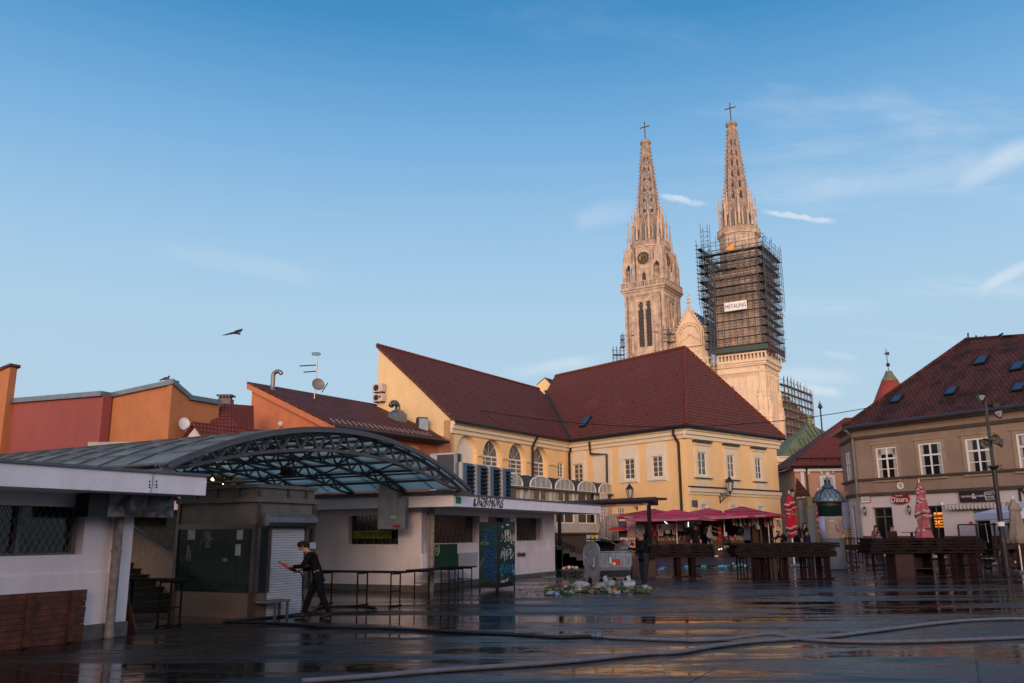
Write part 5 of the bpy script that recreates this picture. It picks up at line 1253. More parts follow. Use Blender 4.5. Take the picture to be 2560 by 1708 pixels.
 T=thing('annex_wall','plain dim wall strip carrying the blue poster','wall',(P0.x,50.6,.6));MB().fb(fr,-.3,w_+.4,-.5,-.01,.5,P0.z+.3).build('wall',m_brown,T)
behind_right()
# ------------------------------------------------------------------ market kiosks
def left_kiosk():
 O=G((302,1589));O.z=0;K=Fr(O,27.5,1);v_f=1.3
 T=thing('left_kiosk','white stucco market kiosk with barred window and wide flat roof at the left edge','kiosk',(O.x,O.y,0))
 a=K.px((514,1239),v_f);b=K.px((514,1192),v_f);zb,zt=a[1],b[1];uR=a[0]
 win=K.rect(2,-60,290,752,757);w=(-3.6,win[1],win[2],win[3]-.02)
 mb=wall(MB(),K,-9,0,0,zb,[w],.32,back=3.5);mb.build('wall',m_white,T)
 p=K.px(c(2,985,900))[0];zg=K.px(c(2,500,942))[1]
 mb=MB();mb.fb(K,p,.02,.0,.07,.0,zb);mb.fb(K,-9,p,.0,.05,0,zg);mb.build('pilaster',m_white,T)
 mb=MB();mb.fb(K,-9,.05,.0,.10,0,K.px(c(2,900,1392))[1]);mb.build('plinth',m_plinth,T)
 mb=MB();mb.fb(K,-9,uR,-3.5,v_f,zb,zt);mb.build('roof_slab',m_whiteL,T)
 mb=MB();mb.fb(K,-9,uR+.04,v_f-.3,v_f+.05,zt,zt+.05);mb.build('roof_edge',M('lead_edge',(.16,.16,.17),.5,metal=.3,var=.4,vs=6),T)
 # window with diamond grille
 mb=MB();mb.fb(K,w[0],w[1]-.02,-.31,-.28,w[2],w[3]);fr=mb.build('window',m_glassd,T)
 mb=MB();mb.fb(K,w[0],w[1]-.05,-.27,-.2,w[2]+.0,w[2]+.04);u_=K.px(c(2,150,500),-.25)[0];mb.fb(K,u_-.03,u_+.04,-.28,-.18,w[2],w[3]);mb.fb(K,w[1]-.09,w[1]-.02,-.28,-.2,w[2],w[3])
 mb.build('frame',M('grey_window_frame',(.14,.13,.14),.5),fr)
 mb=MB();H_=w[3]-w[2];s=.135;sl=1.75
 n0=int((w[1]-w[0])/s)
 for i in range(-8,n0+8):
  for sg in(1,-1):
   x0=w[0]+i*s;x1=x0+sg*H_/sl;za,zc_=w[2],w[3]
   lo,hi=w[0],w[1]-.06
   A,B=(x0,za),(x1,zc_)
   def clip(A,B):
    (xa,ya),(xb,yb)=A,B
    if xa>hi and xb>hi or xa<lo and xb<lo:return None
    t0,t1=0,1;dx=xb-xa
    for lim,sgn in((lo,1),(hi,-1)):
     if abs(dx)<1e-9:continue
     t=(lim-xa)/dx
     if dx*sgn>0:t0=max(t0,t)
     else:t1=min(t1,t)
    if t0>=t1:return None
    return(xa+dx*t0,ya+(yb-ya)*t0),(xa+dx*t1,ya+(yb-ya)*t1)
   r=clip(A,B)
   if r:mb.tube([K.P(r[0][0],-.12,r[0][1]),K.P(r[1][0],-.12,r[1][1])],.006,4,False)
 mb.build('grille',M('grille_iron',(.16,.13,.12),.5,metal=.3),fr)
 # downpipe on the pilaster
 a0=K.px(c(2,1080,430),.2);mb=MB();up=K.px(c(2,1078,640),.2)[0]
 mb.tube([K.P(up,.2,0),K.P(up,.2,a0[1]+.3)],.085,12);
 for z in(.02,1.55):mb.tube([K.P(up,.2,z),K.P(up,.2,z+.06)],.1,12)
 mb.build('downpipe',M('painted_pipe',(.30,.27,.25),.5,var=.5,vs=7,col2=(.12,.09,.07)),T)
 # cable over the fascia
 q=[K.P(K.px(c(1,x,y),v_f+.02)[0],v_f+.02,K.px(c(1,x,y),v_f+.02)[1])for x,y in((1425,1245),(1405,1290),(1400,1380),(1380,1440))]
 mb=MB();mb.tube(q,.008,4);mb.build('cable',m_steel,T)
 mb=MB()
 for x in(1372,1434):
  for y in(1335,1365,1390):uu,zz=K.px(c(1,x,y),v_f);mb.blob(K.P(uu,v_f+.005,zz),.018,6,4)
 mb.build('bolts',m_black,T)
 # picture panel under the soffit
 r=K.rect(2,1000,224,1590,415,.55);u0,u1=r[0],r[1];z0=K.px(c(2,1250,415),.55)[1]
 T2=thing('picture_panel','weathered painted panel with a grey dog muzzle shape hung under the kiosk roof','sign',K.P((u0+u1)/2,.5,z0))
 u2=K.px(c(2,818,350),.55)[0]
 MB().fb(K,u2,u0,.15,.53,z0,zb-.003).build('box',m_black,T2)
 mp=bpy.data.materials.new('faded_picture');mp.use_nodes=True;nt=mp.node_tree;N_=nt.nodes;L_=nt.links;bs=N_['Principled BSDF'];bs.inputs['Roughness'].default_value=.6
 tc=N_.new('ShaderNodeTexCoord');nz=N_.new('ShaderNodeTexNoise');L_.new(tc.outputs['UV'],nz.inputs[0]);nz.inputs['Scale'].default_value=1.9;nz.inputs['Detail'].default_value=4;nz.inputs['Distortion'].default_value=1.9
 rp=N_.new('ShaderNodeValToRGB');L_.new(nz.outputs[0],rp.inputs[0]);rp.color_ramp.elements[0].position=.38;rp.color_ramp.elements[0].color=(.02,.018,.02,1);rp.color_ramp.elements[1].position=.62;rp.color_ramp.elements[1].color=(.22,.19,.19,1)
 e=rp.color_ramp.elements.new(.5);e.color=(.10,.08,.075,1);L_.new(rp.outputs[0],bs.inputs['Base Color'])
 MB().fb(K,u0,u1,.5,.55,z0,zb-.003).build('picture',mp,T2)
 # plank panel leaning on the wall
 ur=K.px(c(2,785,1300),.16)[0];zt_=K.px(c(2,780,1078),.16)[1]
 T3=thing('plank_fence_panel','brown wooden plank panel with two battens propped against the left kiosk','wooden panel',K.P(ur-1.4,.2,0))
 mb=MB();n=9;hz=zt_/n
 for i in range(n):mb.fb(K,-5.2+random.random()*.02,ur-random.random()*.015,.12,.15+.006*(i%3),i*hz+.004,(i+1)*hz-.003)
 mb.build('planks',m_wood2,T3)
 for x in(275,668):uu=K.px(c(2,x,1300),.2)[0];MB().fb(K,uu-.06,uu+.06,.156,.2,.03,zt_+.0).build('batten',m_wood2,T3)
 return K
LK=left_kiosk()
def right_kiosk():
 O=G((1052,1481));O.z=0;az=26.2;K=Fr(O,az,1);E_=Fr(O,az-90,-1);v_f=1.55
 T=thing('right_kiosk','long white stucco market kiosk with flat roof, barred windows and graffiti on its fascia','kiosk',(O.x,O.y,.1))
 a=K.px((1134,1237.6),v_f);b=K.px((1134,1266),v_f);uL,zt,zb=a[0],a[1],b[1];uR=K.px((1502,1270),v_f)[0]
 r1=K.rect(5,445,690,880,942);r2=K.rect(5,1215,706,1458,922);dr=K.rect(5,955,700,1160,1380)
 zt_=(r1[3]+r2[3])/2;r1=(r1[0],r1[1],r1[2],zt_);r2=(r2[0],r2[1],r2[2],zt_)
 Lk=K.px((1385,1400))[0]
 eW=E_.rect(4,1580,400,2110,665)
 mb=wall(MB(),K,.003,Lk,0,zb,[r1,r2,(dr[0],dr[1],.25,zt_-.02)],.38,back=.45);mb.fb(K,Lk-.3,Lk-.002,-6.8,-.46,0,zb)
 wall(mb,E_,0,7,0,zb,[eW],.3,back=.35);mb.build('wall',m_white,T)
 mb=MB();mb.fb(K,-.0,Lk+.04,.0,.08,0,.33);mb.fb(E_,-.05,7,.0,.08,0,.30);mb.build('plinth',m_plinth,T)
 mb=MB();zg=K.px(c(5,1400,1000))[1];mb.fb(K,r2[1]+.45,Lk,.0,.05,zg,zb);mb.fb(K,.0,Lk,.0,.045,.33,zg);mb.fb(E_,0,.85,0,.05,.3,zb)
 zg2=E_.px(c(4,1800,760))[1];mb.fb(E_,.85,7,0,.045,.3,zg2);mb.build('wall_panels',m_white,T)
 mb=MB();mb.fb(K,uL,uR,-7,v_f,zb,zt);mb.build('roof_slab',m_whiteL,T)
 mb=MB();mb.fb(K,uL-.03,uR+.04,v_f-.25,v_f+.04,zt,zt+.05);mb.fb(K,uL-.04,uL+.2,-6.9,v_f-.25,zt,zt+.045)
 x0=K.px(c(5,630,490),v_f-.3)[0];mb.fb(K,uL+.0,uL+.9,v_f-.9,v_f-.15,zt+.05,zt+.16);mb.build('roof_edge',MATS['lead_edge'],T)
 mb=MB();mb.fb(K,uL+.4,uL+.6,-6.5,v_f-.9,zt,zt+.16);mb.fb(K,uL+.6,uL+1.2,-.2,.0,zt,zt+.16);mb.build('roof_kerb',m_plinth,T)
 for nm,fr,q in(('a',K,r1),('b',K,r2),('c',E_,eW)):
  mb=MB();mb.fb(fr,q[0]+.01,q[1]-.01,-.34 if fr is K else-.28,-.3 if fr is K else-.24,q[2]+.01,q[3]-.01);wn=mb.build('window',m_glassd,T)
  mb=MB();n=int((q[1]-q[0])/.16)
  for i in range(n+1):u=q[0]+(q[1]-q[0])*i/n;mb.tube([fr.P(u,-.12,q[2]),fr.P(u,-.12,q[3])],.008,4,False)
  H_=q[3]-q[2]
  for i in range(0,n,2):u=q[0]+(q[1]-q[0])*i/n;mb.tube([fr.P(u,-.11,q[2]),fr.P(min(u+.55,q[1]),-.11,q[3])],.006,4,False)
  mb.build('grille',MATS['grille_iron'],wn)
 MB().fb(K,dr[0]+.02,dr[1]-.02,-.35,-.3,.25,zt_-.04).build('door',m_glassd,T)
 # painted green patches and grey patch
 mb=MB();g1=K.rect(5,447,952,672,1046,.05);g2=K.rect(5,450,1048,682,1172,.05);mb.fb(K,g1[0],g1[1],.046,.052,g1[2],g1[3]-.02);mb.fb(K,g2[0],g2[1],.046,.053,g2[2],g1[2]);mb.build('green_paint',M('dark_green_paint',(.012,.06,.035),.7,var=.3,vs=3),T)
 mb=MB();g3=K.rect(5,670,1040,860,1160,.05);mb.fb(K,g3[0],g3[1],.046,.05,g3[2],g3[3]);mb.build('grey_paint',M('lilac_grey_paint',(.40,.40,.47),.8,var=.1),T)
 # round emblem on the green patch
 u_,z_=K.px(c(5,484,1004),.06);mb=MB();mb.tube([K.P(u_+.16*cos(t),.06,z_+.2*sin(t))for t in[2*pi*i/24 for i in range(25)]],.012,4)
 mb.tube([K.P(u_+.12*cos(t),.06,z_+.15*sin(t))for t in[2*pi*i/24 for i in range(25)]],.006,4);mb.fb(K,u_-.08,u_+.08,.053,.06,z_-.0,z_+.05);mb.fb(K,u_-.05,u_+.05,.053,.06,z_-.08,z_-.04);mb.build('painted_emblem',M('pale_lime',(.45,.5,.30),.7),T)
 # green square and spray lettering on the fascia
 FF=Fr(K.P(0,v_f,0),az,1);r=FF.rect(5,658,522,705,585);MB().fb(FF,r[0],r[1],.002,.012,r[2],r[3]).build('green_square',M('green_sign',(.02,.18,.07),.6),T)
 u0=FF.px(c(5,820,560))[0];u1=FF.px(c(5,1092,600))[0];zc_=(zt+zb)/2
 mb=MB();MB_t=mb.text('KAiZR·MORiS',FF,(u0+u1)/2,.006,zc_+.0,.40,.002,1.0);
 me_w=max((v-FF.o).dot(FF.d)for v in mb.v)-min((v-FF.o).dot(FF.d)for v in mb.v);k=(u1-u0)/me_w;cu_=(u0+u1)/2
 rnd=random.Random(5)
 nv=len(mb.v);mb.add([v+FF.d*.022 for v in mb.v],[list(f)for f in mb.f]);mb.v=[v+FF.d*(((v-FF.o).dot(FF.d)-cu_)*(k-1)+(v.z-zc_)*.18)+Vector((0,0,.035*sin(((v-FF.o).dot(FF.d))*9)))for v in mb.v]
 for i in range(9):x=u0+(u1-u0)*(i+.3)/9;mb.fb(FF,x,x+.022,.004,.008,zc_-.17-.02*(i%3),zc_+.05)
 mb.build('graffiti',m_black,T)
 # downpipe at the corner, tap
 q=K.px(c(5,372,900),.14)[0];MB().tube([K.P(.35,.16,.0),K.P(.35,.16,zb)],.09,12).build('downpipe',MATS['painted_pipe'],T)
 u_,z_=K.px(c(5,1262,1052),.1);mb=MB();mb.tube([K.P(u_-.22,.1,z_),K.P(u_+.22,.1,z_)],.05,8);mb.tube([K.P(u_,.0,z_),K.P(u_,.2,z_)],.06,8);mb.blob(K.P(u_-.22,.1,z_),.08,8,5);mb.blob(K.P(u_+.22,.1,z_),.08,8,5);mb.build('wall_tap',M('brass_tap',(.14,.08,.04),.5,metal=.5),T)
 # metal duct on the end wall
 D_=Fr(E_.P(0,.95,0),E_.az,-1);r=D_.rect(4,1872,150,2095,522);z1=max(r[3],zt+.62)
 T2=thing('metal_duct','square sheet metal duct hanging down past the fascia in front of the end window','duct',D_.P(r[0],-.2,r[2]))
 mb=MB();mb.fb(D_,r[0]+.28,r[1]+.05,-.45,.0,r[2],z1+.1);mb.build('duct_box',m_steel,T2)
 mb=MB();mb.fb(D_,r[0],r[0]+.28,-.2,-.04,r[2],r[2]+.95);mb.build('side_plate',m_steel,T2)
 for x,y,nm in((1998,415,0),(2022,500,1)):
  uu,zz=D_.px(c(4,x,y));MB().fb(D_,uu-.1,uu+.12,.001,.006,zz-.04,zz+.04).build('sticker',[MATS['pale_lime'],m_red][nm],T2)
  # banner in the end window
 r=E_.rect(4,1622,540,1975,612,-.06);T3=thing('window_banner','dull lime yellow banner with dark wording in the end window','banner',E_.P(r[0],-.1,r[2]));E2=Fr(E_.P(0,-.08,0),E_.az,-1)
 MB().fb(E2,r[0],r[1],-.02,0,r[2],r[3]).build('sheet',M('lime_banner',(.16,.19,.02),.7,var=.3,vs=4),T3)
 mb=MB();mb.text('OSC EMULZIJA',E2,(r[0]+r[1])/2,.005,r[2]+.14,.17,.003,.8);mb.text('ulje i maslac domaci',E2,(r[0]+r[1])/2,.005,r[3]-.08,.08,.003,.9);mb.build('lettering',m_black,T3)
 # roof top: big air handling box and louvred units
 R_=Fr(K.P(0,-1.9,0),az,1);A_=Fr(K.P(0,0,0),az,1)
 bx=lambda k,x,y,v:K.px(c(k,x,y),v)
 v1=-.9
 xa=bx(5,713,300,v1)[0];zT=bx(5,713,205,v1)[1];xe=bx(5,1188,300,v1)[0];zT2=bx(5,1188,265,v1)[1];zT=(zT+zT2)/2
 T4=thing('louvre_units','row of dark blue grey louvred cooling units standing on the kiosk roof','cooling unit',K.P((xa+xe)/2,v1,zt))
 m_lv=M('louvre_blue',(.035,.055,.075),.4,metal=.3,var=.4,vs=3);m_pn=M('blue_panel',(.13,.19,.26),.35,metal=.4,var=.3,vs=3)
 n=4;W_=(xe-xa)/n
 for i in range(n):
  a_,b_=xa+i*W_,xa+(i+1)*W_;s=W_*.42
  u_=MB();u_.fb(K,a_+s,b_-.02,v1-1.2,v1-.12,zt+.05,zT);un=u_.build('unit_body',m_lv,T4)
  lv=MB();
  for j in range(9):
   z_=zt+.1+(zT-zt-.1)*j/9;h_=(zT-zt-.1)/9
   lv.prism([K.P(a_+s+.02,v1-.12,z_+h_),K.P(a_+s+.02,v1+.02,z_+.02),K.P(a_+s+.02,v1-.12,z_+.02)],K.d*(W_-s-.06))
  lv.build('louvre',m_lv,T4)
  MB().fb(K,a_+.1,a_+s-.02,v1-1.1,v1-.02,zt+.05,zT-.02).build('side_panel',m_pn,T4)
  MB().fb(K,a_-.02,a_+.08,v1-.1,v1+.02,zt+.05,zT).build('post',M('pale_post',(.45,.40,.36),.6),T4)
 v2=-1.2;a0=K.px(c(5,428,200),v2);b0=K.px(c(5,645,200),v2);b1=K.px(c(5,712,200),v2);zTT=K.px(c(5,560,105),v2)[1]
 T5=thing('air_handling_box','tall dark grey panelled box with white edges on the kiosk roof','air handling unit',K.P(b0[0],v2,zt));
 B_=Fr(K.P(b0[0],v2,0),az-90,-1);ua=B_.px(c(5,428,200))[0]
 m_dg=M('dark_grey_panel',(.055,.05,.05),.7,var=.2);m_we=M('white_edge',(.42,.40,.39),.6,var=.2)
 mb=MB();mb.fb(B_,.0,ua,-(b1[0]-b0[0]),0,zt+.05,zTT);mb.build('casing',m_dg,T5)
 mb=MB();mb.fb(B_,ua-.28,ua+.01,-.3,.02,zt+.05,zTT+.01);mb.fb(B_,.0,ua,.0,.02,zTT-.05,zTT+.012);mb.fb(K,b0[0]*0+b0[0]-.012,b0[0]+.2,v2,v2+.02,zt+.05,zTT);mb.fb(K,b1[0]-.05,b1[0]+.02,v2-.01,v2+.021,zt+.05,zTT);mb.build('edging',m_we,T5)
 return K,E_,T,v_f,zt,zb,uL,uR
RK,RE,RKT,RK_vf,RK_zt,RK_zb,RK_uL,RK_uR=right_kiosk()
# ------------------------------------------------------------------ glazed barrel roof on lattice trusses
def vault():
 O=Vector((-6.95,17.2,0));B_=Fr(O,30,1);z0=3.2
 T=thing('barrel_canopy','glazed barrel roof carried on grey lattice arches between the two kiosks','canopy',(O.x,O.y,3.1))
 uc,Rt,zt=5.35,13.0,4.34
 top=lambda u:zt-(Rt-sqrt(max(Rt*Rt-(u-uc)**2,.01)))
 Rb=17.3;bot=lambda u:3.9-(Rb-sqrt(Rb*Rb-(u-uc)**2))
 ua,ub=-.05,10.8;n=16;dep=[0,2.1,4.2,6.3,8.4,10.5,12.6]
 for k,v in enumerate(dep):
  mb=MB();w=.07 if k==0 else .055
  P_=lambda u,z:B_.P(u,-v,z)
  us=[ua+(ub-ua)*i/32 for i in range(33)]
  mb.tube([P_(u,top(u))for u in us],w*.75,4,True,pi/4)
  lb=[.6+(10.1-.6)*i/28 for i in range(29)];mb.tube([P_(u,bot(u))for u in lb],w*.7,4,True,pi/4)
  mb.tube([P_(ua,top(ua)),P_(.6,bot(.6))],w*.6,4);mb.tube([P_(ub,top(ub)),P_(10.1,bot(10.1))],w*.6,4)
  m=15
  for i in range(m):
   b0=.75+(9.95-.75)*i/m;b1=.75+(9.95-.75)*(i+1)/m;t=(b0+b1)/2
   mb.bar(P_(b0,bot(b0)),P_(t,top(t)),w*.75);mb.bar(P_(t,top(t)),P_(b1,bot(b1)),w*.75)
  mb.bar(P_(.75,bot(.75)),P_(.62,top(.62)),w*.75);mb.bar(P_(9.95,bot(9.95)),P_(10.1,top(10.1)),w*.75)
  o=mb.build('lattice_arch',m_truss,T)
  # purlins joining the arches, with their own small lattices
 mb=MB();D_=dep[-1]
 for i in range(1,15):
  u=ua+(ub-ua)*i/15;mb.bar(B_.P(u,.15,top(u)-.0),B_.P(u,-D_,top(u)-.0),.07)
 mb.build('purlins',m_truss,T)
 mb=MB()
 for i in range(1,7):
  u=.6+9.5*i/7;mb.bar(B_.P(u,0,bot(u)),B_.P(u,-D_,bot(u)),.05)
  for a,b in zip(dep[:-1],dep[1:]):
   m_=(a+b)/2;mb.bar(B_.P(u,-a,bot(u)),B_.P(u,-m_,top(u)-.03),.045);mb.bar(B_.P(u,-m_,top(u)-.03),B_.P(u,-b,bot(u)),.045)
 mb.build('bracing',m_truss,T)
 # glazing, pane by pane in each strip, and the glazing bars
 mg=bpy.data.materials.new('milky_glazing');mg.use_nodes=True;nt=mg.node_tree;N_=nt.nodes;L_=nt.links;b=N_['Principled BSDF']
 b.inputs['Roughness'].default_value=.28;b.inputs['Specular IOR Level'].default_value=.5
 geo=N_.new('ShaderNodeNewGeometry');nz=N_.new('ShaderNodeTexNoise');L_.new(geo.outputs['Position'],nz.inputs[0]);nz.inputs['Scale'].default_value=1.1;nz.inputs['Detail'].default_value=6
 rp=N_.new('ShaderNodeValToRGB');L_.new(nz.outputs[0],rp.inputs[0]);rp.color_ramp.elements[0].position=.35;rp.color_ramp.elements[0].color=(.27,.31,.32,1);rp.color_ramp.elements[1].position=.7;rp.color_ramp.elements[1].color=(.62,.66,.62,1)
 L_.new(rp.outputs[0],b.inputs['Base Color'])
 tr=N_.new('ShaderNodeBsdfTranslucent');tr.inputs[0].default_value=(.84,.84,.74,1);ms=N_.new('ShaderNodeMixShader');ms.inputs[0].default_value=.72
 L_.new(b.outputs[0],ms.inputs[1]);L_.new(tr.outputs[0],ms.inputs[2]);L_.new(ms.outputs[0],N_['Material Output'].inputs[0])
 mb=MB();vs=[.25]+[-x for x in(1.05,2.1,3.15,4.2,5.25,6.3,7.35,8.4,9.45,10.5,11.55,12.6)]
 mb.sm=False
 for i in range(15):
  u0,u1=ua+(ub-ua)*i/15+.004,ua+(ub-ua)*(i+1)/15-.004
  for a,b_ in zip(vs[:-1],vs[1:]):
   mb.add([B_.P(u0,a-.01,top(u0)+.07),B_.P(u1,a-.01,top(u1)+.07),B_.P(u1,b_+.01,top(u1)+.07),B_.P(u0,b_+.01,top(u0)+.07),
   B_.P(u0,a-.01,top(u0)+.09),B_.P(u1,a-.01,top(u1)+.09),B_.P(u1,b_+.01,top(u1)+.09),B_.P(u0,b_+.01,top(u0)+.09)],[(0,1,2,3),(4,5,6,7),(0,1,5,4),(3,2,6,7),(0,3,7,4),(1,2,6,5)])
 mb.build('glazing',mg,T)
 mb=MB()
 for v in vs:mb.tube([B_.P(u,v,top(u)+.1)for u in[ua+(ub-ua)*i/24 for i in range(25)]],.03,4,True,pi/4)
 for i in range(0,16):u=ua+(ub-ua)*i/15;mb.bar(B_.P(u,.25,top(u)+.1),B_.P(u,-12.6,top(u)+.1),.035)
 mb.tube([B_.P(u,.27,top(u)+.03)for u in[ua+(ub-ua)*i/24 for i in range(25)]],.06,4,True,pi/4)
 mb.build('glazing_bars',m_truss,T)
 # side beams at the springing
 mb=MB();mb.fb(B_,ua-.15,ua+.1,-12.6,.25,3.02,3.14);mb.fb(B_,ub-.1,ub+.15,-12.6,.25,3.02,3.14);mb.build('edge_beam',m_truss,T)
 # lamp box hanging in the middle
 q=B_.P(6.7,-3.2,3.6);T2=thing('hanging_floodlight','dark floodlight box hanging under the glazed barrel roof','floodlight',q);mb=MB();f=Fr(q,10,1);mb.fb(f,-.2,.2,-.15,.15,q.z-.1,q.z+.08);mb.tube([q,q+Vector((0,0,.55))],.01,4);mb.tube([q,q+Vector((.5,0,.5))],.008,4);mb.build('housing',m_black,T2)
 mb.build
 return B_
VB=vault()
# ------------------------------------------------------------------ glazed lift kiosk
def lift():
 O=G((629,1549));O.z=0;R_=Fr(O,27.5,1);L_=Fr(O,-62.5,-1);W1,W2=2.02,2.6
 T=thing('glass_lift_kiosk','square concrete and glass lift kiosk with a white roller shutter','kiosk',O)
 zt=3.0;zm=R_.px(c(4,900,272))[1];zg1=L_.px(c(4,500,492))[1];zg0=L_.px(c(4,400,1105))[1]
 body=lambda mb,e,z0,z1:mb.prism([R_.P(0,0,0)-R_.d*e+R_.n*e+Vector((0,0,z0)),R_.P(W1,0,0)+R_.d*e+R_.n*e+Vector((0,0,z0)),R_.P(W1,-W2,0)+R_.d*e-R_.n*e+Vector((0,0,z0)),R_.P(0,-W2,0)-R_.d*e-R_.n*e+Vector((0,0,z0))],(0,0,z1-z0))
 s0=R_.px(c(4,845,1000))[0];s1=R_.px(c(4,1160,1000))[0]
 mb=MB() # base leaves the shutter open
 mb.fb(R_,0,s0-.02,-.15,0,0,zg0);mb.fb(R_,s1+.03,W1,-.15,0,0,zg0);mb.fb(L_,0,W2,-.15,0,0,zg0);mb.prism([R_.P(0,-W2,0),R_.P(W1,-W2,0),R_.P(W1,-W2+.15,0),R_.P(0,-W2+.15,0)],(0,0,zg0));mb.fb(R_,W1-.15,W1,-W2+.15,-.15,0,zg0)
 mb.build('granite_base',m_granite,T)
 mb=MB();body(mb,-.03,zg1,zm);body(mb,.05,zm-.02,zm+.09);body(mb,-.02,zm+.09,zt-.05);body(mb,.04,zt-.05,zt+.03);mb.build('upper_walls',m_conc,T)
 mb=MB()
 for u in(.0,.98,1.62):mb.fb(R_,u-.0,u+.05,-.03,.03,zm+.09,zt-.05)
 for u in(.6,1.3,2.0):mb.fb(L_,u,u+.05,-.03,.03,zm+.09,zt-.05)
 for fr,us in((R_,(0,s0-.1,s1+.02,W1-.1)),(L_,(0.0,W2-.1))):
  for u in us:mb.fb(fr,u,u+.1,-.06,.045,zg0,zg1+.0)
 for fr,w in((R_,W1),(L_,W2)):mb.fb(fr,0,w,-.03,.05,zg1-.08,zg1+.04)
 for fr,us in((R_,(0,W1-.08)),(L_,(W2-.08,))):
  for u in us:mb.fb(fr,u,u+.08,-.03,.03,zg1,zm)
 mb.build('steel_frame',M('brown_grey_steel',(.10,.085,.08),.45,metal=.5,var=.4,vs=5),T)
 gm=bpy.data.materials.new('green_tinted_glass');gm.use_nodes=True;b=gm.node_tree.nodes['Principled BSDF'];b.inputs['Base Color'].default_value=(.16,.25,.24,1);b.inputs['Transmission Weight'].default_value=.92;b.inputs['Roughness'].default_value=.04;b.inputs['IOR'].default_value=1.1;b.inputs['Specular IOR Level'].default_value=.9;b.inputs['Specular IOR Level'].default_value=1.0
 mb=MB();mb.fb(L_,.06,W2-.05,.0,.012,zg0,zg1-.08);mb.fb(R_,.06,s0-.1,.0,.012,zg0,zg1-.08);mb.fb(R_,s1+.1,W1-.05,.0,.012,zg0,zg1-.08)
 mb.prism([R_.P(.1,-W2,zg0),R_.P(W1-.1,-W2,zg0),R_.P(W1-.1,-W2+.012,zg0),R_.P(.1,-W2+.012,zg0)],(0,0,zg1-zg0));mb.build('glass_walls',gm,T)
 mb=MB();mb.fb(R_,.3,W1-.2,-W2+.5,-.5,.0,.05);mb.fb(R_,.9,1.7,-W2+.6,-.9,.05,2.5);mb.build('lift_cabin',M('dark_cabin',(.03,.045,.05),.4,var=.4,vs=2),T)
 mb=MB();r=L_.rect(4,655,520,690,1040,-.2);mb.fb(L_,r[0],r[1],-.3,-.28,r[2],r[3]);mb.build('green_strip',M('green_light_strip',(.02,.22,.06),.4,var=0),T)
 for x0,y0,x1,y1 in((112,525,172,622),(562,532,612,620),(548,665,590,768)):r=L_.rect(4,x0,y0,x1,y1,.014);MB().fb(L_,r[0],r[1],.013,.016,r[2],r[3]).build('paper_notice',M('notice_paper',(.38,.40,.45),.8),T)
 r=R_.rect(4,1218,648,1272,706,.014);MB().fb(R_,r[0],r[1],.05,.054,r[2],r[3]).build('paper_notice',M('notice_paper',(.38,.40,.45),.8),T)
 for x0,x1,dp,cl in((100,135,.5,m_black),(255,275,.6,m_black),(385,412,.9,MATS['dark_cabin']),(520,560,.7,m_black),(600,618,.25,MATS['dark_grey_panel']),(690,716,.22,MATS['white_edge']),(300,345,1.2,MATS['dark_grey_panel'])):
  a=L_.px(c(4,x0,700),-dp)[0];b=L_.px(c(4,x1,700),-dp)[0];MB().fb(L_,min(a,b),max(a,b),-dp-.04,-dp,.05,zg1-.02).build('reflection_post',cl,T)  # posts and pale strips added inside to imitate vertical reflections in the glass
  # scratched tags on the glass
 mb=MB();rnd=random.Random(3)
 for cx,cy,w,h in((285,620,130,150),(120,740,55,130),(455,810,60,40)):
  pts=[];x,y=cx-w/2,cy
  for i in range(26):pts.append((cx+(rnd.random()-.5)*w,cy+(rnd.random()-.5)*h*1.2))
  pp=[L_.P(L_.px(c(4,*q))[0],.018,L_.px(c(4,*q))[1])for q in pts];mb.tube(pp,.005,3)
 mb.build('scratched_tags',M('tag_grey',(.30,.32,.34),.7),T)
 # shutter and its box
 zs=zg1-.0;mb=MB();n=34
 for i in range(n):z=.06+(zs-.06)*i/n;h=(zs-.06)/n;mb.prism([R_.P(s0,-.02,z),R_.P(s0,.012,z+h*.3),R_.P(s0,.012,z+h*.7),R_.P(s0,-.02,z+h*.97)],R_.d*(s1-s0))
 mb.fb(R_,s0,s1,-.06,-.02,.02,zs);mb.build('roller_shutter',M('white_shutter',(.50,.51,.56),.45,var=.12,vs=4),T)
 mb=MB();r=R_.rect(4,845,395,1285,478,.3);u0=R_.px(c(4,850,430),.25)[0];u1=R_.px(c(4,1283,430),.25)[0];zc_=zg1+.12;mb.tube([R_.P(u0+.0,.17,zc_),R_.P(min(u1,W1+.03),.17,zc_)],.155,8,True,pi/8);mb.build('shutter_box',m_steel,T)
 # small stone bench beside it
 bz=R_.px(c(4,800,1185),.25)[1];q0=R_.px(c(4,700,1188),.3);T2=thing('small_metal_table','small low metal topped stand beside the lift kiosk shutter','table',R_.P(.45,.3,0))
 MB().fb(R_,.02,.8,.06,.42,bz-.05,bz).build('table_top',m_conc,T2)
 for u,v in((.7,.36),(.3,.36),(.7,.12)):MB().fb(R_,u,u+.05,v,v+.05,0,bz-.05).build('leg',m_truss,T2)
 return R_,L_
LR,LL=lift()
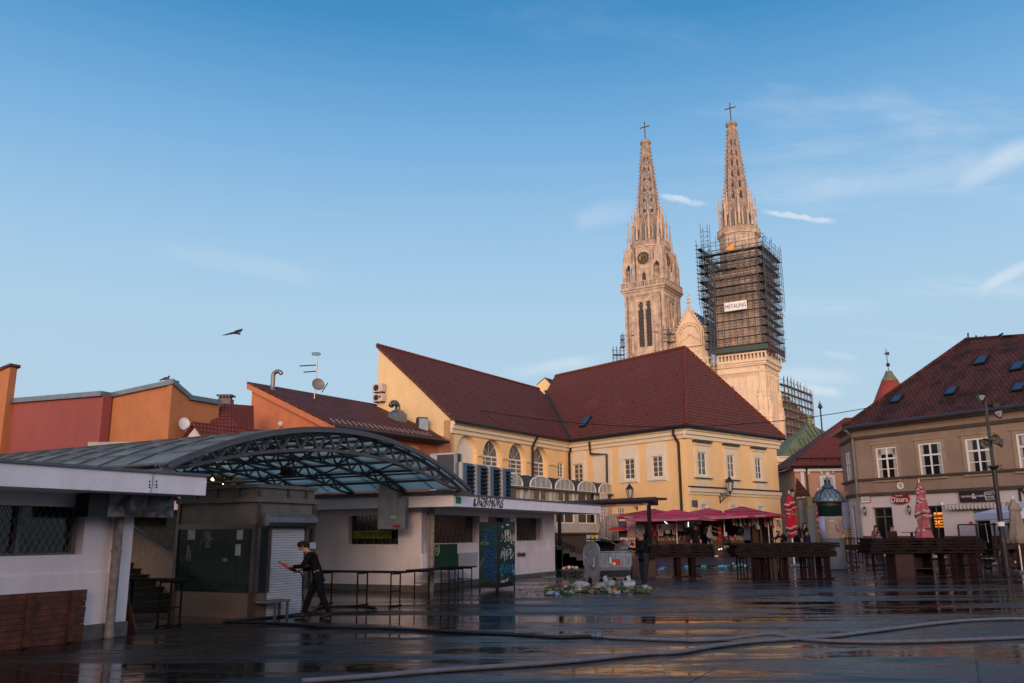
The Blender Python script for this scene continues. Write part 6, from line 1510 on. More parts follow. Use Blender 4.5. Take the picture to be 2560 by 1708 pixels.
# ------------------------------------------------------------------ stairs, upper terrace with cafe behind
def stairs():
 O=atZ(c(2,1600,1075),.0);O=atY(c(2,1600,1075),24.5);O.z=0
 S_=Fr(O,-62.5,-1) # u rises to the left and away
 T=thing('staircase','broad dark stone staircase climbing to the upper terrace behind the left kiosk','stairs',O);n=17;tr_,rs=.33,.16
 mb=MB();
 for i in range(n):mb.fb(S_,i*tr_,n*tr_,-.2,6.2,0 if i==0 else i*rs-.02,(i+1)*rs);mb.fb(S_,i*tr_-.03,i*tr_+.3,-.2,6.2,(i+1)*rs-.04,(i+1)*rs+.003)
 mb.build('steps',M('dark_stone_steps',(.06,.05,.05),.45,var=.4,vs=3),T)
 # sloping parapet behind the steps
 m_tz=M('pebble_concrete',(.34,.27,.23),.85,var=.4,vs=9,bump=.5,bs=50)
 mb=MB();H_=.95;mb.prism([S_.P(-1.2,-.22,0),S_.P(-1.2,-.22,.85),S_.P(.2,-.22,H_+.15),S_.P(n*tr_,-.22,n*rs+H_),S_.P(n*tr_,-.22,0)],S_.n*-.3);mb.build('parapet',m_tz,T)
 mb=MB();a,b=S_.P(-1.0,.0,.95),S_.P(n*tr_,.0,n*rs+.85);mb.tube([a,b],.025,6)
 for t in(.15,.5,.85):q=a.lerp(b,t);mb.tube([q+Vector((0,0,-.85)),q],.025,6)
 mb.build('handrail',m_truss,T)
 # retaining wall and terrace
 Y0=28.5;p=atY(c(2,1195,520),Y0);Wf=Fr(atY((300,1400),Y0),94,1)if False else Fr(Vector((-14,Y0+.3,0)),92,1)
 T2=thing('terrace_wall','rough concrete retaining wall with a slot opening below the upper terrace','wall',(-11,Y0,0))
 zA=Wf.px(c(2,1650,392))[1];op=Wf.rect(2,1100,418,1525,520)
 uR=5.9
 mb=wall(MB(),Wf,-6,uR,0,zA,[(op[0]-1,op[1],op[2],op[3])],.4,back=.6)
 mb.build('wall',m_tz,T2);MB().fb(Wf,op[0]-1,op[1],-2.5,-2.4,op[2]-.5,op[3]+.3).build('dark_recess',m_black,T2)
 mb=MB();mb.fb(Wf,-6,uR,-12,-.6,zA-.35,zA-.02);T3=mb.build('terrace',m_conc);single(T3,'upper terrace slab behind the canopy','terrace')
 # yellow vest-like thing behind the slot
 q=atY(c(2,1398,500),Y0+1.5);mb=MB();mb.blob(q+Vector((0,0,0)),(.12,.08,.14),8,6,.2);single(mb.build('hi_vis_jacket',M('hi_vis',(.55,.55,.02),.7)),'bright yellow jacket seen through the slot in the terrace wall','jacket')
 # white railing on top
 T4=thing('terrace_railing','thin white metal railing along the upper terrace edge','railing',(-11,Y0,zA));mb=MB();zr=zA+1.05
 mb.tube([Wf.P(-6,-.2,zr),Wf.P(uR,-.2,zr)],.03,5);mb.tube([Wf.P(-6,-.2,zr-.45),Wf.P(uR,-.2,zr-.45)],.02,5);mb.build('rail',m_frame,T4);mb=MB()
 for i in range(12):mb.tube([Wf.P(-6+i*1.08,-.2,zA),Wf.P(-6+i*1.08,-.2,zr)],.025,5)
 o=mb.build('posts',m_frame,T4)
 # cafe parasols with check flags
 mbl=M('bright_blue_canvas',(.015,.16,.42),.8)
 for i,(x,y,Yc,r)in enumerate(((2060,1250,30.5,1.5),(2230,1290,31.5,1.3),(1960,1195,33,1.5))):
  q=atY(c(1,x,y),Yc);T5=thing('blue_parasol',['large bright blue cafe parasol seen through the lattice arches','smaller blue cafe parasol further right behind the lattice','farther blue cafe parasol above the other two'][i],'parasol',(q.x,Yc,zA),'blue cafe parasols')
  mb=MB();mb.lathe([(.03,q.z+.55),(r,q.z),(r,q.z-.18)],(q.x,Yc,0),8);mb.build('canopy',mbl,T5);MB().tube([(q.x,Yc,zA-.1),(q.x,Yc,q.z+.6)],.03,6).build('pole',m_frame,T5)
 q=atY(c(1,2170,1310),29.8);T6=thing('checkered_flag','red and white chequered flag hanging behind the lattice arches','flag',q);mb=MB();f=Fr(q,90,1)
 for i in range(4):
  for j in range(4):mb.mi=(i+j)%2;mb.fb(f,-.3+i*.15,-.15+i*.15,0,.01,q.z-.3+j*.15,q.z-.15+j*.15)
 mb.build('cloth',[m_red,m_wht],T6)
 for i,(x,y)in enumerate(((1952,1318),(2043,1352))):
  q=atY(c(1,x,y),29.2);single(MB().blob(q,.055,8,6).build('light_bulb',M('warm_bulb',(1,.62,.2),.5,emit=14,var=0)),['left of the two glowing warm bulbs under the canopy','right of the two glowing warm bulbs, slightly lower'][i],'light bulb','warm bulbs')
  # pale facade behind the terrace
 T7=thing('pale_house','pale rendered house front glimpsed behind the terrace railing','house',(-13,40,0));mb=MB();mb.box(-19,-9.5,38.5,39.5,0,6.0);mb.build('wall',M('pale_render',(.45,.38,.33),.85,var=.3,vs=.8),T7)
 for i in range(4):MB().box(-17.6+i*2.0,-16.8+i*2.0,38.42,38.49,3.4,5.0).build('window',m_glassd,T7)
stairs()
def trestle(mb_legs,fr,u0,u1,z,v=0):
 pass
def market_table(lab,fr,u0,u1,v0,v1,z,legs,grp=None,boards=1,name='market_table',zg=0.0,thick=.035):
 T=thing(name,lab,'table',fr.P((u0+u1)/2,(v0+v1)/2,zg),grp)
 mb=MB();nb=3
 for i in range(nb):w=(v1-v0)/nb;mb.fb(fr,u0+random.uniform(-.08,.08),u1+random.uniform(-.08,.08),v0+i*w+.006,v0+(i+1)*w-.006,z-thick,z+random.uniform(-.004,.006))
 mb.build('table_top',m_wood,T)
 for u in legs:
  mb=MB()
  for v in(v0+.12,v1-.12):mb.bar(fr.P(u,v,zg),fr.P(u,v,z-thick),.035)
  mb.bar(fr.P(u,v0+.05,zg+.03),fr.P(u,v1-.05,zg+.03),.035);mb.bar(fr.P(u,v0+.12,z-thick-.03),fr.P(u,v1-.12,z-thick-.03),.03);mb.bar(fr.P(u,v0+.12,zg+.4),fr.P(u,v1-.12,zg+.4),.025)
  mb.build('leg_frame',m_rust,T)
 return T
def small_tables():
# table by the stairs
 q=G(c(2,1600,1430));f=Fr(q,-80,-1);T=market_table('wooden market table with rusty legs in front of the staircase',f,-.35,2.3,-.3,.35,.98,(-.0,.25,1.15,1.75),zg=0)
 b=G(c(2,1250,1480));tp=G(c(2,1120,1490));T=thing('leaning_board','dark triangular board leaning on the left kiosk corner','board',b)
 f2=Fr(b,-70,-1);MB().prism([f2.P(0,0,.0),f2.P(.75,0,.0),f2.P(.62,.0,1.15),f2.P(.52,0,1.2)],f2.n*-.04).build('board',m_wood2,T)
 # tables along the right kiosk
 q0=G(c(4,1510,1222));q=RE.P(0,0,0);z=.98
 f=Fr(G(c(4,1970,1245)),-66,-1);
 A=f.px(c(4,2080,908),.0);B=f.px(c(4,1360,918),.0);market_table('long narrow market table behind the man with the hose',f,A[0],B[0]+.8,-.6,.1,(A[1]+B[1])/2,(.02,1.05,2.2),zg=0.01)
 f=Fr(RK.P(0,1.0,0),RK.az,1);A=f.px(c(5,390,1182),.0);B=f.px(c(5,862,1170),.0);
 market_table('two rough boards on rusty frames against the right kiosk wall',f,A[0],B[0],-.75,.0,(A[1]+B[1])/2,(A[0]+.35,A[0]+1.9,A[0]+2.4,B[0]-.2),zg=.03)
small_tables()
# ------------------------------------------------------------------ graffiti covered cabinet
def cabinet():
 q=G((1246,1479));z0=q.z;R_=Fr(q,RK.az,1);L_=Fr(q,RK.az-90,-1);W1=R_.px(c(5,1203,1100))[0];W2=L_.px(c(5,872,1100))[0];zt=R_.px(c(5,1060,762))[1]
 T=thing('graffiti_cabinet','tall dark green cabinet covered in stickers and blue and white graffiti tags','cabinet',q)
 mb=MB();mb.fb(R_,0,W1,-W2,0,z0+.25,zt);mb.build('body',M('bottle_green_panel',(.012,.045,.035),.5,var=.5,vs=3,col2=(.006,.018,.018)),T)
 mb=MB();mb.fb(R_,.05,W1-.05,-W2+.05,-.05,z0+.1,z0+.25)
 for u in(.0,W1-.04):
  for v in(-W2,-.04):mb.fb(R_,u,u+.04,v,v+.04,z0,z0+.25)
 mb.build('base',m_black,T)
 mb=MB();mb.fb(R_,-.015,W1+.015,-W2-.01,.015,zt,zt+.03);mb.fb(R_,-.01,.02,-.02,.012,z0+.25,zt);mb.build('edge_trim',m_black,T)
 rnd=random.Random(12);H_=zt-z0-.25
 blue=M('blue_spray',(.01,.07,.20),.6,var=.4,vs=6);white=M('white_spray',(.45,.47,.47),.7,var=.3,vs=9);grn=M('green_spray',(.12,.38,.10),.7,var=.2);gry=M('grey_spray',(.16,.17,.18),.7)
 def P2(fr,k,x,y,v):u,z=fr.px(c(k,x,y));return fr.P(u,v,z)
 # left face: blue sprayed figure with long strokes
 L=lambda pts,r,fr,v=.006,k=5:MB_.tube([P2(fr,k,x,y,v)for x,y in pts],r,4)
 MB_=MB()
 for i in range(16):
  y=840+i*28;xs=[905+rnd.random()*25+(20 if y>1000 else 0),930+rnd.random()*20,960+rnd.random()*30,1000+rnd.random()*30,1025+rnd.random()*12]
  L([(x,y+rnd.uniform(-26,26))for x in xs],.022,L_)
 L([(965+34*cos(t),880+42*sin(t))for t in[2*pi*i/14 for i in range(15)]],.02,L_);L([(930,960),(925,1100),(930,1250),(985,1300)],.03,L_)
 L([(1000,900),(1005,1050),(1000,1200),(990,1290)],.03,L_)
 for y in(1100,1140,1185,1225,1260):L([(925,y),(950,y-25),(960,y+18),(985,y-22),(1000,y+15),(1030,y-10)],.02,L_)
 MB_.build('blue_graffiti',blue,T)
 MB_=MB();L([(885,962),(900,935),(918,932),(900,950),(920,962),(905,968)],.012,L_,.012);L([(925,950),(935,930),(950,935),(940,955),(958,965),(962,940),(925,972)],.012,L_,.012);MB_.build('green_tag',grn,T)
 MB_=MB();L([(882,1165),(888,1110),(902,1150),(905,1090),(918,1120),(912,1070),(930,1100),(925,1045),(945,1060)],.01,L_,.012);MB_.build('grey_tag',gry,T)
 MB_=MB();L([(1070,1090),(1085,1015),(1080,1060),(1100,1020),(1098,1070)],.012,R_);L([(1105,1110),(1100,1040),(1120,1020),(1118,1060),(1105,1065)],.012,R_);L([(1125,1100),(1128,1010),(1150,1005),(1160,1030),(1128,1060)],.012,R_);L([(1160,1095),(1165,1000),(1190,1040),(1165,1090)],.012,R_)
 L([(1070,1310),(1080,1290),(1085,1312),(1095,1288),(1100,1310),(1110,1290),(1125,1282),(1130,1305)],.013,R_);L([(1160,930),(1165,870),(1175,920),(1185,860),(1190,935),(1198,880)],.012,R_)
 MB_.build('white_tags',white,T)
 MB_=MB();L([(1068,1230),(1075,1140),(1085,1220),(1095,1135),(1105,1225)],.02,R_);L([(1115,1220),(1120,1135),(1140,1150),(1120,1180),(1145,1225)],.02,R_);L([(1155,1140),(1150,1215),(1175,1220),(1178,1140)],.02,R_);L([(1182,1150),(1198,1145),(1190,1250)],.02,R_);MB_.build('blue_tag',M('light_blue_spray',(.01,.16,.30),.6),T)
 MB_=MB();L([(1135+24*cos(t),876+50*sin(t))for t in[2*pi*i/20 for i in range(21)]],.022,R_,.012);MB_.build('ring_sticker',M('pale_gold',(.42,.40,.24),.6),T)
 MB_=MB();L([(1135,845),(1128,870),(1140,895),(1135,905)],.04,R_,.01);MB_.build('figure_sticker',white,T)
 st=MB();mats=[white,m_red,blue,MATS['pale_gold'],grn,gry]
 for i in range(58):
  x=rnd.uniform(1062,1196);y=rnd.uniform(785,1010)if i<40 else rnd.uniform(1010,1290);u,z=R_.px(c(5,x,y));s=rnd.uniform(.02,.05);st.mi=rnd.choice([0,0,0,1,2,3,4,5,5])
  st.prism([R_.P(u+s*cos(t)*rnd.uniform(.7,1.1),.004+.0001*i,z+s*sin(t)*rnd.uniform(.6,1.3))for t in[2*pi*k/6 for k in range(6)]],R_.n*.002)
 o=st.build('stickers',mats,T);o['kind']='stuff'
 u,z=R_.px(c(5,1134,779));MB().fb(R_,u-.1,u+.1,.003,.01,z-.03,z+.03).build('label_plate',white,T)
cabinet()
# ------------------------------------------------------------------ unseen house row added behind the viewer to shade the square
def houses_behind():
 m_a=M('dull_render',(.30,.25,.2),.9,var=.2,stain=.3)
 for i,(x0,x1,y,h)in enumerate(((-60,-34,-14,9),(-34,-12,-18,9.5),(-12,14,-18,9.2),(14,40,-18,9.8),(40,70,-14,9.4))):
  T=thing('shade_house',['unseen house added for shade far left behind the viewer','taller unseen house added for shade left behind the viewer','unseen house added for shade straight behind the viewer','unseen house added for shade right behind the viewer','unseen house added for shade far right behind the viewer'][i],'house',((x0+x1)/2,y-5,0),'unseen houses added for shade')
  mb=MB();mb.box(x0,x1,y-10,y,0,h-2);mb.build('wall',m_a,T)
  mb=MB();mb.prism([(x0-.02,y+.5,h-2),(x0-.02,y-10.5,h-2),(x0-.02,y-5,h+1.5)],(x1-x0+.04,0,0));mb.build('roof',m_tileo,T)
  for k in range(int((x1-x0)/3.2)):
   for z in(1.0,4.4):
    if z+1.8<h-2.3:MB().box(x0+1.2+k*3.2,x0+2.3+k*3.2,y-.05,y+.03,z,z+1.8).build('window',m_glassd,T)
houses_behind()
# ------------------------------------------------------------------ conservatory in front of the yellow wing
def conservatory():
 v0=4.2;V=Fr(YW.P(0,v0,0),YW.az,1);X=lambda x,y:V.px(c(5,x,y))
 bays=[(1185,1270),(1340,1535),(1572,1742),(1778,1940),(1970,2075)]
 zs=X(1440,440)[1];zt=X(1440,337)[1];us=[(X(a,450)[0],X(b,450)[0])for a,b in bays];w=sum(b-a for a,b in us[1:4])/3;us[0]=(us[0][1]-w,us[0][1]);us[4]=(us[4][0],us[4][0]+w)
 zm0=X(1440,553)[1];zm1=X(1440,455)[1];zl1=X(1860,680)[1];zl0=X(1860,768)[1];zb=X(1860,850)[1]
 T=thing('glass_conservatory','two storey white framed glass veranda with five barrel vaulted bays along the yellow wing','conservatory',V.P((us[0][0]+us[4][1])/2,0,.6))
 m_w=M('aged_white_panel',(.50,.47,.42),.7,var=.35,vs=3,stain=.3);m_rf=M('dark_vault_roof',(.045,.05,.05),.6,var=.4,vs=4);m_pg=M('milky_pane',(.34,.36,.31),.3,var=.35,vs=3)
 U0,U1=us[0][0]-.2,us[4][1]+.2
 mb=MB();mb.fb(V,U0,U1,-.2,0,zb,zl0-.0);mb.fb(V,U0,U1,-.2,.0,zl1+.03,zm0-.03);mb.fb(V,U0,U1,-.25,.04,zm1+.03,zs)
 for a,b in us:
  for s in(a-.12,b+.0):mb.fb(V,s,s+.12,-.2,.02,zl0,zl1+.03);mb.fb(V,s,s+.12,-.2,.02,zm0-.03,zm1+.03)
 for k in range(int((U1-U0)/.32)):mb.fb(V,U0+k*.32,U0+k*.32+.02,.0,.012,zb,zl0)
 mb.build('panelling',m_w,T)
 for i,(a,b)in enumerate(us):
  window(T,V,a,b,zm0-.03,zm1+.03,v=-.08,cols=2,rows=1,fw=.06,mg=m_glass,curtain=.2 if i<3 else 0)
  if b>X(1540,700)[0]:window(T,V,a,b,zl0,zl1+.03,v=-.08,cols=2,rows=1,fw=.06,mg=m_glassd)
  cu,r=(a+b)/2,(b-a)/2;hz_=zt-zs;arc=[(cu+r*cos(t),zs+hz_*sin(t)**.75)for t in[pi*k/16 for k in range(17)]]
  mb=MB();mb.prism([V.P(u,.0,z)for u,z in arc],V.n*-.04);br=mb.build('arched_pane',m_pg,T)
  mb=MB();mb.tube([V.P(u,.02,z)for u,z in arc],.045,5);mb.tube([V.P(a,.02,zs),V.P(b,.02,zs)],.04,4)
  for k in(-.5,0,.5):mb.tube([V.P(cu+r*k,.02,zs),V.P(cu+r*k,.02,zs+hz_*sqrt(1-k*k)**.75)],.015,4)
  mb.build('arch_frame',m_frame,br)
  mb=MB();q=[V.P(u,-.04,z+.05)for u,z in arc];q2=[p-V.n*4.0 for p in q];n=len(q);mb.add(q+q2,[(k,k+1,n+k+1,n+k)for k in range(n-1)]);mb.prism([V.P(u,-.045,z)for u,z in arc],V.n*-3.9)
  mb.build('bay_roof',m_rf,T)
  mb=MB();mb.blob(V.P(cu,-1.2,zs+hz_+.02),(.45,.45,.12),10,4);mb.build('roof_vent',m_black,T)
 mb=MB();mb.fb(V,U0,U1,-v0+.3,-.21,1.3,zs);mb.build('body',m_w,T)
 mb=MB();mb.fb(V,U0-.1,U1+.1,-v0+.3,.25,.4,zb);mb.fb(V,U0-.1,U1+.1,.1,.4,zb-.12,zb);mb.build('stone_base',M('dark_stone_base',(.085,.06,.045),.85,var=.4,vs=3,stain=.4),T)
 mb=MB();mb.fb(V,U0,U1,.04,.2,zs-.12,zs-.02);mb.build('gutter',M('grimy_gutter',(.12,.11,.10),.6,var=.5,vs=5),T)
 # tall barred window at the far end
 r=V.rect(5,1985,490,2045,545);
 for i in range(2):
  q=V.rect(5,1983,[490,620][i],2048,[548,752][i],.3);
  mb=MB();
  for k in range(5):mb.fb(V,q[0]+(q[1]-q[0])*k/4-.02,q[0]+(q[1]-q[0])*k/4+.02,.28,.32,q[2],q[3])
  for k in range(5):mb.fb(V,q[0],q[1],.285,.315,q[2]+(q[3]-q[2])*k/4-.02,q[2]+(q[3]-q[2])*k/4+.02)
  o=mb.build('barred_window',m_frame,T);MB().fb(V,q[0],q[1],.22,.24,q[2],q[3]).build('pane',m_glassd,o)
  # steps with railing, downpipe, table with leftovers
 q=G(c(5,1600,1180));S_=Fr(q,YW.az,1);T2=thing('iron_railing','black iron stair railing beside the kiosk end','railing',q)
 Sx=Fr(G(c(5,1640,1255)),35,1)
 a,b=atY(c(5,1565,905),q.y+.2),atY(c(5,1752,985),q.y+4.5)
 mb=MB();n=13;
 for i in range(n+1):p=a.lerp(b,i/n);mb.tube([Vector((p.x,p.y,g(p.y)+.0)),p],.018,4)
 mb.tube([a,b],.03,5);mb.build('rail',m_black,T2)
 m1,m2=atY(c(5,1637,925),q.y-1),atY(c(5,1635,1255),q.y-1);mb=MB();mb.tube([m1,m2],.035,5);mb.tube([m1+Vector((0,0,-.05)),b],.03,5);mb.tube([m1+Vector((0,0,-.6)),b+Vector((0,0,-.5))],.015,5);mb.build('post',m_black,T2)
 T3=thing('stone_steps','short flight of dark stone steps behind the iron railing','steps',q);mb=MB()
 for i in range(6):z_=g(q.y)+.16*(6-i);mb.box(q.x-1.2,q.x+.25+i*.32,q.y+.8,q.y+4.6,g(q.y),z_)
 mb.build('steps',MATS['dark_stone_steps'],T3)
conservatory()
# ------------------------------------------------------------------ restaurant pergola with the beam sign
def pergola():
 O=atY(c(6,812,590),39.5);O.z=0;F_=Fr(O,-38,-1);X=lambda x,y:F_.px(c(6,x,y));u1=X(0,590)[0]+2.0;zt=X(812,557)[1];zb=X(812,600)[1];zr=X(812,537)[1]
 T=thing('pergola','low dark roofed restaurant pergola with a beige name board KEREMPUH','pergola',O)
 mb=MB();mb.fb(F_,-.5,u1,-.7,.18,zt+.02,zr+.02);mb.tube([F_.P(-.6,.15,(zt+zr)/2-.02),F_.P(u1,.15,(zt+zr)/2)],.12,8);mb.build('roof',M('dark_brown_roof',(.045,.02,.02),.5,var=.3),T)
 bd=MB().fb(F_,.0,u1,.0,.06,zb,zt+.0).build('name_board',M('beige_board',(.34,.25,.18),.7,var=.15),T)
 u0_,ue=X(518,600)[0],X(375,600)[0];full=abs(ue-u0_)*1.02
 mb=MB();mb.text('KEREMPUH',F_,0,.065,(zt+zb)/2,.40,.004);xs=[(v-F_.o).dot(F_.d)for v in mb.v];k=full/(max(xs)-min(xs));mid=(u0_+ue)/2
 mb.v=[v+F_.d*((v-F_.o).dot(F_.d)*(k-1)+mid)for v in mb.v];mb.build('lettering',m_black,bd)
 mb=MB();mb.text('restoran',F_,X(703,585)[0],.065,(zt+zb)/2,.16,.004,1.2);mb.fb(F_,X(775,583)[0],X(740,583)[0],.06,.07,(zt+zb)/2-.06,(zt+zb)/2-.03);mb.fb(F_,X(775,583)[0],X(740,583)[0],.06,.07,(zt+zb)/2+.03,(zt+zb)/2+.07);mb.build('small_lettering',m_gut,bd)
 for u in(.0,u1-1.9):mb=MB();mb.fb(F_,u,u+.13,-.15,-.02,.2,zb+.1);mb.build('post',m_gut,T)
 mb=MB();mb.fb(F_,-.5,-.02,-.1,.05,zb-.02,zt);
 for u in(-.4,-.18):mb.blob(F_.P(u,.08,(zt+zb)/2),.06,6,5)
 mb.build('spot_lamps',m_black,T)
pergola()
# ------------------------------------------------------------------ lanterns
def lantern(name,lab,p,h,wall=None,wd=None,grp=None):
 """p = bottom centre of the glass body, h = overall height"""
 T=thing(name,lab,'lantern',p,grp);s=h/1.0
 mb=MB();r0,r1=.14*s,.25*s
 for k in range(6):
  t=2*pi*k/6;mb.tube([p+Vector((r0*cos(t),r0*sin(t),0)),p+Vector((r1*cos(t),r1*sin(t),.55*s))],.018*s,4)
 mb.lathe([(r1*1.12,.55*s),(r1*1.1,.59*s),(.13*s,.80*s),(.10*s,.84*s),(.06*s,.90*s),(.02*s,1.0*s)],p,6);mb.lathe([(.04*s,-.16*s),(.07*s,-.08*s),(r0*1.05,-.02*s),(r0*1.05,0)],p,6);mb.build('frame',m_black,T)
 mb=MB();mb.lathe([(r0*.9,.01*s),(r1*.93,.54*s)],p,6);mb.build('glass',M('lantern_glass',(.42,.40,.36),.25,var=.1),T)
 if wall is not None:
  mb=MB();a=p+Vector((0,0,-.14*s));b=wall
  mb.tube([a,a+Vector((0,0,-.16*s)),b+Vector((0,0,.12*s))],.03*s,5);m_=a.lerp(b,.5)+Vector((0,0,-.2*s));mb.tube([a+Vector((0,0,-.12*s)),m_,b+Vector((0,0,-.42*s))],.02*s,5)
  n=12;rr=.14*s;cc=a.lerp(b,.62)+Vector((0,0,-.12));d=(b-a);d.z=0;d.normalize()
  mb.tube([cc+d*(rr*cos(2*pi*i/n))+Vector((0,0,rr*sin(2*pi*i/n)))for i in range(n+1)],.015,4);cc=a.lerp(b,.85)+Vector((0,0,-.18));rr=.2*s;mb.tube([cc+d*(rr*cos(2*pi*i/n))+Vector((0,0,rr*sin(2*pi*i/n)))for i in range(n+1)],.015,4)
  w_=Fr(b,0,1);mb.tube([b+Vector((0,0,-.5*s)),b+Vector((0,0,.2*s))],.045*s,4);mb.build('bracket',m_black,T)
 return T
u_,z_=YR.px(c(6,1562,488),.95);u2,z2=YR.px(c(6,1468,520),.03)
lantern('wall_lantern','black hexagonal lantern on a scrolled iron bracket on the yellow right front',YR.P(u_,.95,z_+.12),1.05,YR.P(u2,.03,z_-.12))
u_,z_=YL.px(c(6,643,530),1.0)
lantern('wall_lantern','black hexagonal lantern above the pergola on the yellow left face',YL.P(u_,1.0,z_),1.0,YL.P(u_+.3,.03,z_-.35))
q=atY(c(7,228,530),62.3);lantern('wall_lantern','black lantern hanging in the gap before the salmon house',q,.72,q+Vector((.7,1.6,-.0)))
for i,(x,y)in enumerate(((880,650),(1286,640))):
 u_,z_=DF.px(c(7,x,y),.25);lantern('wall_lantern',['small dark lantern on the shop wall below the street name sign','small dark lantern on the shop wall below the red oval sign'][i],DF.P(u_,.2,z_-.1),.36,DF.P(u_-.05,.02,z_-.0),grp='small lanterns on the shop wall')
 # ------------------------------------------------------------------ signs on the shop front
def signs():
 X=lambda x,y:DF.px(c(7,x,y))
 D2=Fr(DF.P(0,.03,0),DF.az,1)
 a,b=X(855,578),X(942,514);T=thing('street_sign','white street name sign reading DOLAC with a red rim','sign',DF.P((a[0]+b[0])/2,.05,a[1]))
 rr=lambda a0,a1,b0,b1,r:[(a0+r+r*cos(t),b0+r+r*sin(t))if q==2 else None for q,t in()]or[(x+r*cos(t),y+r*sin(t))for x,y,t0 in((a1-r,b1-r,0),(a0+r,b1-r,pi/2),(a0+r,b0+r,pi),(a1-r,b0+r,1.5*pi))for t in(t0,t0+pi/8,t0+pi/4,t0+3*pi/8,t0+pi/2)]
 z0=(a[1]+X(942,580)[1])/2;z1=(b[1]+X(855,512)[1])/2
 MB().prism([D2.P(u,0,z)for u,z in rr(a[0],b[0],z0,z1,.07)],D2.n*.02).build('rim',m_red,T);MB().prism([D2.P(u,.02,z)for u,z in rr(a[0]+.03,b[0]-.03,z0+.03,z1-.03,.05)],D2.n*.006).build('plate',m_frame,T)
 MB().text('DOLAC',D2,(a[0]+b[0])/2,.03,(z0+z1)/2,.27,.003,.62).build('lettering',m_black,T)
 a,b=X(1143,560),X(1304,520);cz=(X(1143,540)[1]+X(1304,540)[1])/2;hh=(X(1222,492)[1]-X(1222,588)[1])/2;cu=(a[0]+b[0])/2;hw=(b[0]-a[0])/2
 T=thing('oval_sign','red oval shop sign reading Dinara in white','sign',DF.P(cu,.05,cz-hh));sup=lambda k,v0,v1,m:MB().prism([D2.P(cu+k*hw*(abs(cos(t))**.8)*(1 if cos(t)>0 else-1),v0,cz+k*hh*(abs(sin(t))**.8)*(1 if sin(t)>0 else-1))for t in[2*pi*i/32 for i in range(32)]],D2.n*(v1-v0)).build('plate' if k<1 else 'rim',m,T)
 sup(1,0,.1,M('pale_red_rim',(.30,.02,.02),.4));sup(.9,.1,.12,M('sign_red',(.22,.008,.012),.35,var=.1))
 mw=M('sign_white',(.66,.64,.64),.5,var=0);MB().text('Dinara',D2,cu,.125,cz-.05,.40,.006,.92).build('lettering',mw,T);MB().text('PEKARNE',D2,cu,.125,cz+hh*.56,.07,.004,1.4).build('small_lettering',mw,T)
 a,b=X(1775,575),X(2112,465);z0=(X(1775,575)[1]+X(2100,560)[1])/2;z1=(X(1775,472)[1]+X(2100,458)[1])/2
 T=thing('shop_sign','long black shop sign reading UKUSNO & DOBRO FAST FOOD above the striped awning','sign',DF.P((a[0]+b[0])/2,.1,z0))
 MB().fb(D2,a[0],b[0],0,.1,z0,z1).build('board',M('sign_black',(.02,.008,.009),.4,var=.1),T)
 zc=(z0+z1)/2;ux=lambda x:X(x,520)[0]
 MB().text('UKUSNO',D2,ux(1836),.105,zc,.125,.003,1.1).text('&',D2,ux(1904),.105,zc,.36,.004).text('DOBRO',D2,ux(1966),.105,zc,.125,.003,1.05).build('lettering',mw,T)
 mb=MB();mb.text('FAST',D2,ux(2050),.105,zc+.075,.16,.003).text('FOOD',D2,ux(2052),.105,zc-.075,.15,.003)
 cu_=ux(2054);hb=.235;ang=.12;P4=[D2.P(cu_+(x*cos(ang)-y*sin(ang))*hb,.108,zc+(x*sin(ang)+y*cos(ang))*hb*.8)for x,y in((-1,-1),(1,-1),(1,1),(-1,1))]
 for i in range(4):mb.tube([P4[i],P4[(i+1)%4]],.012,4)
 mb.build('fast_food_box',mw,T)
 a=X(2245,555);T=thing('wall_letter','big dark letter N mounted on the shop wall at the right edge','sign',DF.P(X(2300,555)[0],.03,a[1]));MB().text('NK',D2,X(2420,500)[0],.02,X(2290,503)[1],1.0,.02,.85).build('letter',M('dark_red_letter',(.03,.008,.008),.5),T)
 # scalloped awning
 u0,u1=X(1662,600)[0],X(2225,600)[0];z1=X(1700,592)[1];zz=X(1700,640)[1];T=thing('striped_awning','rolled in cream striped awning with a scalloped valance','awning',DF.P((u0+u1)/2,.2,zz))
 mb=MB();mb.sm=True;n=96;prof=[(.02,z1),(.2,z1+.02),(.32,z1-.04),(.36,(z1+zz)/2),(.35,zz)];P_=[]
 for i in range(n+1):
  u=u0+(u1-u0)*i/n;sc=.06*abs(sin(pi*i/6));P_+=[DF.P(u,v+(.02*sin(pi*i/3)if k>2 else 0),z-(-.05+sc if k==4 else 0)*(1 if k==4 else 0))for k,(v,z)in enumerate(prof)]
 mb.add(P_,[(i*5+k,(i+1)*5+k,(i+1)*5+k+1,i*5+k+1)for i in range(n)for k in range(4)]);mb.m=[(f//4//3)%2 for f in range(len(mb.f))]
 mb.build('fabric',[M('awning_cream',(.52,.46,.38),.8),M('awning_grey',(.36,.32,.27),.8)],T);MB().tube([DF.P(u0,.33,zz+.1),DF.P(u1,.33,zz+.1)],.02,5).build('front_bar',m_steel,T)
 a=X(1858,768);b=X(1878,750);single(MB().fb(D2,a[0],b[0],0,.06,a[1],b[1]).fb(D2,a[0]+.03,b[0]-.03,.06,.07,a[1]+.04,b[1]-.04).build('alarm_box',m_red),'small red alarm box on the shop wall','alarm box')
 u_,z_=X(1612,588);single(MB().blob(DF.P(u_,.12,z_),.09,8,6).build('dome_camera',m_frame),'small white dome camera beside the bakery door','camera')
signs()
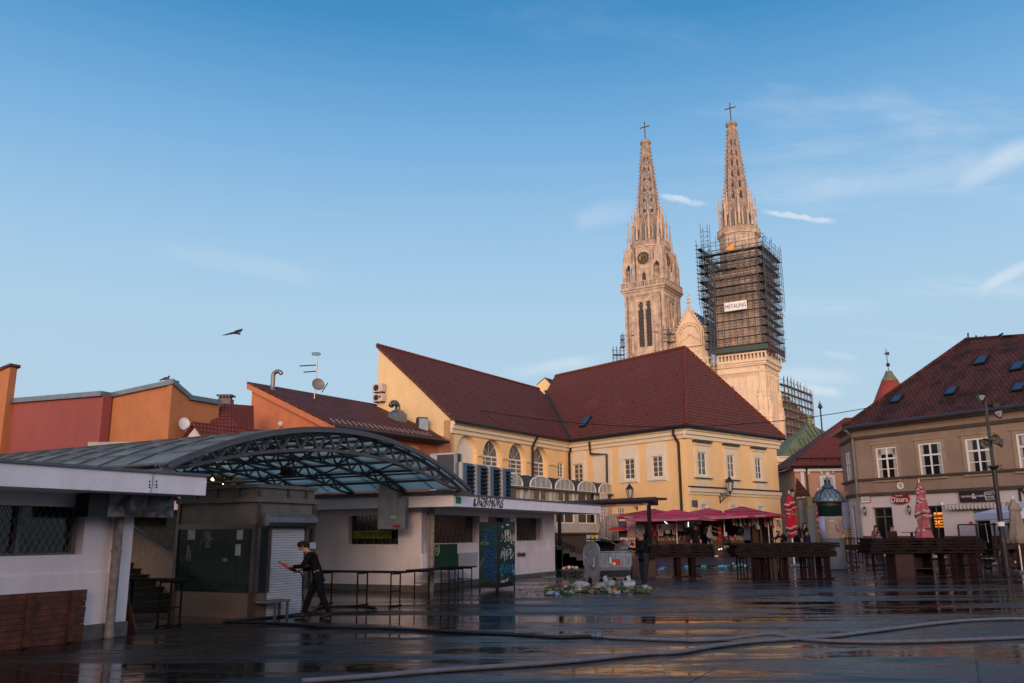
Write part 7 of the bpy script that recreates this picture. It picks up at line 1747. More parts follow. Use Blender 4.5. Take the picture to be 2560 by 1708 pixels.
# ------------------------------------------------------------------ advertising column
def column():
 Y=38.6;q=atY(c(7,588,900),Y);z0=g(Y);Z=lambda y:atY(c(7,590,y),Y-.4).z;O=Vector((q.x,Y,0));r=.5
 T=thing('advertising_column','round poster column with a green scaled dome and louvred green collar','advertising column',(q.x,Y,z0))
 MB().lathe([(r+.05,z0),(r+.05,z0+.25),(r,z0+.3),(r,Z(905))],O,28).build('base',M('dark_column_base',(.08,.09,.12),.6),T)
 mb=MB();mb.sm=True;mb.lathe([(r,Z(905)),(r,Z(705))],O,32);mb.build('shaft',M('pale_blue_shaft',(.34,.38,.50),.5),T)
 mb=MB();a0=atan2(-1,-.1);A=lambda a,z,rr=r+.012:O+Vector((rr*cos(a),rr*sin(a),z));za,zb=Z(900),Z(712);n=14;w=.95
 ang=lambda s:-pi/2+.12-w+2*w*s
 mb.add([A(ang(i/n),z)for z in(za,zb)for i in range(n+1)],[(i,i+1,n+2+i,n+1+i)for i in range(n)]);po=mb.build('poster',M('poster_grey_brown',(.26,.21,.185),.6,var=.4,vs=2.2,col2=(.15,.12,.11)),T)
 mb=MB();P_=lambda s,t,rr=r+.018:A(ang(s),za+(zb-za)*t,rr)
 mb.prism([P_(.42,.5),P_(.5,.42),P_(.58,.38),P_(.66,.45),P_(.62,.30),P_(.56,.26),P_(.48,.34)],(0,-.01,0));mb.tube([P_(.47,.62),P_(.43,.66),P_(.45,.55),P_(.52,.42)],.02,4);mb.tube([P_(.5,.36),P_(.46,.2)],.01,4);mb.build('poster_figure',M('poster_red',(.30,.06,.05),.6),po)
 mb=MB()
 for i in range(9):s=.12+.55*(i*.37%1);mb.tube([P_(.2,.84-.0),P_(.42,.84)],.012,3)if i==0 else None
 mb.tube([P_(.2,.78),P_(.55,.78)],.014,3);mb.tube([P_(.12,.3),P_(.3,.3)],.006,3);mb.build('poster_lettering',M('poster_white',(.5,.5,.5),.6),po)
 mb=MB()
 for s,t in((.72,.93),(.76,.86),(.70,.88),(.9,.1),(.84,.08),(.78,.05)):mb.blob(P_(s,t),(.05,.02,.06),6,4)
 mb.build('poster_ornament',M('poster_orange',(.45,.22,.06),.6),po)
 m_gr=M('louvre_green',(.012,.04,.03),.45,var=.3);mb=MB();prof=[];z=Z(697);zt=Z(608);n=11
 for i in range(n):h=(zt-z)/n;prof+=[(r+.03,z+i*h),(r-.02,z+i*h+h*.8)]
 mb.lathe(prof+[(r,zt)],O,28);mb.build('louvred_collar',m_gr,T)
 mb=MB();mb.lathe([(r+.0,zt),(r+.04,zt+.02),(r+.04,Z(562))],O,28);mb.build('frieze',m_black,T)
 zd=Z(556);ztop=Z(440);R_=.66;mb=MB();mb.sm=True;prof=[(R_+.0,zd-.05),(R_+.02,zd),(R_*.92,zd+(ztop-zd)*.25),(R_*.80,zd+(ztop-zd)*.52),(R_*.60,zd+(ztop-zd)*.8),(R_*.30,ztop)]
 m_dm=M('dome_blue_grey',(.16,.23,.28),.45,metal=.3,var=.3,vs=6);mb.lathe(prof,O,32);dm=mb.build('dome',m_dm,T)
 mb=MB()
 for s in(1,-1):
  for k in range(16):
   mb.tube([O+Vector(((pr+.012)*cos(2*pi*k/16+s*j*.13),(pr+.012)*sin(2*pi*k/16+s*j*.13),pz))for j,(pr,pz)in enumerate(prof[1:])],.012,3)
 for k in range(4):t=2*pi*k/4+.6;mb.tube([O+Vector(((pr+.02)*cos(t),(pr+.02)*sin(t),pz))for pr,pz in prof[1:]],.03,5)
 mb.lathe([(R_+.06,zd-.07),(R_+.06,zd-.01)],O,24);o=mb.build('scale_ribs',m_slate,dm);o['kind']='stuff'
 zf=ztop;mb=MB();mb.sm=True;mb.lathe([(R_*.34,zf),(R_*.42,zf+.05),(R_*.30,zf+.12),(R_*.16,zf+.2),(.05,zf+.28),(.09,zf+.36),(.03,zf+.44),(.015,zf+.56)],O,16);mb.build('finial',M('dome_dark',(.05,.08,.09),.5),T)
 b=G(c(7,650,1162));single(MB().fb(Fr(b,92,1),-.36,.36,-.6,0,b.z,b.z+.78).build('concrete_block',M('rough_block',(.07,.06,.06),.9,bump=.4)),'dark rough concrete block standing at the foot of the poster column','block')
column()
# ------------------------------------------------------------------ folded parasols
def folded(lab,k,xc,ytop,ybot,Y,rw,mats,seed=1,tie=True,pat=((0,1),(.26,3)),white_pole=True,lean=0):
 """rw: list of (relative height from the top 0..1, radius in metres)"""
 rnd=random.Random(seed);a=atY(c(k,xc,ytop),Y);b=atY(c(k,xc+lean,ybot),Y);z1,z0=a.z,b.z;gz=g(Y);O=Vector((a.x,Y,0))
 T=thing('folded_parasol',lab,'parasol',(a.x,Y,gz),'folded parasols');n=20;m=34;mb=MB();mb.sm=True;P_=[]
 for i in range(m+1):
  t=i/m;r=0
  for(t0,r0),(t1,r1)in zip(rw[:-1],rw[1:]):
   if t0<=t<=t1:r=r0+(r1-r0)*(t-t0)/(t1-t0)
  for j in range(n):
   an=2*pi*j/n;fold=1+.20*cos(an*5+t*5.0*(1 if seed%2 else-1))+.06*sin(an*3+t*14);rr=max(.02,r*fold)
   P_.append(O+Vector((rr*cos(an),rr*sin(an),z1+(z0-z1)*t+.02*sin(an*4+seed))))
 mb.add(P_,[(i*n+j,i*n+(j+1)%n,(i+1)*n+(j+1)%n,(i+1)*n+j)for i in range(m)for j in range(n)]+[list(range(n)),[m*n+j for j in range(n)]])
 # woven bands slanting round the cloth
 k_=[]
 for i in range(m):
  for j in range(n):
   s=(i+.5)/m+.045*sin(2*pi*j/n*1.0+seed);mi=0
   for c0,c1,kind in pat:
    if c0<=s<=c1:w_=(s-c0)/(c1-c0);mi=[1,0,2,0,1][min(4,int(w_*5))]if kind else 1
   k_.append(mi)
 mb.m=k_+[0,0];mb.build('canopy',mats,T)
 MB().tube([(a.x,Y,gz),(a.x,Y,z1+.12)],.028,8).build('pole',m_frame,T)
 if tie:t=.66;
 mb=MB();mb.box(a.x-.3,a.x+.3,Y-.3,Y+.3,gz,gz+.08);mb.build('foot',m_conc,T)
 return T
W3=[m_red,m_wht,m_blk]
folded('folded bright red parasol with slanting white and black stripes by the alley',7,193,492,900,40.5,[(0,.02),(.1,.12),(.28,.27),(.34,.25),(.42,.19),(.5,.21),(.8,.24),(.95,.14),(1,.05)],W3,1,pat=((.18,.34,1),(.40,.47,1),(.72,.88,1)),lean=12)
folded('folded red parasol half hidden left of the poster column',7,460,465,900,42.5,[(0,.03),(.08,.14),(.22,.2),(.3,.12),(.6,.17),(.9,.13),(1,.04)],[m_red,m_wht,m_beige],2,pat=((.28,.45,1),(.55,.85,1)),lean=8)
folded('folded faded pink parasol tied round the middle in front of the bakery',7,1385,388,900,37.5,[(0,.02),(.1,.13),(.20,.24),(.22,.13),(.26,.16),(.6,.31),(.64,.30),(.66,.22),(.77,.2),(.79,.15),(.83,.24),(1,.36)],[m_pinkc,m_wht,m_blk],3,pat=((.14,.22,1),(.34,.40,1),(.55,.66,1),(.86,.90,1)),lean=30)
folded('folded plain beige parasol at the right edge beside the lamp post',7,2248,540,950,35.5,[(0,.02),(.1,.12),(.25,.24),(.28,.17),(.6,.25),(.9,.3),(1,.22)],[m_beige,m_beige,m_beige],5,pat=(),lean=25)
# ------------------------------------------------------------------ lamp post with loudspeakers
def lamp_post():
 b=G((2518,1434));Y=b.y;top=atY(c(8,2012,745),Y);T=thing('loudspeaker_post','tall black post carrying horn loudspeakers and wire mesh floodlights','post',b);X=b.x
 Z=lambda k,x,y:atY(c(k,x,y),Y).z
 zc=Z(8,2080,1350)
 mb=MB();mb.lathe([(.20,b.z),(.20,b.z+.1),(.15,b.z+.2),(.13,b.z+1.2),(.10,b.z+1.35),(.085,zc)],(X,Y,0),12);mb.build('lower_post',m_black,T)
 MB().lathe([(.07,zc),(.06,top.z)],(X,Y,0),10).build('upper_post',M('weathered_pole',(.05,.05,.048),.6,var=.5,vs=8),T)
 mb=MB();mb.lathe([(.09,zc-.12),(.20,zc),(.20,zc+.03),(.1,zc+.06)],(X,Y,0),12)
 for s in(-1,1):mb.tube([(X+s*.08,Y,zc+.02),(X+s*.35,Y,zc+.05),(X+s*.33,Y,zc-.08),(X+s*.22,Y,zc-.06)],.018,5);mb.tube([(X,Y+s*.08,zc),(X,Y+s*.35,zc+.05)],.018,5)
 mb.build('scroll_collar',m_black,T)
 zs=Z(8,2085,1110)
 for dx,dz,d in((-.22,-.08,Vector((-.8,-.7,-.15))),(.02,.06,Vector((.15,-1,-.05))),(.22,-.07,Vector((.9,-.35,-.2)))):
  d.normalize();Md=d.to_track_quat('Z','Y').to_matrix().to_4x4();p=Vector((X+dx*.8,Y-.1,zs+dz));mb=MB();mb.sm=True
  mb.lathe([(.06,-.12),(.08,-.02),(.10,.06),(.19,.22),(.20,.23),(.18,.21),(.08,.08),(.07,.05),(.07,.14),(.02,.16)],p,16,Md);mb.build('horn_loudspeaker',M('horn_grey',(.12,.105,.09),.5,var=.3,vs=9),T)
  mb=MB();mb.tube([p-d*.05,(X,Y,zs+dz)],.02,4)
 m_ms=M('mesh_pane',(.25,.28,.30),.35,metal=.4)
 for(xs,ys,ya)in((((1918,685),(2008,688),(1960,755)),0,0),(((2065,845),(2155,822),(2140,905),(2095,880)),0,0)):
  pts=[atY(c(8,*p),Y-.15)for p in xs];fl=MB().prism(pts,(0,.12,0)).build('floodlight',m_ms,T);mb=MB();cen=sum(pts,Vector())/len(pts)
  for i in range(len(pts)):mb.tube([pts[i]-Vector((0,.02,0)),pts[(i+1)%len(pts)]-Vector((0,.02,0))],.015,4);mb.tube([pts[i]-Vector((0,.02,0)),cen-Vector((0,.02,0))],.008,3)
  mb.build('mesh_guard',m_black,fl)
 mb=MB();q=atY(c(8,2080,790),Y);mb.box(q.x-.14,q.x+.14,Y-.15,Y+.15,q.z-.08,q.z+.1);mb.tube([(X,Y,q.z),(q.x+.2,Y,q.z)],.03,4);mb.tube([(X-.05,Y,top.z+.02),(X-.12,Y,top.z-.3)],.02,4);mb.build('control_box',m_black,T)
 z=Z(7,2140,780);MB().lathe([(.14,z-.05),(.14,z+.12)],(X,Y,0),12).build('white_collar',m_frame,T)
lamp_post()
# ------------------------------------------------------------------ stacked market tables in the middle of the square
def stacks():
 def boards(fr,u0,u1,v0,v1,z0,z1,n,seed,where):
  rnd=random.Random(seed);h=(z1-z0)/n;cnt=0
  for i in range(n):
   L_=u1-u0;cuts=[u0+rnd.uniform(-.12,.1)]+([u0+L_*rnd.uniform(.35,.65)]if L_>2.8 else[])+[u1+rnd.uniform(-.1,.12)]
   for j in range(len(cuts)-1):
    a,b=cuts[j]+.01,cuts[j+1]-.01;mb=MB();tl=rnd.uniform(-.01,.01);va=v0+rnd.uniform(-.06,.06)
    th=h*rnd.uniform(.62,.8);zz=z0+i*h
    for k in range(3):w=(v1-va)/3;mb.prism([fr.P(a,va+k*w+.005,zz),fr.P(b,va+k*w+.005,zz+tl),fr.P(b,va+(k+1)*w,zz+tl),fr.P(a,va+(k+1)*w,zz)],(0,0,th))
    for s in(.12,.5,.88):mb.fb(fr,a+(b-a)*s-.2,a+(b-a)*s+.2,va+.03,v1-.03,zz+th-.002,zz+h-.004+max(tl,0)*0)
    o=mb.build('table_board',m_wood)
    lev=['bottom','second','third','fourth','fifth','sixth'][i]if i<n-1 else 'topmost'
    side='' if len(cuts)==2 else(' left' if j==0 else ' right')
    single(o,f'{lev}{side} wet dark board stacked {where}','table board','stacked market table boards')
 def legs(fr,us,v0,v1,z,lab,zg):
  T=thing('trestle_frame',lab,'trestle',fr.P(us[0],(v0+v1)/2,zg),'trestle frames under the boards')
  for u in us:
   mb=MB()
   for v in(v0,v1):mb.bar(fr.P(u,v,zg),fr.P(u,v,z),.045)
   mb.bar(fr.P(u-.14,v1,zg+.02),fr.P(u+.14,v1,zg+.02),.04);mb.bar(fr.P(u,v0,z-.03),fr.P(u,v1,z-.03),.04);mb.bar(fr.P(u,v0,zg+.4),fr.P(u,v1,zg+.4),.03);mb.build('leg_frame',m_rust,T)
 def cabinetbox(fr,u0,u1,v0,v1,z0,z1,lab,doors=2):
  T=thing('stall_cabinet',lab,'cabinet',fr.P((u0+u1)/2,v1,z0));MB().fb(fr,u0,u1,v0,v1,z0,z1).build('body',M('dark_red_plywood',(.045,.010,.009),.5,var=.4,vs=4),T)
  for k in range(doors):a=u0+(u1-u0)*k/doors;MB().fb(fr,a+.02,a+(u1-u0)/doors-.015,v1,v1+.02,z0+.04,z1-.04).build('door',MATS['dark_red_plywood'],T)
  # A
 q=G((1700,1443));A=Fr(q,89,1);X=lambda x,y:A.px(c(6,x,y));zt,zb=X(1100,955)[1],X(1100,1082)[1]
 boards(A,X(812,1000)[0],X(1385,1000)[0],-1.1,.1,zb,zt,5,1,'on the left table stack behind the bearded bin worker'.replace('bearded ',''))
 for i,x in enumerate((1098,1232)):
  T=thing('stack_leg',['left of the two thick red brown legs under the left board stack','right of the two thick red brown legs under the left board stack'][i],'leg',A.P(X(x,1200)[0],-.3,q.z));mb=MB();u=X(x,1200)[0]
  for k in range(3):mb.fb(A,u-.10+k*.07,u-.045+k*.07,-.6,-.05*k,q.z,zb)
  mb.fb(A,u-.3,u+.3,-.1,-.04,q.z,q.z+.04);mb.build('posts',m_rust,T)
 cabinetbox(A,X(665,1100)[0],X(880,1100)[0],-.9,-.15,q.z,X(800,1078)[1],'dark red plywood cabinet beside the man at the bin')
 # B
 q=G((1990,1448));B=Fr(q,88.5,1);X=lambda x,y:B.px(c(6,x,y));zt,zb=X(1900,945)[1],X(1900,1077)[1];u0,u1=X(1600,1000)[0],B.px(c(7,640,1000))[0]
 boards(B,u0,u1,-1.1,.1,zb,zt,6,2,'on the middle table stack')
 rnd=random.Random(8);T=thing('folded_trestles','dense bundle of red brown trestle legs standing folded under the middle board stack','trestle',B.P(X(1940,1200)[0],-.3,q.z))
 for i in range(15):
  u=X(1775+i*23,1200)[0];mb=MB();v=-.05-rnd.random()*.5;mb.bar(B.P(u,v,q.z),B.P(u+rnd.uniform(-.03,.03),v,zb),.05);mb.bar(B.P(u+.09,v-.1,q.z),B.P(u+.09,v-.1,zb),.045)
  if i%2:mb.bar(B.P(u,v,q.z+.02),B.P(u+.1,v,q.z+.02),.04)
  mb.build('leg',m_rust,T)
 MB().fb(B,X(1935,1200)[0],X(2000,1200)[0],-.5,-.04,q.z,zb).build('dark_panel',M('dark_ply',(.015,.007,.007),.5),T)
 legs(B,[X(1690,1200)[0],X(1722,1200)[0]],-.9,-.05,zb,'two thin trestle legs at the left end of the middle board stack',q.z)
 legs(B,[B.px(c(7,x,1200))[0]for x in(380,395,412,428)],-.9,-.05,zb,'left leg cluster under the right half of the middle board stack',q.z)
 legs(B,[B.px(c(7,x,1200))[0]for x in(530,545,560,575)],-.9,-.05,zb,'outer leg cluster at the right end of the middle board stack',q.z)
 # C
 q=G((2290,1444));C_=Fr(q,88,1);X=lambda x,y:C_.px(c(7,x,y));zt,zb=X(1400,900)[1],X(1400,1040)[1]
 boards(C_,X(935,1000)[0],X(1985,1000)[0],-1.1,.1,zb,zt,5,3,'on the right table stack')
 cabinetbox(C_,X(1172,1100)[0],X(1340,1100)[0],-.8,-.05,q.z,zb,'left of two dark red cabinets under the right board stack',1)
 T=thing('stall_cabinet','right open backed dark cabinet under the right board stack','cabinet',C_.P(X(1430,1200)[0],-.2,q.z));a,b=X(1345,1100)[0],X(1518,1100)[0]
 mb=MB();mb.fb(C_,a,a+.03,-.8,-.05,q.z,zb);mb.fb(C_,b-.03,b,-.8,-.05,q.z,zb);mb.fb(C_,a,b,-.8,-.77,q.z,zb);mb.fb(C_,a+.03,b-.03,-.8,-.05,q.z+.02,q.z+.05);mb.build('body',MATS['dark_ply'],T);MB().fb(C_,a+.03,b-.03,-.77,-.08,q.z+.3,q.z+.33).build('shelf',MATS['dark_red_plywood'],T)
 legs(C_,[X(1075,1200)[0]],-.9,-.05,zb,'single red leg at the left of the right board stack',q.z)
 legs(C_,[X(x,1200)[0]for x in(1690,1706,1722,1740)],-.9,.0,zb,'first leg cluster right of the cabinets',q.z)
 legs(C_,[X(x,1200)[0]for x in(1862,1880,1898,1918)],-.9,.0,zb,'second leg cluster at the right end of the right stack',q.z)
 # D small farther tables
 q=G(c(7,820,1168));D_=Fr(q,88,1);X=lambda x,y:D_.px(c(7,x,y));boards(D_,X(640,980)[0],X(882,980)[0],-.9,.1,X(700,1008)[1],X(700,962)[1],2,4,'on the low farther trestle beside the poster column');legs(D_,[X(815,1100)[0]],-.7,-.05,X(700,1008)[1],'red trestle leg under the low farther boards',q.z);legs(D_,[X(960,1100)[0],X(978,1100)[0]],-.7,-.05,X(960,1040)[1],'pair of thin red trestle legs behind the right stack',q.z)
 q=G(c(7,1600,1190));E_=Fr(q,88,1);X=lambda x,y:E_.px(c(7,x,y));legs(E_,[X(1585,1100)[0]],-.7,-.05,X(1585,1036)[1],'lone red trestle leg behind the right stack cabinets',q.z)
 q=G(c(7,2040,1185));E_=Fr(q,88,1);X=lambda x,y:E_.px(c(7,x,y));market_table('narrow pale board table at the right edge behind the lamp post',E_,X(1990,1000)[0],X(2420,1000)[0],-.7,0,X(2100,1003)[1],(X(2040,1000)[0],X(2300,1000)[0]),zg=q.z)
 E_=Fr((0,43.5),90,1);X=lambda x,y:E_.px(c(7,x,y));market_table('long pale board table in front of the people in the alley',E_,X(60,890)[0],X(400,890)[0],-.6,0,X(200,891)[1],(X(75,900)[0],X(280,900)[0]),zg=g(43.5))
 E_=Fr((0,42.0),90,1);X=lambda x,y:E_.px(c(7,x,y));market_table('dark table between the poster column and the shop corner',E_,X(690,900)[0],X(872,900)[0],-.7,0,X(780,898)[1],(X(750,900)[0],X(800,900)[0],X(860,900)[0]),zg=g(42))
stacks()
# ------------------------------------------------------------------ refuse container and refuse
def dumpster():
 q=G(c(15,600,1318));z0=q.z;F_=Fr(q,62,1);Sd=Fr(q,-28,-1);W=F_.px(c(15,1055,1200))[0];D=1.0
 W=max(1.25,min(W,1.5));T=thing('refuse_container','galvanised wheeled refuse container with its curved lid rolled open and a red sticker','refuse container',q)
 m_g=M('galvanised_bin',(.34,.38,.43),.45,metal=.45,var=.45,vs=6,col2=(.20,.23,.27));zr=z0+1.10;zt=z0+1.45;zb=z0+.24
 prof=[(.10,zb),(.85,zb),(1.0,zb+.35),(1.0,zr),(0,zr),(0,zb+.35)]
 mb=MB();t=.02
 # front, back, floor as sheets; end plates with a rounded top
 for(a,b)in((prof[0],prof[1]),(prof[1],prof[2]),(prof[2],prof[3]),(prof[4],prof[5]),(prof[5],prof[0])):
  mb.prism([F_.P(0,-a[0],a[1]),F_.P(W,-a[0],a[1]),F_.P(W,-b[0],b[1]),F_.P(0,-b[0],b[1])],F_.n*-.015)
 body=mb.build('body',m_g,T)
 n=14;arc=[(.5+.5*cos(tt),zr+.35*sin(tt))for tt in[pi*i/n for i in range(n+1)]]
 for i,u in enumerate((0,W-.02)):
  mb=MB();mb.prism([F_.P(u,-a,z)for a,z in[prof[0],prof[1],prof[2]]+[prof[3]]+arc[1:-1]+[prof[4],prof[5]]],F_.d*.02);
  mb.tube([F_.P(u+(-.01 if i==0 else .03),-a,z)for a,z in[(1.0,zb+.4)]+arc+[(0,zb+.4)]],.025,5)
  for rr in(.34,.24):mb.tube([F_.P(u+(-.008 if i==0 else .03),-(.5+rr*cos(tt)),zr-.05+rr*.8*sin(tt))for tt in[pi*k/10 for k in range(11)]],.012,4)
  mb.build('end_plate',m_g,T)
 mb=MB()
 for k in range(9):u=.08+(W-.16)*k/8;mb.fb(F_,u-.012,u+.012,.0,.014,zb+.36,zr-.06)
 mb.tube([F_.P(0,.01,zr),F_.P(W,.01,zr)],.028,6);mb.build('front_ribs',m_g,body)
 # lid rolled to the back
 arc2=[(.5+.53*cos(tt),zr+.38*sin(tt))for tt in[pi*i/n*.56 for i in range(n+1)]];mb=MB();mb.sm=True
 A_=[F_.P(-.03,-a,z)for a,z in arc2];B_=[F_.P(W+.03,-a,z)for a,z in arc2];k=len(A_);mb.add(A_+B_,[(i,i+1,k+i+1,k+i)for i in range(k-1)]);
 lid=mb.build('lid',m_black,T);MB().tube([F_.P(W*.35,-.62,zt+.0),F_.P(W*.35,-.6,zt+.09),F_.P(W*.6,-.6,zt+.09),F_.P(W*.6,-.62,zt)],.018,5).build('handle',m_steel,lid)
 # lever on the left end
 mb=MB();mb.tube([Sd.P(.95,.06,zr-.1),Sd.P(.92,.08,zr-.05),Sd.P(.55,.1,zb+.42),Sd.P(.3,.1,zb+.36)],.022,6);mb.blob(Sd.P(.3,.08,zb+.38),.06,8,6);mb.tube([Sd.P(.3,.05,zb+.4),Sd.P(.3,.05,zr-.2)],.03,6);mb.build('lever',m_g,T)
 X=lambda x,y:F_.px(c(15,x,y),.02)
 a,b=X(772,1020),X(885,927);r1=MB().fb(F_,a[0],b[0],.016,.022,a[1],b[1]).build('red_sticker',M('sticker_red',(.50,.05,.02),.5,var=.1),T);a,b=X(778,1014),X(815,978);MB().fb(F_,a[0],b[0],.022,.026,a[1],b[1]).build('sticker_note',m_frame,r1)
 a,b=X(732,985),X(752,900);MB().fb(F_,a[0],b[0],.016,.02,a[1],b[1]).build('white_label',m_frame,T)
 for x in(655,992):
  uu,zz=X(x,955);MB().tube([F_.P(uu+.035*cos(t_),.03,zz+.1*sin(t_))for t_ in[2*pi*i/10 for i in range(11)]],.01,4).build('hook',m_steel,T)
 for x in(655,995):
  uu,zz=X(x,1215);MB().prism([F_.P(uu-.09,.05,zz+.08),F_.P(uu+.06,.05,zz+.11),F_.P(uu+.1,.07,zz-.09),F_.P(uu-.05,.07,zz-.12)],F_.n*.015).build('foot_plate',M('pale_plate',(.40,.44,.50),.5,metal=.3),T)
 for u,v in((.12,-.15),(W-.15,-.15),(.12,-.85),(W-.15,-.85)):
  ax=F_.d;mb=MB();Md=ax.to_track_quat('Z','Y').to_matrix().to_4x4();mb.lathe([(.1,-.025),(.1,.025)],F_.P(u,v,z0+.1),14,Md);mb.fb(F_,u-.04,u+.04,v-.02,v+.02,z0+.1,zb+.02);mb.build('castor',m_black,T)
  # black block standing in for the shade inside the container
 single(MB().fb(F_,.03,W-.03,-.95,-.03,zb+.04,zr-.08).build('bin_shade',m_black),'black block standing in for the shade inside the refuse container','shade block')
 return F_,q,W
DPF,DPq,DPW=dumpster()
def refuse():
 cm0={'white':M('white_bag',(.40,.42,.45),.4)}
 rnd=random.Random(21);m_leaf=[M('leaf_green',(.06,.11,.025),.6,var=.5,vs=20),M('leaf_dark',(.025,.05,.015),.6,var=.5,vs=20),M('leaf_pale',(.22,.26,.07),.6,var=.4,vs=20),M('peel_brown',(.14,.07,.03),.6,var=.5,vs=20),M('peel_orange',(.40,.13,.02),.6,var=.3,vs=20),M('scrap_white',(.45,.47,.5),.6,var=.3,vs=20)]
 mb=MB()
 def leaf(p,s,up=.3):
  a=rnd.random()*6.28;t=Vector((cos(a),sin(a),rnd.uniform(-.2,.6)*up*2)).normalized()*s;w=Vector((-sin(a),cos(a),rnd.uniform(-.5,.5))).normalized()*s*.5
  mb.add([p-t,p+w,p+t,p-w,p+Vector((0,0,s*.3))],[(0,1,4),(1,2,4),(2,3,4),(3,0,4)])
 pile=[(c(6,20+i*50,1390 if i<9 else 1375))for i in range(17)]
 for i in range(3300):
  x=rnd.gauss(0,1);t=rnd.random();px_=1362+t*262;py=1481+rnd.gauss(0,3.2)-3*sin(t*pi);p=G((px_,min(py,1492)));h=.20*max(0,1-abs(py-1481)/8)*(.5+.5*sin(t*19)**2)*rnd.random()**.7
  mb.mi=rnd.choices(range(6),[9,6,4,2,.6,.8])[0];leaf(p+Vector((0,0,h+.012)),rnd.uniform(.025,.075))
 for i in range(900):
  px_=rnd.uniform(1290,1660);py=rnd.uniform(1445,1500)if rnd.random()<.5 else rnd.gauss(1472,10);p=G((px_,py));mb.mi=rnd.choices(range(6),[5,6,3,3,.6,1.6])[0];leaf(p+Vector((0,0,.01)),rnd.uniform(.012,.035),.1)
 o=mb.build('vegetable_scraps',m_leaf);o['kind']='stuff';o['label']='heap of wilted leaves and vegetable scraps'
 # bags and bigger pieces lying in the heap
 clear=M('clear_plastic',(.30,.34,.38),.2,var=.35,vs=14,bump=.8,bs=22);items=[(c(6,195,1365),(.42,.22,.19),clear,'bag','long heaped clear plastic bag lying in front of the container','plastic_bag'),(c(6,150,1392),(.16,.13,.13),MATS['peel_orange'],'bag','small bag of orange peel in the heap','plastic_bag'),(c(6,235,1395),(.2,.15,.16),M('pinkish_plastic',(.40,.27,.2),.35,var=.4,vs=14),'bag','pinkish net bag beside the long clear bag','plastic_bag'),
 (c(6,380,1368),(.24,.2,.17),clear,'bag','crumpled clear bag right of the long one','plastic_bag'),(c(6,470,1340),(.24,.2,.16),clear,'bag','small pale bag under the container front','plastic_bag'),(c(6,290,1398),(.14,.12,.12),M('yellow_peel',(.5,.36,.03),.5),'bag','yellow bag of peel in the heap','plastic_bag'),(c(6,470,1392),(.14,.13,.13),m_wood2,'scrap','brown cabbage like lump in the heap','vegetable_lump'),
 (c(6,605,1395),(.07,.07,.07),M('lemon',(.7,.6,.03),.5),'fruit','single bright yellow lemon in the heap','lemon'),(c(6,585,1325),(.15,.12,.09),M('blue_plastic',(.02,.16,.45),.4),'bag','small blue plastic bag by the pale tray','plastic_bag'),(c(6,45,1345),(.22,.15,.16),M('mixed_scraps',(.30,.16,.10),.6,var=.6,vs=20),'bag','reddish bag of scraps at the left end of the heap','plastic_bag')]
 for p_,r,m_,cat,lab,nm in items:
  p=G(p_);r=tuple(k*.72 for k in r);mb=MB();mb.sm=False;mb.blob(p+Vector((0,0,r[2]*.7)),r,12,9,.16,rnd);single(mb.build(nm,m_),lab,cat)
 mb=MB();mats=[clear,m_leaf[4],cm0['white'],m_wood2,MATS['yellow_peel'],MATS['pinkish_plastic'],m_leaf[0],MATS['blue_plastic'],m_red]
 for i in range(150):
  px_=rnd.uniform(1366,1622);py=1480+rnd.gauss(0,3.5);p=G((px_,min(py,1490)));r=rnd.uniform(.03,.085);mb.mi=rnd.choices(range(9),[8,.8,5,3,.5,1.5,8,.4,.4])[0]
  mb.blob(p+Vector((0,0,r*.6+.10*rnd.random()*max(0,1-abs(py-1480)/6))),(r*rnd.uniform(.8,1.8),r,r*.8),7,5,.35,rnd)
 o=mb.build('mixed_refuse',mats);o['kind']='stuff';o['label']='small mixed rubbish in the heap before the container'
 p=G(c(6,640,1360));f=Fr(p,80,1);mb=MB();z=p.z+.06;mb.prism([f.P(-.18,0,z),f.P(.18,0,z+.02),f.P(.2,0,z+.15),f.P(-.2,0,z+.13)],f.n*-.02);mb.prism([f.P(-.2,0,z+.13),f.P(.2,0,z+.15),f.P(.18,-.2,z+.17),f.P(-.18,-.2,z+.16)],(0,0,-.02));single(mb.build('plastic_tray',M('pale_tray',(.42,.52,.50),.4)),'pale green plastic tray tipped over in the heap','tray')
 # litter along the street behind the stacks
 lit=[(c(6,945,1188),'blue',.16),(c(6,925,1205),'white',.16),(c(6,1070,1195),'green',.14),(c(6,1160,1170),'blue',.12),(c(6,1195,1172),'yellow',.08),(c(6,1195,1193),'white',.14),(c(6,1320,1172),'teal',.14),(c(6,1470,1175),'blue',.12),(c(6,1515,1168),'blue',.13),(c(6,1592,1140),'white',.08),(c(6,1660,1158),'blue',.15),(c(6,1620,1165),'green',.1),(c(6,1700,1160),'white',.1)]
 cm={'blue':M('cyan_bag',(.02,.35,.62),.4),'white':M('white_bag',(.55,.56,.58),.4),'green':M('mint_bag',(.10,.45,.28),.4),'yellow':M('lemon_bag',(.55,.45,.10),.4),'teal':M('teal_bag',(.10,.34,.36),.4)}
 seen={}
 order=['first','second','third','fourth','fifth','sixth','seventh']
 for p_,k,r in lit:
  seen[k]=seen.get(k,0)+1;p=G(p_);r*=.62;mb=MB();mb.blob(p+Vector((0,0,r*.45)),(r*1.5,r,r*.7),8,6,.3,rnd);single(mb.build('litter_bag',cm[k]),f'{order[seen[k]-1]} from left of the {k} plastic bags dropped along the street edge','plastic bag','litter along the street edge')
 mb=MB();mats=[cm['white'],cm['teal'],m_leaf[0],m_leaf[3],cm['green']]
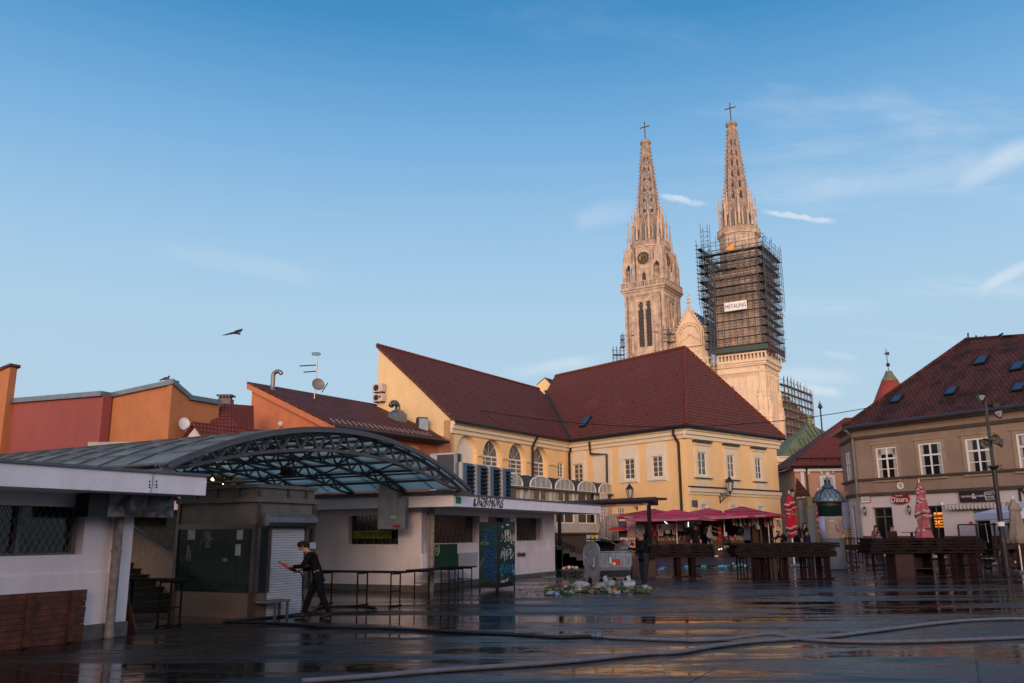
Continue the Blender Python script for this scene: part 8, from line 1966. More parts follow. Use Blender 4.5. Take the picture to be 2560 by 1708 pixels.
 for i in range(420):
  x=rnd.choice([rnd.uniform(1640,1880),rnd.uniform(1350,1460)]);y=rnd.gauss(1421,2.6)if x>1600 else rnd.uniform(1436,1470);p=G((x,y));mb.mi=rnd.choice([0,1,2,2,3,3,4]);a=rnd.random()*6.28;s=rnd.uniform(.02,.055);t=Vector((cos(a),sin(a),0))*s;w=Vector((-sin(a),cos(a),0))*s*.6
  mb.add([p-t+Vector((0,0,.01)),p+w+Vector((0,0,.02)),p+t+Vector((0,0,.01)),p-w+Vector((0,0,.02)),p+Vector((0,0,s*.7))],[(0,1,4),(1,2,4),(2,3,4),(3,0,4)])
 o=mb.build('litter_scraps',mats);o['kind']='stuff';o['label']='scattered small litter on the wet ground'
 # low bench with rubbish left of the container
 q=G(c(5,1720,1262));f=Fr(q,80,1);X=lambda x,y:f.px(c(5,x,y));z=X(1730,1192)[1];T=thing('low_green_table','low green table with scraps on it left of the container','table',q)
 MB().fb(f,X(1650,1190)[0],X(1880,1190)[0],-.6,0,z-.06,z).build('table_top',M('green_ply',(.02,.05,.035),.5),T)
 for x in(1690,1790):uu=X(x,1200)[0];MB().fb(f,uu-.1,uu+.1,-.5,-.05,q.z,z-.06).build('leg',m_black,T)
 mb=MB();mats=[m_red,MATS['sign_white'],MATS['lemon_bag']]
 for i in range(40):mb.mi=rnd.choice([0,1,1,2]);mb.blob(f.P(X(rnd.uniform(1660,1800),1175)[0],-rnd.uniform(.1,.5),z+rnd.uniform(.02,.1)),rnd.uniform(.03,.06),6,4,.3,rnd)
 o=mb.build('table_scraps',mats);o['kind']='stuff';o['label']='red and white scraps on the low green table'
refuse()
# ------------------------------------------------------------------ people
m_skin=M('skin',(.42,.23,.16),.6,var=.08,vs=20);m_eye=M('eye_dark',(.03,.02,.02),.4,var=0);m_lip=M('lips',(.30,.10,.08),.5,var=0)
def skin(mb,nodes,edges,Mx,sub=1):
 """one continuous limb surface grown round a skeleton: nodes {name: (x, y, z, r)}"""
 ks=list(nodes);me=bpy.data.meshes.new('s');me.from_pydata([nodes[k][:3]for k in ks],[(ks.index(a),ks.index(b))for a,b in edges],[])
 o=bpy.data.objects.new('s',me);COL.objects.link(o);o.modifiers.new('a','SKIN');sv=me.skin_vertices[0].data
 for i,k in enumerate(ks):r=nodes[k][3];sv[i].radius=(r,nodes[k][4]if len(nodes[k])>4 else r);sv[i].use_root=i==0
 o.modifiers[0].use_smooth_shade=True;q=o.modifiers.new('b','SUBSURF');q.levels=sub;q.render_levels=sub
 m2=bpy.data.meshes.new_from_object(o.evaluated_get(bpy.context.evaluated_depsgraph_get()));mb.sm=True
 mb.add([Mx@v.co for v in m2.vertices],[list(f.vertices)for f in m2.polygons]);mb.sm=False
 bpy.data.objects.remove(o);bpy.data.meshes.remove(me);bpy.data.meshes.remove(m2)
J0=dict(pel=(0,0,.95),wai=(0,0,1.10),che=(0,0,1.30),nec=(0,-.01,1.47),hea=(0,.02,1.60),shR=(.17,0,1.42),shL=(-.17,0,1.42),elR=(.22,-.03,1.14),elL=(-.22,-.03,1.14),wrR=(.23,.06,.90),wrL=(-.23,.06,.90),
hiR=(.09,0,.90),hiL=(-.09,0,.90),knR=(.10,.03,.50),knL=(-.10,.03,.50),anR=(.10,-.02,.09),anL=(-.10,-.02,.09))
def person(lab,loc,az,h,pose=None,girth=1.06,top=(.03,.03,.035),legs=(.03,.03,.05),shoe=(.03,.03,.03),hair=(.03,.02,.015),kind='jacket',hairlen=0,bare=False,grp=None,female=False,look=(0,0),bag=None):
 J=dict(J0);J.update(pose or{});s=h/1.75;a=radians(-az);Mx=Matrix.Translation(Vector(loc))@Matrix.Rotation(a,4,'Z')@Matrix.Diagonal((s*(.95 if female else girth),s*(1 if female else girth),s,1))
 T=thing('person',lab,'person',loc,grp);V_=lambda k:Vector(J[k]);e=lambda k,r,r2=None:(*J[k],r)if r2 is None else(*J[k],r,r2)
 hd=V_('hea');nk=V_('nec');fw=Vector((sin(look[0]),cos(look[0]),-look[1])).normalized();up=(hd-nk).normalized()
 N_={'pel':e('pel',.125,.105),'wai':e('wai',.12,.09),'che':e('che',.15,.105),'nb':(*(V_('che').lerp(nk,.7)),.085),'nec':e('nec',.052),'h1':(*(hd-up*.03+fw*.012),.074),'h2':(*(hd+up*.045),.094),'h3':(*(hd+up*.125-fw*.01),.07),'chin':(*(hd-up*.05+fw*.05),.042),'nose':(*(hd+up*.012+fw*.098),.013)}
 E=[('pel','wai'),('wai','che'),('che','nb'),('nb','nec'),('nec','h1'),('h1','h2'),('h2','h3'),('h1','chin'),('h2','nose')]
 for S in 'RL':
  sg=1 if S=='R' else-1;el,wr=V_('el'+S),V_('wr'+S);d=(wr-el).normalized();side=d.cross(Vector((0,0,1)));side=side.normalized()if side.length>.1 else Vector((1,0,0));dn=side.cross(d).normalized()
  N_.update({'sh'+S:e('sh'+S,.062),'el'+S:e('el'+S,.042),'wr'+S:e('wr'+S,.028),'pa'+S:(*(wr+d*.075),.038,.018)})
  E+=[('nb','sh'+S),('sh'+S,'el'+S),('el'+S,'wr'+S),('wr'+S,'pa'+S)]
  grip=pose and pose.get('grip')
  for i,ln in enumerate((.068,.078,.074,.058)):
   b=wr+d*.10+side*(-.03+i*.02);m_=b+d*ln*(.45 if grip else .6)-dn*ln*(.15 if not grip else .4);t_=m_+(d*ln*.4-dn*ln*(.5))*(1 if not grip else .9)*(.8)
   N_[f'f{i}{S}']=(*b,.0095);N_[f'g{i}{S}']=(*m_,.0085);N_[f't{i}{S}']=(*t_,.007);E+=[('pa'+S,f'f{i}{S}'),(f'f{i}{S}',f'g{i}{S}'),(f'g{i}{S}',f't{i}{S}')]
  b=wr+d*.045-side*.045*sg*-1*(1);N_['th'+S]=(*b,.011);N_['ti'+S]=(*(b+d*.04-dn*.03),.009);E+=[('wr'+S,'th'+S),('th'+S,'ti'+S)]
  kn,an=V_('kn'+S),V_('an'+S);toe=an+Vector((.01*sg,.15,-.04))if 'toe'+S not in J else V_('toe'+S)
  N_.update({'hi'+S:e('hi'+S,.09),'kn'+S:e('kn'+S,.055),'ca'+S:(*(kn.lerp(an,.35)+Vector((0,-.015,0))),.056),'an'+S:e('an'+S,.036),'to'+S:(*toe,.03)})
  E+=[('pel','hi'+S),('hi'+S,'kn'+S),('kn'+S,'ca'+S),('ca'+S,'an'+S),('an'+S,'to'+S)]
 mb=MB();skin(mb,N_,E,Mx)
 rt=fw.cross(up).normalized();mb.mi=1
 for sg in(-1,1):mb.blob(Mx@(hd+up*.045+fw*.088+rt*sg*.034),.012*s,6,4)
 mb.mi=2;mb.blob(Mx@(hd-up*.028+fw*.092),(.022*s,.012*s,.007*s),6,4);mb.mi=0
 for sg in(-1,1):mb.blob(Mx@(hd+up*.02+rt*sg*.092-fw*.005),(.014*s,.02*s,.03*s),6,5)
 body=mb.build('body',[m_skin,m_eye,m_lip],T)
 col=lambda nm,cc,r=.85:M(nm+'_%d_%d_%d'%tuple(int(k*1000)for k in cc),cc,r,var=.3,vs=9,spec=.1)
 # upper garment
 k=.022 if kind!='tee' else .012;N2={q:(*N_[q][:3],*[x+k for x in N_[q][3:]])for q in('pel','wai','che','nb','shR','shL','elR','elL')};E2=[('pel','wai'),('wai','che'),('che','nb'),('nb','shR'),('shR','elR'),('nb','shL'),('shL','elL')]
 for S in 'RL':N2['cu'+S]=(*V_('wr'+S).lerp(V_('el'+S),.08),.042);E2.append(('el'+S,'cu'+S))
 N2['pel']=(*N2['pel'][:3],.15,.125);N2['hem']=(*(V_('pel')+Vector((0,0,-.13))),.165,.14);E2.append(('pel','hem'))
 if kind in('coat','dress'):N2['hm']=(J['pel'][0],J['pel'][1]-.01,.60,.19,.17);E2.append(('hem','hm'))
 mb=MB();skin(mb,N2,E2,Mx);mb.build('coat' if kind=='coat' else 'jacket',col('cloth',top),T)
 if kind!='dress':
  N3={'pel':(*J['pel'],.138,.117),'wb':(*V_('wai'),.135,.112)};E3=[('pel','wb')]
  for S in 'RL':
   lo=.05 if not bare else .58;an2=V_('an'+S)if not bare else V_('kn'+S).lerp(V_('hi'+S),.2)
   N3.update({'hi'+S:(*J['hi'+S],.108),'kn'+S:(*(V_('kn'+S)if not bare else V_('hi'+S).lerp(V_('kn'+S),.5)),.078 if not bare else .1),'an'+S:(*an2,.062 if not bare else .11)});E3+=[('pel','hi'+S),('hi'+S,'kn'+S),('kn'+S,'an'+S)]
  mb=MB();skin(mb,N3,E3,Mx);mb.build('trousers' if not bare else 'skirt',col('cloth',legs),T)
 for S in 'RL':
  an=Vector(N_['an'+S][:3]);to=Vector(N_['to'+S][:3]);mb=MB();dd=(to-an);dd.normalize();skin(mb,{'a':(*(an-dd*.05+Vector((0,0,-.04))),.055),'b':(*(an+Vector((0,0,-.02))),.062,.07),'c':(*(to+Vector((0,0,.004))),.055,.045),'d':(*(to+dd*.06),.045,.035)},[('a','b'),('b','c'),('c','d')],Mx);mb.build('shoe',col('shoe',shoe,.5),T)
 if hair:
  mb=MB();mb.sm=True;B3=Matrix((tuple(rt),tuple(fw),tuple(up))).transposed().to_4x4();mb.blob((0,0,0),(.102,.112,.105),12,8,.04,random.Random(3));mb.v=[Mx@(hd+up*.066-fw*.03+(B3@v))for v in mb.v]
  if hairlen:
   n0=len(mb.v);mb.blob((0,0,0),(.105,.06,hairlen*.5+.06),10,8,.08,random.Random(4));mb.v=mb.v[:n0]+[Mx@(hd-fw*.075-Vector((0,0,hairlen*.42))+v)for v in mb.v[n0:]]
   for sg in(-1,1):n0=len(mb.v);mb.blob((0,0,0),(.03,.04,hairlen*.4+.03),8,6,.08,random.Random(5));mb.v=mb.v[:n0]+[Mx@(hd-Vector((0,0,hairlen*.3))+rt*sg*.085-fw*.01+v)for v in mb.v[n0:]]
  mb.build('hair',col('hair',hair),T)
 return T,Mx,s,N_
def hold(Mx,p):return Mx@Vector(p)
# man with the hose
q=G((788,1546))
st=dict(pel=(0,-.04,.93),wai=(0,.02,1.07),che=(0,.10,1.26),nec=(0,.20,1.43),hea=(0,.30,1.53),shR=(.17,.15,1.38),shL=(-.17,.15,1.38),elR=(.23,.12,1.08),elL=(-.22,.28,1.12),wrR=(.14,.36,1.03),wrL=(-.08,.52,1.12),hiR=(.09,-.04,.89),hiL=(-.09,-.04,.89),
knR=(.10,.14,.50),anR=(.10,.25,.09),knL=(-.10,-.12,.50),anL=(-.10,-.30,.11),toeL=(-.10,-.16,.04),grip=True)
T1,M1,s1,n1=person('man in a dark jacket leaning forward and holding a red nozzle of a black hose',q,-97,1.80,st,top=(.010,.009,.007),legs=(.008,.009,.014),hair=(.035,.018,.01),look=(0,.45))
nz=[hold(M1,p)for p in((-.02,.80,1.22),(-.02,.66,1.14),(-.02,.56,1.08),(.0,.44,1.02),(.04,.34,.98),(.10,.30,.86),(.14,.30,.5),(.16,.22,.12))]
T=thing('hose_nozzle','red spray nozzle in the hands of the man by the lift kiosk','nozzle',nz[2]);mb=MB();mb.tube(nz[:3],[.02,.035,.045],8);mb.build('red_tip',M('nozzle_red',(.40,.03,.02),.4),T);MB().tube(nz[2:4],.04,8).build('grip',m_black,T)
HZ=nz
# man at the container with a shovel
q=G((1614,1467))
st=dict(wai=(0,.02,1.10),che=(0,.04,1.29),nec=(0,.08,1.45),hea=(0,.13,1.57),elR=(.25,.05,1.12),elL=(-.22,.20,1.15),wrR=(.16,.20,1.08),wrL=(-.10,.62,1.22),knR=(.12,.02,.5),anR=(.14,-.06,.09),knL=(-.12,.06,.5),anL=(-.13,.10,.09),shR=(.18,.02,1.41),shL=(-.17,.10,1.41),grip=True)
T2,M2,s2,n2=person('bald man in a black jacket shovelling rubbish into the refuse container',q,-112,1.80,st,girth=1.22,top=(.010,.010,.011),legs=(.022,.026,.038),hair=(.16,.13,.11),look=(-.1,.35))
h1,h2=hold(M2,n2['paR'][:3]),hold(M2,n2['paL'][:3]);d=(h2-h1).normalized()
T=thing('shovel','long handled shovel held by the bald man over the container','shovel',h1);MB().tube([h1-d*.12,h2+d*.75],.017,6).build('handle',M('pale_wood',(.22,.16,.11),.6),T)
p=h2+d*.75;mb=MB();mb.sm=True;mb.lathe([(.04,-.02),(.15,.08),(.17,.26),(.1,.4),(.02,.43),(.09,.38),(.155,.26),(.14,.1),(.03,0)],p,12,d.to_track_quat('Z','Y').to_matrix().to_4x4()@Matrix.Diagonal((1,.35,1,1)));mb.build('blade',M('shovel_blade',(.28,.26,.22),.45,metal=.5),T)
walk=lambda k=1:dict(knR=(.09,.16*k,.5),anR=(.09,.30*k,.09),knL=(-.09,-.05,.5),anL=(-.09,-.36*k,.16),toeL=(-.09,-.25*k,.05),elR=(.21,-.1,1.14),elL=(-.21,.08,1.14),wrR=(.2,-.02,.92),wrL=(-.2,.28,1.0))
# woman in the grey coat
q=G(c(6,1385,1078));person('woman in a grey knee length coat and white shoes walking past the stalls',q,118,1.64,dict(walk(.9),wrL=(-.10,.26,1.12),wrR=(.1,.24,1.05)),top=(.27,.28,.34),legs=(.015,.015,.02),shoe=(.6,.6,.6),hair=(.22,.13,.07),kind='coat',hairlen=.08,female=True,look=(1.1,.3))
q=atY(c(6,1242,803),46.6);q.z=g(46.6);person('young man in a black jacket standing among the souvenir stalls',q,190,1.74,dict(),top=(.012,.012,.014),legs=(.02,.02,.03),hair=(.03,.02,.014),look=(.5,0))
def at_head(x,y,Y,h):p=atY(c(7,x,y),Y);return Vector((p.x,Y,p.z-h))
for x,y,Y,h,az,kw in((982,760,44.2,1.66,175,dict(lab='woman with long dark curly hair in a mauve top in the shop doorway',top=(.16,.09,.085),hairlen=.34,female=True)),(1006,812,42.6,1.42,180,dict(lab='girl with long brown hair in a pale sleeved jacket in front of the taller woman',top=(.15,.13,.18),hair=(.05,.022,.012),hairlen=.36,female=True)),(1132,768,43.6,1.68,170,dict(lab='man in a dark jacket with pale chest stripes before the glass shop door',top=(.035,.03,.028))),
(246,725,46.5,1.82,185,dict(lab='tall person in black in the alley behind the blond child',top=(.012,.01,.012))),(252,770,43.8,1.5,150,dict(lab='child with blond hair and a long black coat in the alley',top=(.014,.012,.014),hair=(.26,.14,.05),kind='coat',hairlen=.1,female=True)),(328,720,48.2,1.72,150,dict(lab='woman in a black jacket and white trousers raising one hand by the annex',top=(.015,.013,.017),legs=(.42,.40,.42),hairlen=.2,female=True,pose=dict(elR=(.26,.1,1.2),wrR=(.3,.2,1.42)))),
(350,800,46.8,1.34,160,dict(lab='child in dark blue beside the woman in white trousers',top=(.02,.02,.05),legs=(.02,.02,.04))),(128,785,45.5,1.56,240,dict(lab='stooping person in a dark coat looking at the last stall',top=(.02,.016,.015),kind='coat',pose=dict(che=(0,.12,1.24),nec=(0,.22,1.38),hea=(0,.32,1.46),shR=(.17,.16,1.33),shL=(-.17,.16,1.33),elR=(.2,.3,1.1),wrR=(.15,.5,1.1))))):
 p=at_head(x,y,Y,h);kw=dict(kw);lab=kw.pop('lab');p.z=g(Y);person(lab,p,az,h,kw.pop('pose',{}),**kw)
mb=MB();
# walking woman at the right
q=G(c(7,2180,1148));Tw,Mw,sw,nw=person('woman with a pale pink backpack, checked shorts and white trainers striding past the lamp post',q,-68,1.68,dict(walk(1.15)),top=(.014,.012,.016),legs=(.22,.12,.14),shoe=(.62,.64,.7),hair=(.03,.018,.012),hairlen=.22,bare=True,female=True,look=(.2,.2))
b_=[hold(Mw,p)for p in((-.14,-.14,1.0),(.14,-.14,1.0),(.13,-.14,1.36),(-.13,-.14,1.36))];dn=hold(Mw,(0,-.30,1.1))-hold(Mw,(0,-.14,1.1));Tb=thing('backpack','pale pink backpack carried by the striding woman at the right','backpack',b_[0]);MB().prism(b_,dn).build('bag',M('pale_pink_bag',(.40,.26,.25),.7),Tb)
# ------------------------------------------------------------------ souvenir stalls under red parasols
def canopy(lab,apex,Y,r,dz,mats,rot,bands=((.18,.24),(.36,.42),(.66,.72),(.9,1.0)),sag=.05,grp='red stall parasols'):
 a=atY(c(6,*apex),Y);T=thing('stall_parasol',lab,'parasol',(a.x,Y,g(Y)),grp);mb=MB();rr=radians(rot);cor=[Vector((r*cos(rr+pi/2*i),r*sin(rr+pi/2*i),-dz))for i in range(4)]
 ts=sorted({0.03,1.0,*[x for b in bands for x in b],.12,.5,.8});P_=lambda i,s,t:Vector((a.x,Y,a.z))+cor[i%4].lerp(cor[(i+1)%4],s)*t+Vector((0,0,-sag*sin(pi*s)*t*t-sag*.9*sin(pi*t)))
 sg=8
 for i in range(4):
  for t0,t1 in zip(ts[:-1],ts[1:]):
   tm=(t0+t1)/2;mi=0
   for b in bands:
    if b[0]<=tm<=b[1]:mi=1
   for j in range(sg):
    mb.mi=mi if not(mi==0 and j==6)else 0;mb.poly([P_(i,j/sg,t0),P_(i,(j+1)/sg,t0),P_(i,(j+1)/sg,t1),P_(i,j/sg,t1)])
  for j in range(sg):mb.mi=2 if j%2 else 1;p0,p1=P_(i,j/sg,1),P_(i,(j+1)/sg,1);mb.poly([p0,p1,p1+Vector((0,0,-.10)),p0+Vector((0,0,-.10))])
 mb.build('canopy',mats,T);MB().tube([(a.x,Y,g(Y)),(a.x,Y,a.z+.1)],.03,6).build('pole',m_frame,T)
 mb=MB()
 for i in range(4):mb.tube([Vector((a.x,Y,a.z-.12)),P_(i,0,.97)+Vector((0,0,-.05))],.015,4)
 mb.build('ribs',m_frame,T);return T
m_dr=M('deep_red_canvas',(.48,.014,.03),.85,var=.2,vs=3);m_pk=M('bright_pink_red_canvas',(.80,.045,.13),.85,var=.25,vs=2);m_lp=M('light_pink_canvas',(.75,.17,.28),.85,var=.2,vs=2);m_bd=M('band_canvas',(.55,.22,.27),.85,var=.4,vs=12)
for _m in(m_pk,m_dr,m_lp,m_bd):
 nt=_m.node_tree;b_=nt.nodes['Principled BSDF'];tr_=nt.nodes.new('ShaderNodeBsdfTranslucent');ms_=nt.nodes.new('ShaderNodeMixShader');ms_.inputs[0].default_value=.35
 nt.links.new(b_.inputs['Base Color'].links[0].from_socket,tr_.inputs[0]);nt.links.new(b_.outputs[0],ms_.inputs[1]);nt.links.new(tr_.outputs[0],ms_.inputs[2]);nt.links.new(ms_.outputs[0],nt.nodes['Material Output'].inputs[0])
canopy('farthest left dark red stall parasol behind the pergola post',(850,630),51,3.0,.42,[m_dr,m_bd,m_dr],20)
canopy('large pinkish red parasol with striped bands over the hanging shirts',(1062,636),47.2,2.9,.50,[m_pk,m_bd,m_lp],12)
canopy('red parasol behind the middle of the stalls',(1352,624),50.8,2.6,.34,[m_pk,m_bd,m_dr],35)
canopy('low light pink parasol between the two big red ones',(1500,668),47.6,2.2,.20,[m_lp,m_bd,m_lp],20)
canopy('right end bright red parasol with a pale band over the socks and scarves',(1672,607),48.4,3.1,.52,[m_red,m_bd,m_red],18)
def stalls():
 Y0=47.9;S_=Fr((0,Y0),90,1);X=lambda x,y,v=0:S_.px(c(6,x,y),v);rnd=random.Random(31);gz=g(Y0)
 colr=lambda nm,cc:M(nm,cc,.8,var=.35,vs=16)
 cW,cR,cP,cB,cY,cK,cN,cG,cO=[colr(*k)for k in(('cloth_white',(.50,.47,.45)),('cloth_red',(.36,.02,.03)),('cloth_purple',(.14,.07,.30)),('cloth_blue',(.12,.25,.42)),('cloth_yellow',(.62,.40,.04)),('cloth_black',(.018,.016,.02)),('cloth_navy',(.03,.04,.08)),('cloth_grey',(.22,.22,.24)),('cloth_ochre',(.30,.16,.05)))]
 # dark back sheets of the stalls
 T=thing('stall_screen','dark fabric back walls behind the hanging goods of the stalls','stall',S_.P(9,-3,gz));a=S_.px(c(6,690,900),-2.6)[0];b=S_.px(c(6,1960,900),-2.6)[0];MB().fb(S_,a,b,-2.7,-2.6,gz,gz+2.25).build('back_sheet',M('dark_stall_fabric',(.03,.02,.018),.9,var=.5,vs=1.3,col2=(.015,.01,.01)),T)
 m_ct=M('counter_cloth',(.09,.05,.045),.85,var=.4,vs=3)
 # counters with small goods
 goods=[cW,cR,cP,cB,cY,cK,cO,cG]
 for i,(x0,x1,yt,yb,v,lab,pal,dens)in enumerate(((905,1205,905,960,.1,'counter crowded with small bottles and figurines at the stall front',[0,1,3,4,6,5],130),(820,905,880,960,-.6,'narrow counter with red white trinkets at the left stall',[0,1,1],50),(1400,1500,905,1010,.2,'counter with orange and red toys right of the grey coat woman',[1,6,4],70),(1565,1755,900,950,.1,'counter with bright packets under the right parasol',[0,2,1,3,4],110))):
  u0,z1=X(x0,yt+22,v);u1,_=X(x1,yt,v);T=thing('goods_counter',lab,'counter',S_.P((u0+u1)/2,v,gz),'souvenir counters');z1=min(z1,gz+1.0);MB().fb(S_,u0,u1,v-1.0,v,gz,z1).build('counter',m_ct,T);mb=MB()
  for k in range(dens):
   mb.mi=rnd.choice(pal);u=rnd.uniform(u0+.03,u1-.03);w=v-rnd.uniform(.0,.8);h=rnd.uniform(.05,.2)+(-.5*(w-v)*.35)
   if rnd.random()<.5:mb.lathe([(.025,z1),(.03,z1+h*.6),(.012,z1+h*.75),(.012,z1+h)],S_.P(u,w,0),5)
   else:mb.blob(S_.P(u,w,z1+h*.5),(.035,.03,h*.5),5,4)
  o=mb.build('small_goods',goods,T);o['kind']='stuff'
  # shelf of bottles
 u0,z=X(925,890,-1.4);u1,_=X(1200,890,-1.4);T=thing('bottle_shelf','two tier shelf of coloured bottles under the pinkish parasol','shelf',S_.P((u0+u1)/2,-1.4,gz));mb=MB();z1=z
 for zz in(z-.12,z+.22):mb.fb(S_,u0,u1,-1.6,-1.3,zz,zz+.03)
 mb.fb(S_,u0,u0+.03,-1.6,-1.3,gz,z+.3);mb.fb(S_,u1-.03,u1,-1.6,-1.3,gz,z+.3);mb.build('boards',m_wood2,T);mb=MB()
 for zz in(z-.09,z+.25):
  for k in range(20):mb.mi=rnd.choice([0,1,3,4,6,7,5]);u=u0+.05+(u1-u0-.1)*k/19;mb.lathe([(.028,zz),(.03,zz+.14),(.012,zz+.19),(.012,zz+.25)],S_.P(u,-1.4,0),6)
 o=mb.build('bottles',goods,T);o['kind']='stuff'
 def garment(x,y,w,h,v,mats,lab,form='shirt',stripes=None,nm='hanging_shirt',cat='shirt'):
  u,z=X(x,y,v);T=thing(nm,lab,cat,S_.P(u,v,z-h),'goods hanging in the stalls');P_=lambda a,b:S_.P(u+a*w,v,z-b*h);th=S_.n*-.05
  if form=='shirt':sh=[(-.22,0),(-.1,.04),(.1,.04),(.22,0),(.5,.12),(.46,.55),(.33,.52),(.30,.95),(0,1.0),(-.30,.95),(-.33,.52),(-.46,.55),(-.5,.12)]
  elif form=='bag':sh=[(-.42,.35),(.42,.35),(.5,.95),(.3,1),(-.3,1),(-.5,.95)]
  elif form=='sock':sh=[(-.3,0),(.3,0),(.28,.6),(.5,.85),(.4,1),(-.1,.95),(-.3,.65)]
  else:sh=[(-.5,0),(.5,0),(.48,.5),(.5,1),(-.5,.97),(-.47,.5)]
  MB().prism([P_(*p)for p in sh],th).build('cloth',mats[0],T)
  if form=='bag':MB().tube([P_(-.25,.36),P_(-.1,0),P_(.1,0),P_(.25,.36)],.012,4).build('strap',mats[-1],T)
  if stripes:
   mb=MB()
   for a0,a1,b0,b1 in stripes:mb.prism([P_(a0,b0)+S_.n*.004,P_(a1,b0)+S_.n*.004,P_(a1,b1)+S_.n*.004,P_(a0,b1)+S_.n*.004],S_.n*.006)
   mb.build('trim',mats[1],T)
  return T
 st2=[(-.18,-.06,.05,.93),(.06,.18,.05,.93),(-.45,-.3,.38,.46),(.3,.45,.38,.46)]
 garment(920,768,.42,.66,.3,[cW,cP],'white shirt with purple stripes, first of three big shirts',stripes=st2);garment(985,765,.42,.56,.3,[cW,cR],'plain white embroidered shirt between the two striped shirts',stripes=[(-.03,.03,.1,.6)]);garment(1050,765,.44,.60,.3,[cW,cR],'white shirt with wide red stripes, third of the big shirts',stripes=st2)
 garment(868,775,.36,.62,.0,[cR,cW],'dark red shirt with white sleeves left of the purple striped one',stripes=[(-.45,-.3,.2,.5)]);garment(735,778,.52,.85,.0,[cG,cK],'pale grey football shirt beside the chequered cloth',stripes=[(-.02,.02,.1,.95)])
 garment(1105,750,.26,.5,.3,[cG,cW],'small grey drawstring bag right of the shirts','bag',nm='hanging_bag',cat='bag');garment(1165,735,.3,.42,.3,[cG,cW],'grey bag hanging next to the light tube','bag',nm='hanging_bag',cat='bag');garment(1235,720,.34,.44,.3,[cB,cW],'light blue tote bag hanging at the middle parasol edge','bag',nm='hanging_bag',cat='bag');garment(1275,705,.24,.42,.35,[cW,cG],'white plush bag hanging beside the blue tote','bag',nm='hanging_bag',cat='bag')
 T=garment(652,738,.5,1.0,-.4,[cW,cR],'red and white chequered cloth hanging behind the small red umbrella','flat',[(-.5+.125*i,-.375+.125*i,.0+.0714*j,.0714*(j+1))for i in range(8)for j in range(13)if(i+j)%2],'chequered_cloth','cloth')
 T=garment(578,745,.5,.9,-.5,[cN,cW],'navy tea towel with a small heart and wording at the left stall','flat',None,'printed_towel','towel');u,z=X(578,790,-.45);mb=MB();mb.mi=1;mb.blob(S_.P(u+.05,-.44,z+.05),(.06,.01,.06),8,6);mb.mi=0;mb.text('I',S_,u-.1,-.44,z+.05,.16,.003);mb.text('Croatia',S_,u,-.44,z-.14,.14,.003);mb.build('print',[cW,cR],T)
 cols=[(cK,'black'),(cY,'yellow'),(cB,'blue'),(cG,'grey'),(cR,'red'),(cN,'navy'),(cW,'white'),(cO,'ochre')];seq=[(1570,0,2),(1590,1,1),(1615,3,3),(1632,0,0),(1655,6,6),(1672,5,5),(1690,3,3),(1712,0,0),(1735,7,7),(1760,2,2),(1778,1,1),(1798,2,2),(1815,6,6),(1838,0,0),(1858,0,0),(1880,3,3),(1900,4,4),(1915,5,5),(1932,6,6),(1948,4,4)]
 cnt={}
 for x,k,_ in seq:
  nm=cols[k][1];cnt[nm]=cnt.get(nm,0)+1;garment(x,708+rnd.random()*8,.13+rnd.random()*.05,.35+rnd.random()*.28,.6,[cols[k][0]],f"{['first','second','third','fourth','fifth'][cnt[nm]-1]} {nm} sock from the left along the right parasol edge",'sock',nm='hanging_sock',cat='sock')
 for i,(x,y,k,lab)in enumerate(((1340,735,5,'dark navy scarf hanging left of the grey coat woman'),(1385,760,4,'dark red scarf hanging above the grey coat woman'),(1420,770,0,'black scarf right of the dark red one'),(1455,780,4,'red patterned scarf beside the black sign'),(1655,780,0,'black bag with a pale face print under the socks'))):garment(x,y,.34,.8 if i<4 else .45,-.3,[cols[k][0],cW],lab,'flat',[(-.3,.3,.2,.24),(-.3,.3,.5,.53)],'hanging_scarf' if i<4 else 'hanging_bag','scarf' if i<4 else 'bag')
 garment(1712,765,.36,1.15,.1,[M('denim',(.06,.08,.13),.9)],'long blue grey denim cloth hanging under the socks','flat',None,'denim_cloth','cloth')
 # bead curtains
 for x0,x1,lab,mcol in((1758,1828,'glittering gold brown bead curtain under the right parasol',M('gold_beads',(.20,.10,.03),.3,metal=.4,var=.6,vs=14)),(1830,1862,'narrow grey bead string panel beside the gold curtain',M('grey_beads',(.25,.22,.2),.35,var=.6,vs=14)),(1290,1328,'tall card covered with rows of white magnets behind the young man',None)):
  u0,zt=X(x0,715 if mcol else 800,.2);u1,zb=X(x1,940,.2);T=thing('bead_curtain' if mcol else 'magnet_board',lab,'curtain' if mcol else 'board',S_.P((u0+u1)/2,.2,zb));mb=MB()
  if mcol:
   n=int((u1-u0)/.05)
   for i in range(n):
    z=zb
    while z<zt:mb.blob(S_.P(u0+.025+i*.05,.2,z),(.024,.02,.045),4,3);z+=.1
   o=mb.build('beads',mcol,T);o['kind']='stuff';MB().fb(S_,u0,u1,.14,.16,zb,zt).build('backing',m_ct,T)
  else:
   MB().fb(S_,u0,u1,-.9,-.86,zb,zt).build('card',cG,T)
   for i in range(4):
    for j in range(12):mb.blob(S_.P(u0+.06+i*(u1-u0-.1)/3,-.84,zb+.05+j*(zt-zb)/12),(.03,.02,.045),5,4)
   o=mb.build('magnets',cW,T);o['kind']='stuff'
   # standing sign, boxes, umbrella, tube lights, posts
 u0,zt=X(1500,890,.5);u1,zb=X(1560,1020,.5);T=thing('black_signboard','black standing signboard with a small red heart between the stalls','sign',S_.P(u0,.5,gz));MB().fb(S_,u0,u1,.46,.5,gz,zt).build('board',cK,T);mb=MB();u,z=X(1530,905,.5);mb.blob(S_.P(u,.51,z),(.07,.01,.06),8,6);mb.build('heart',cR,T)
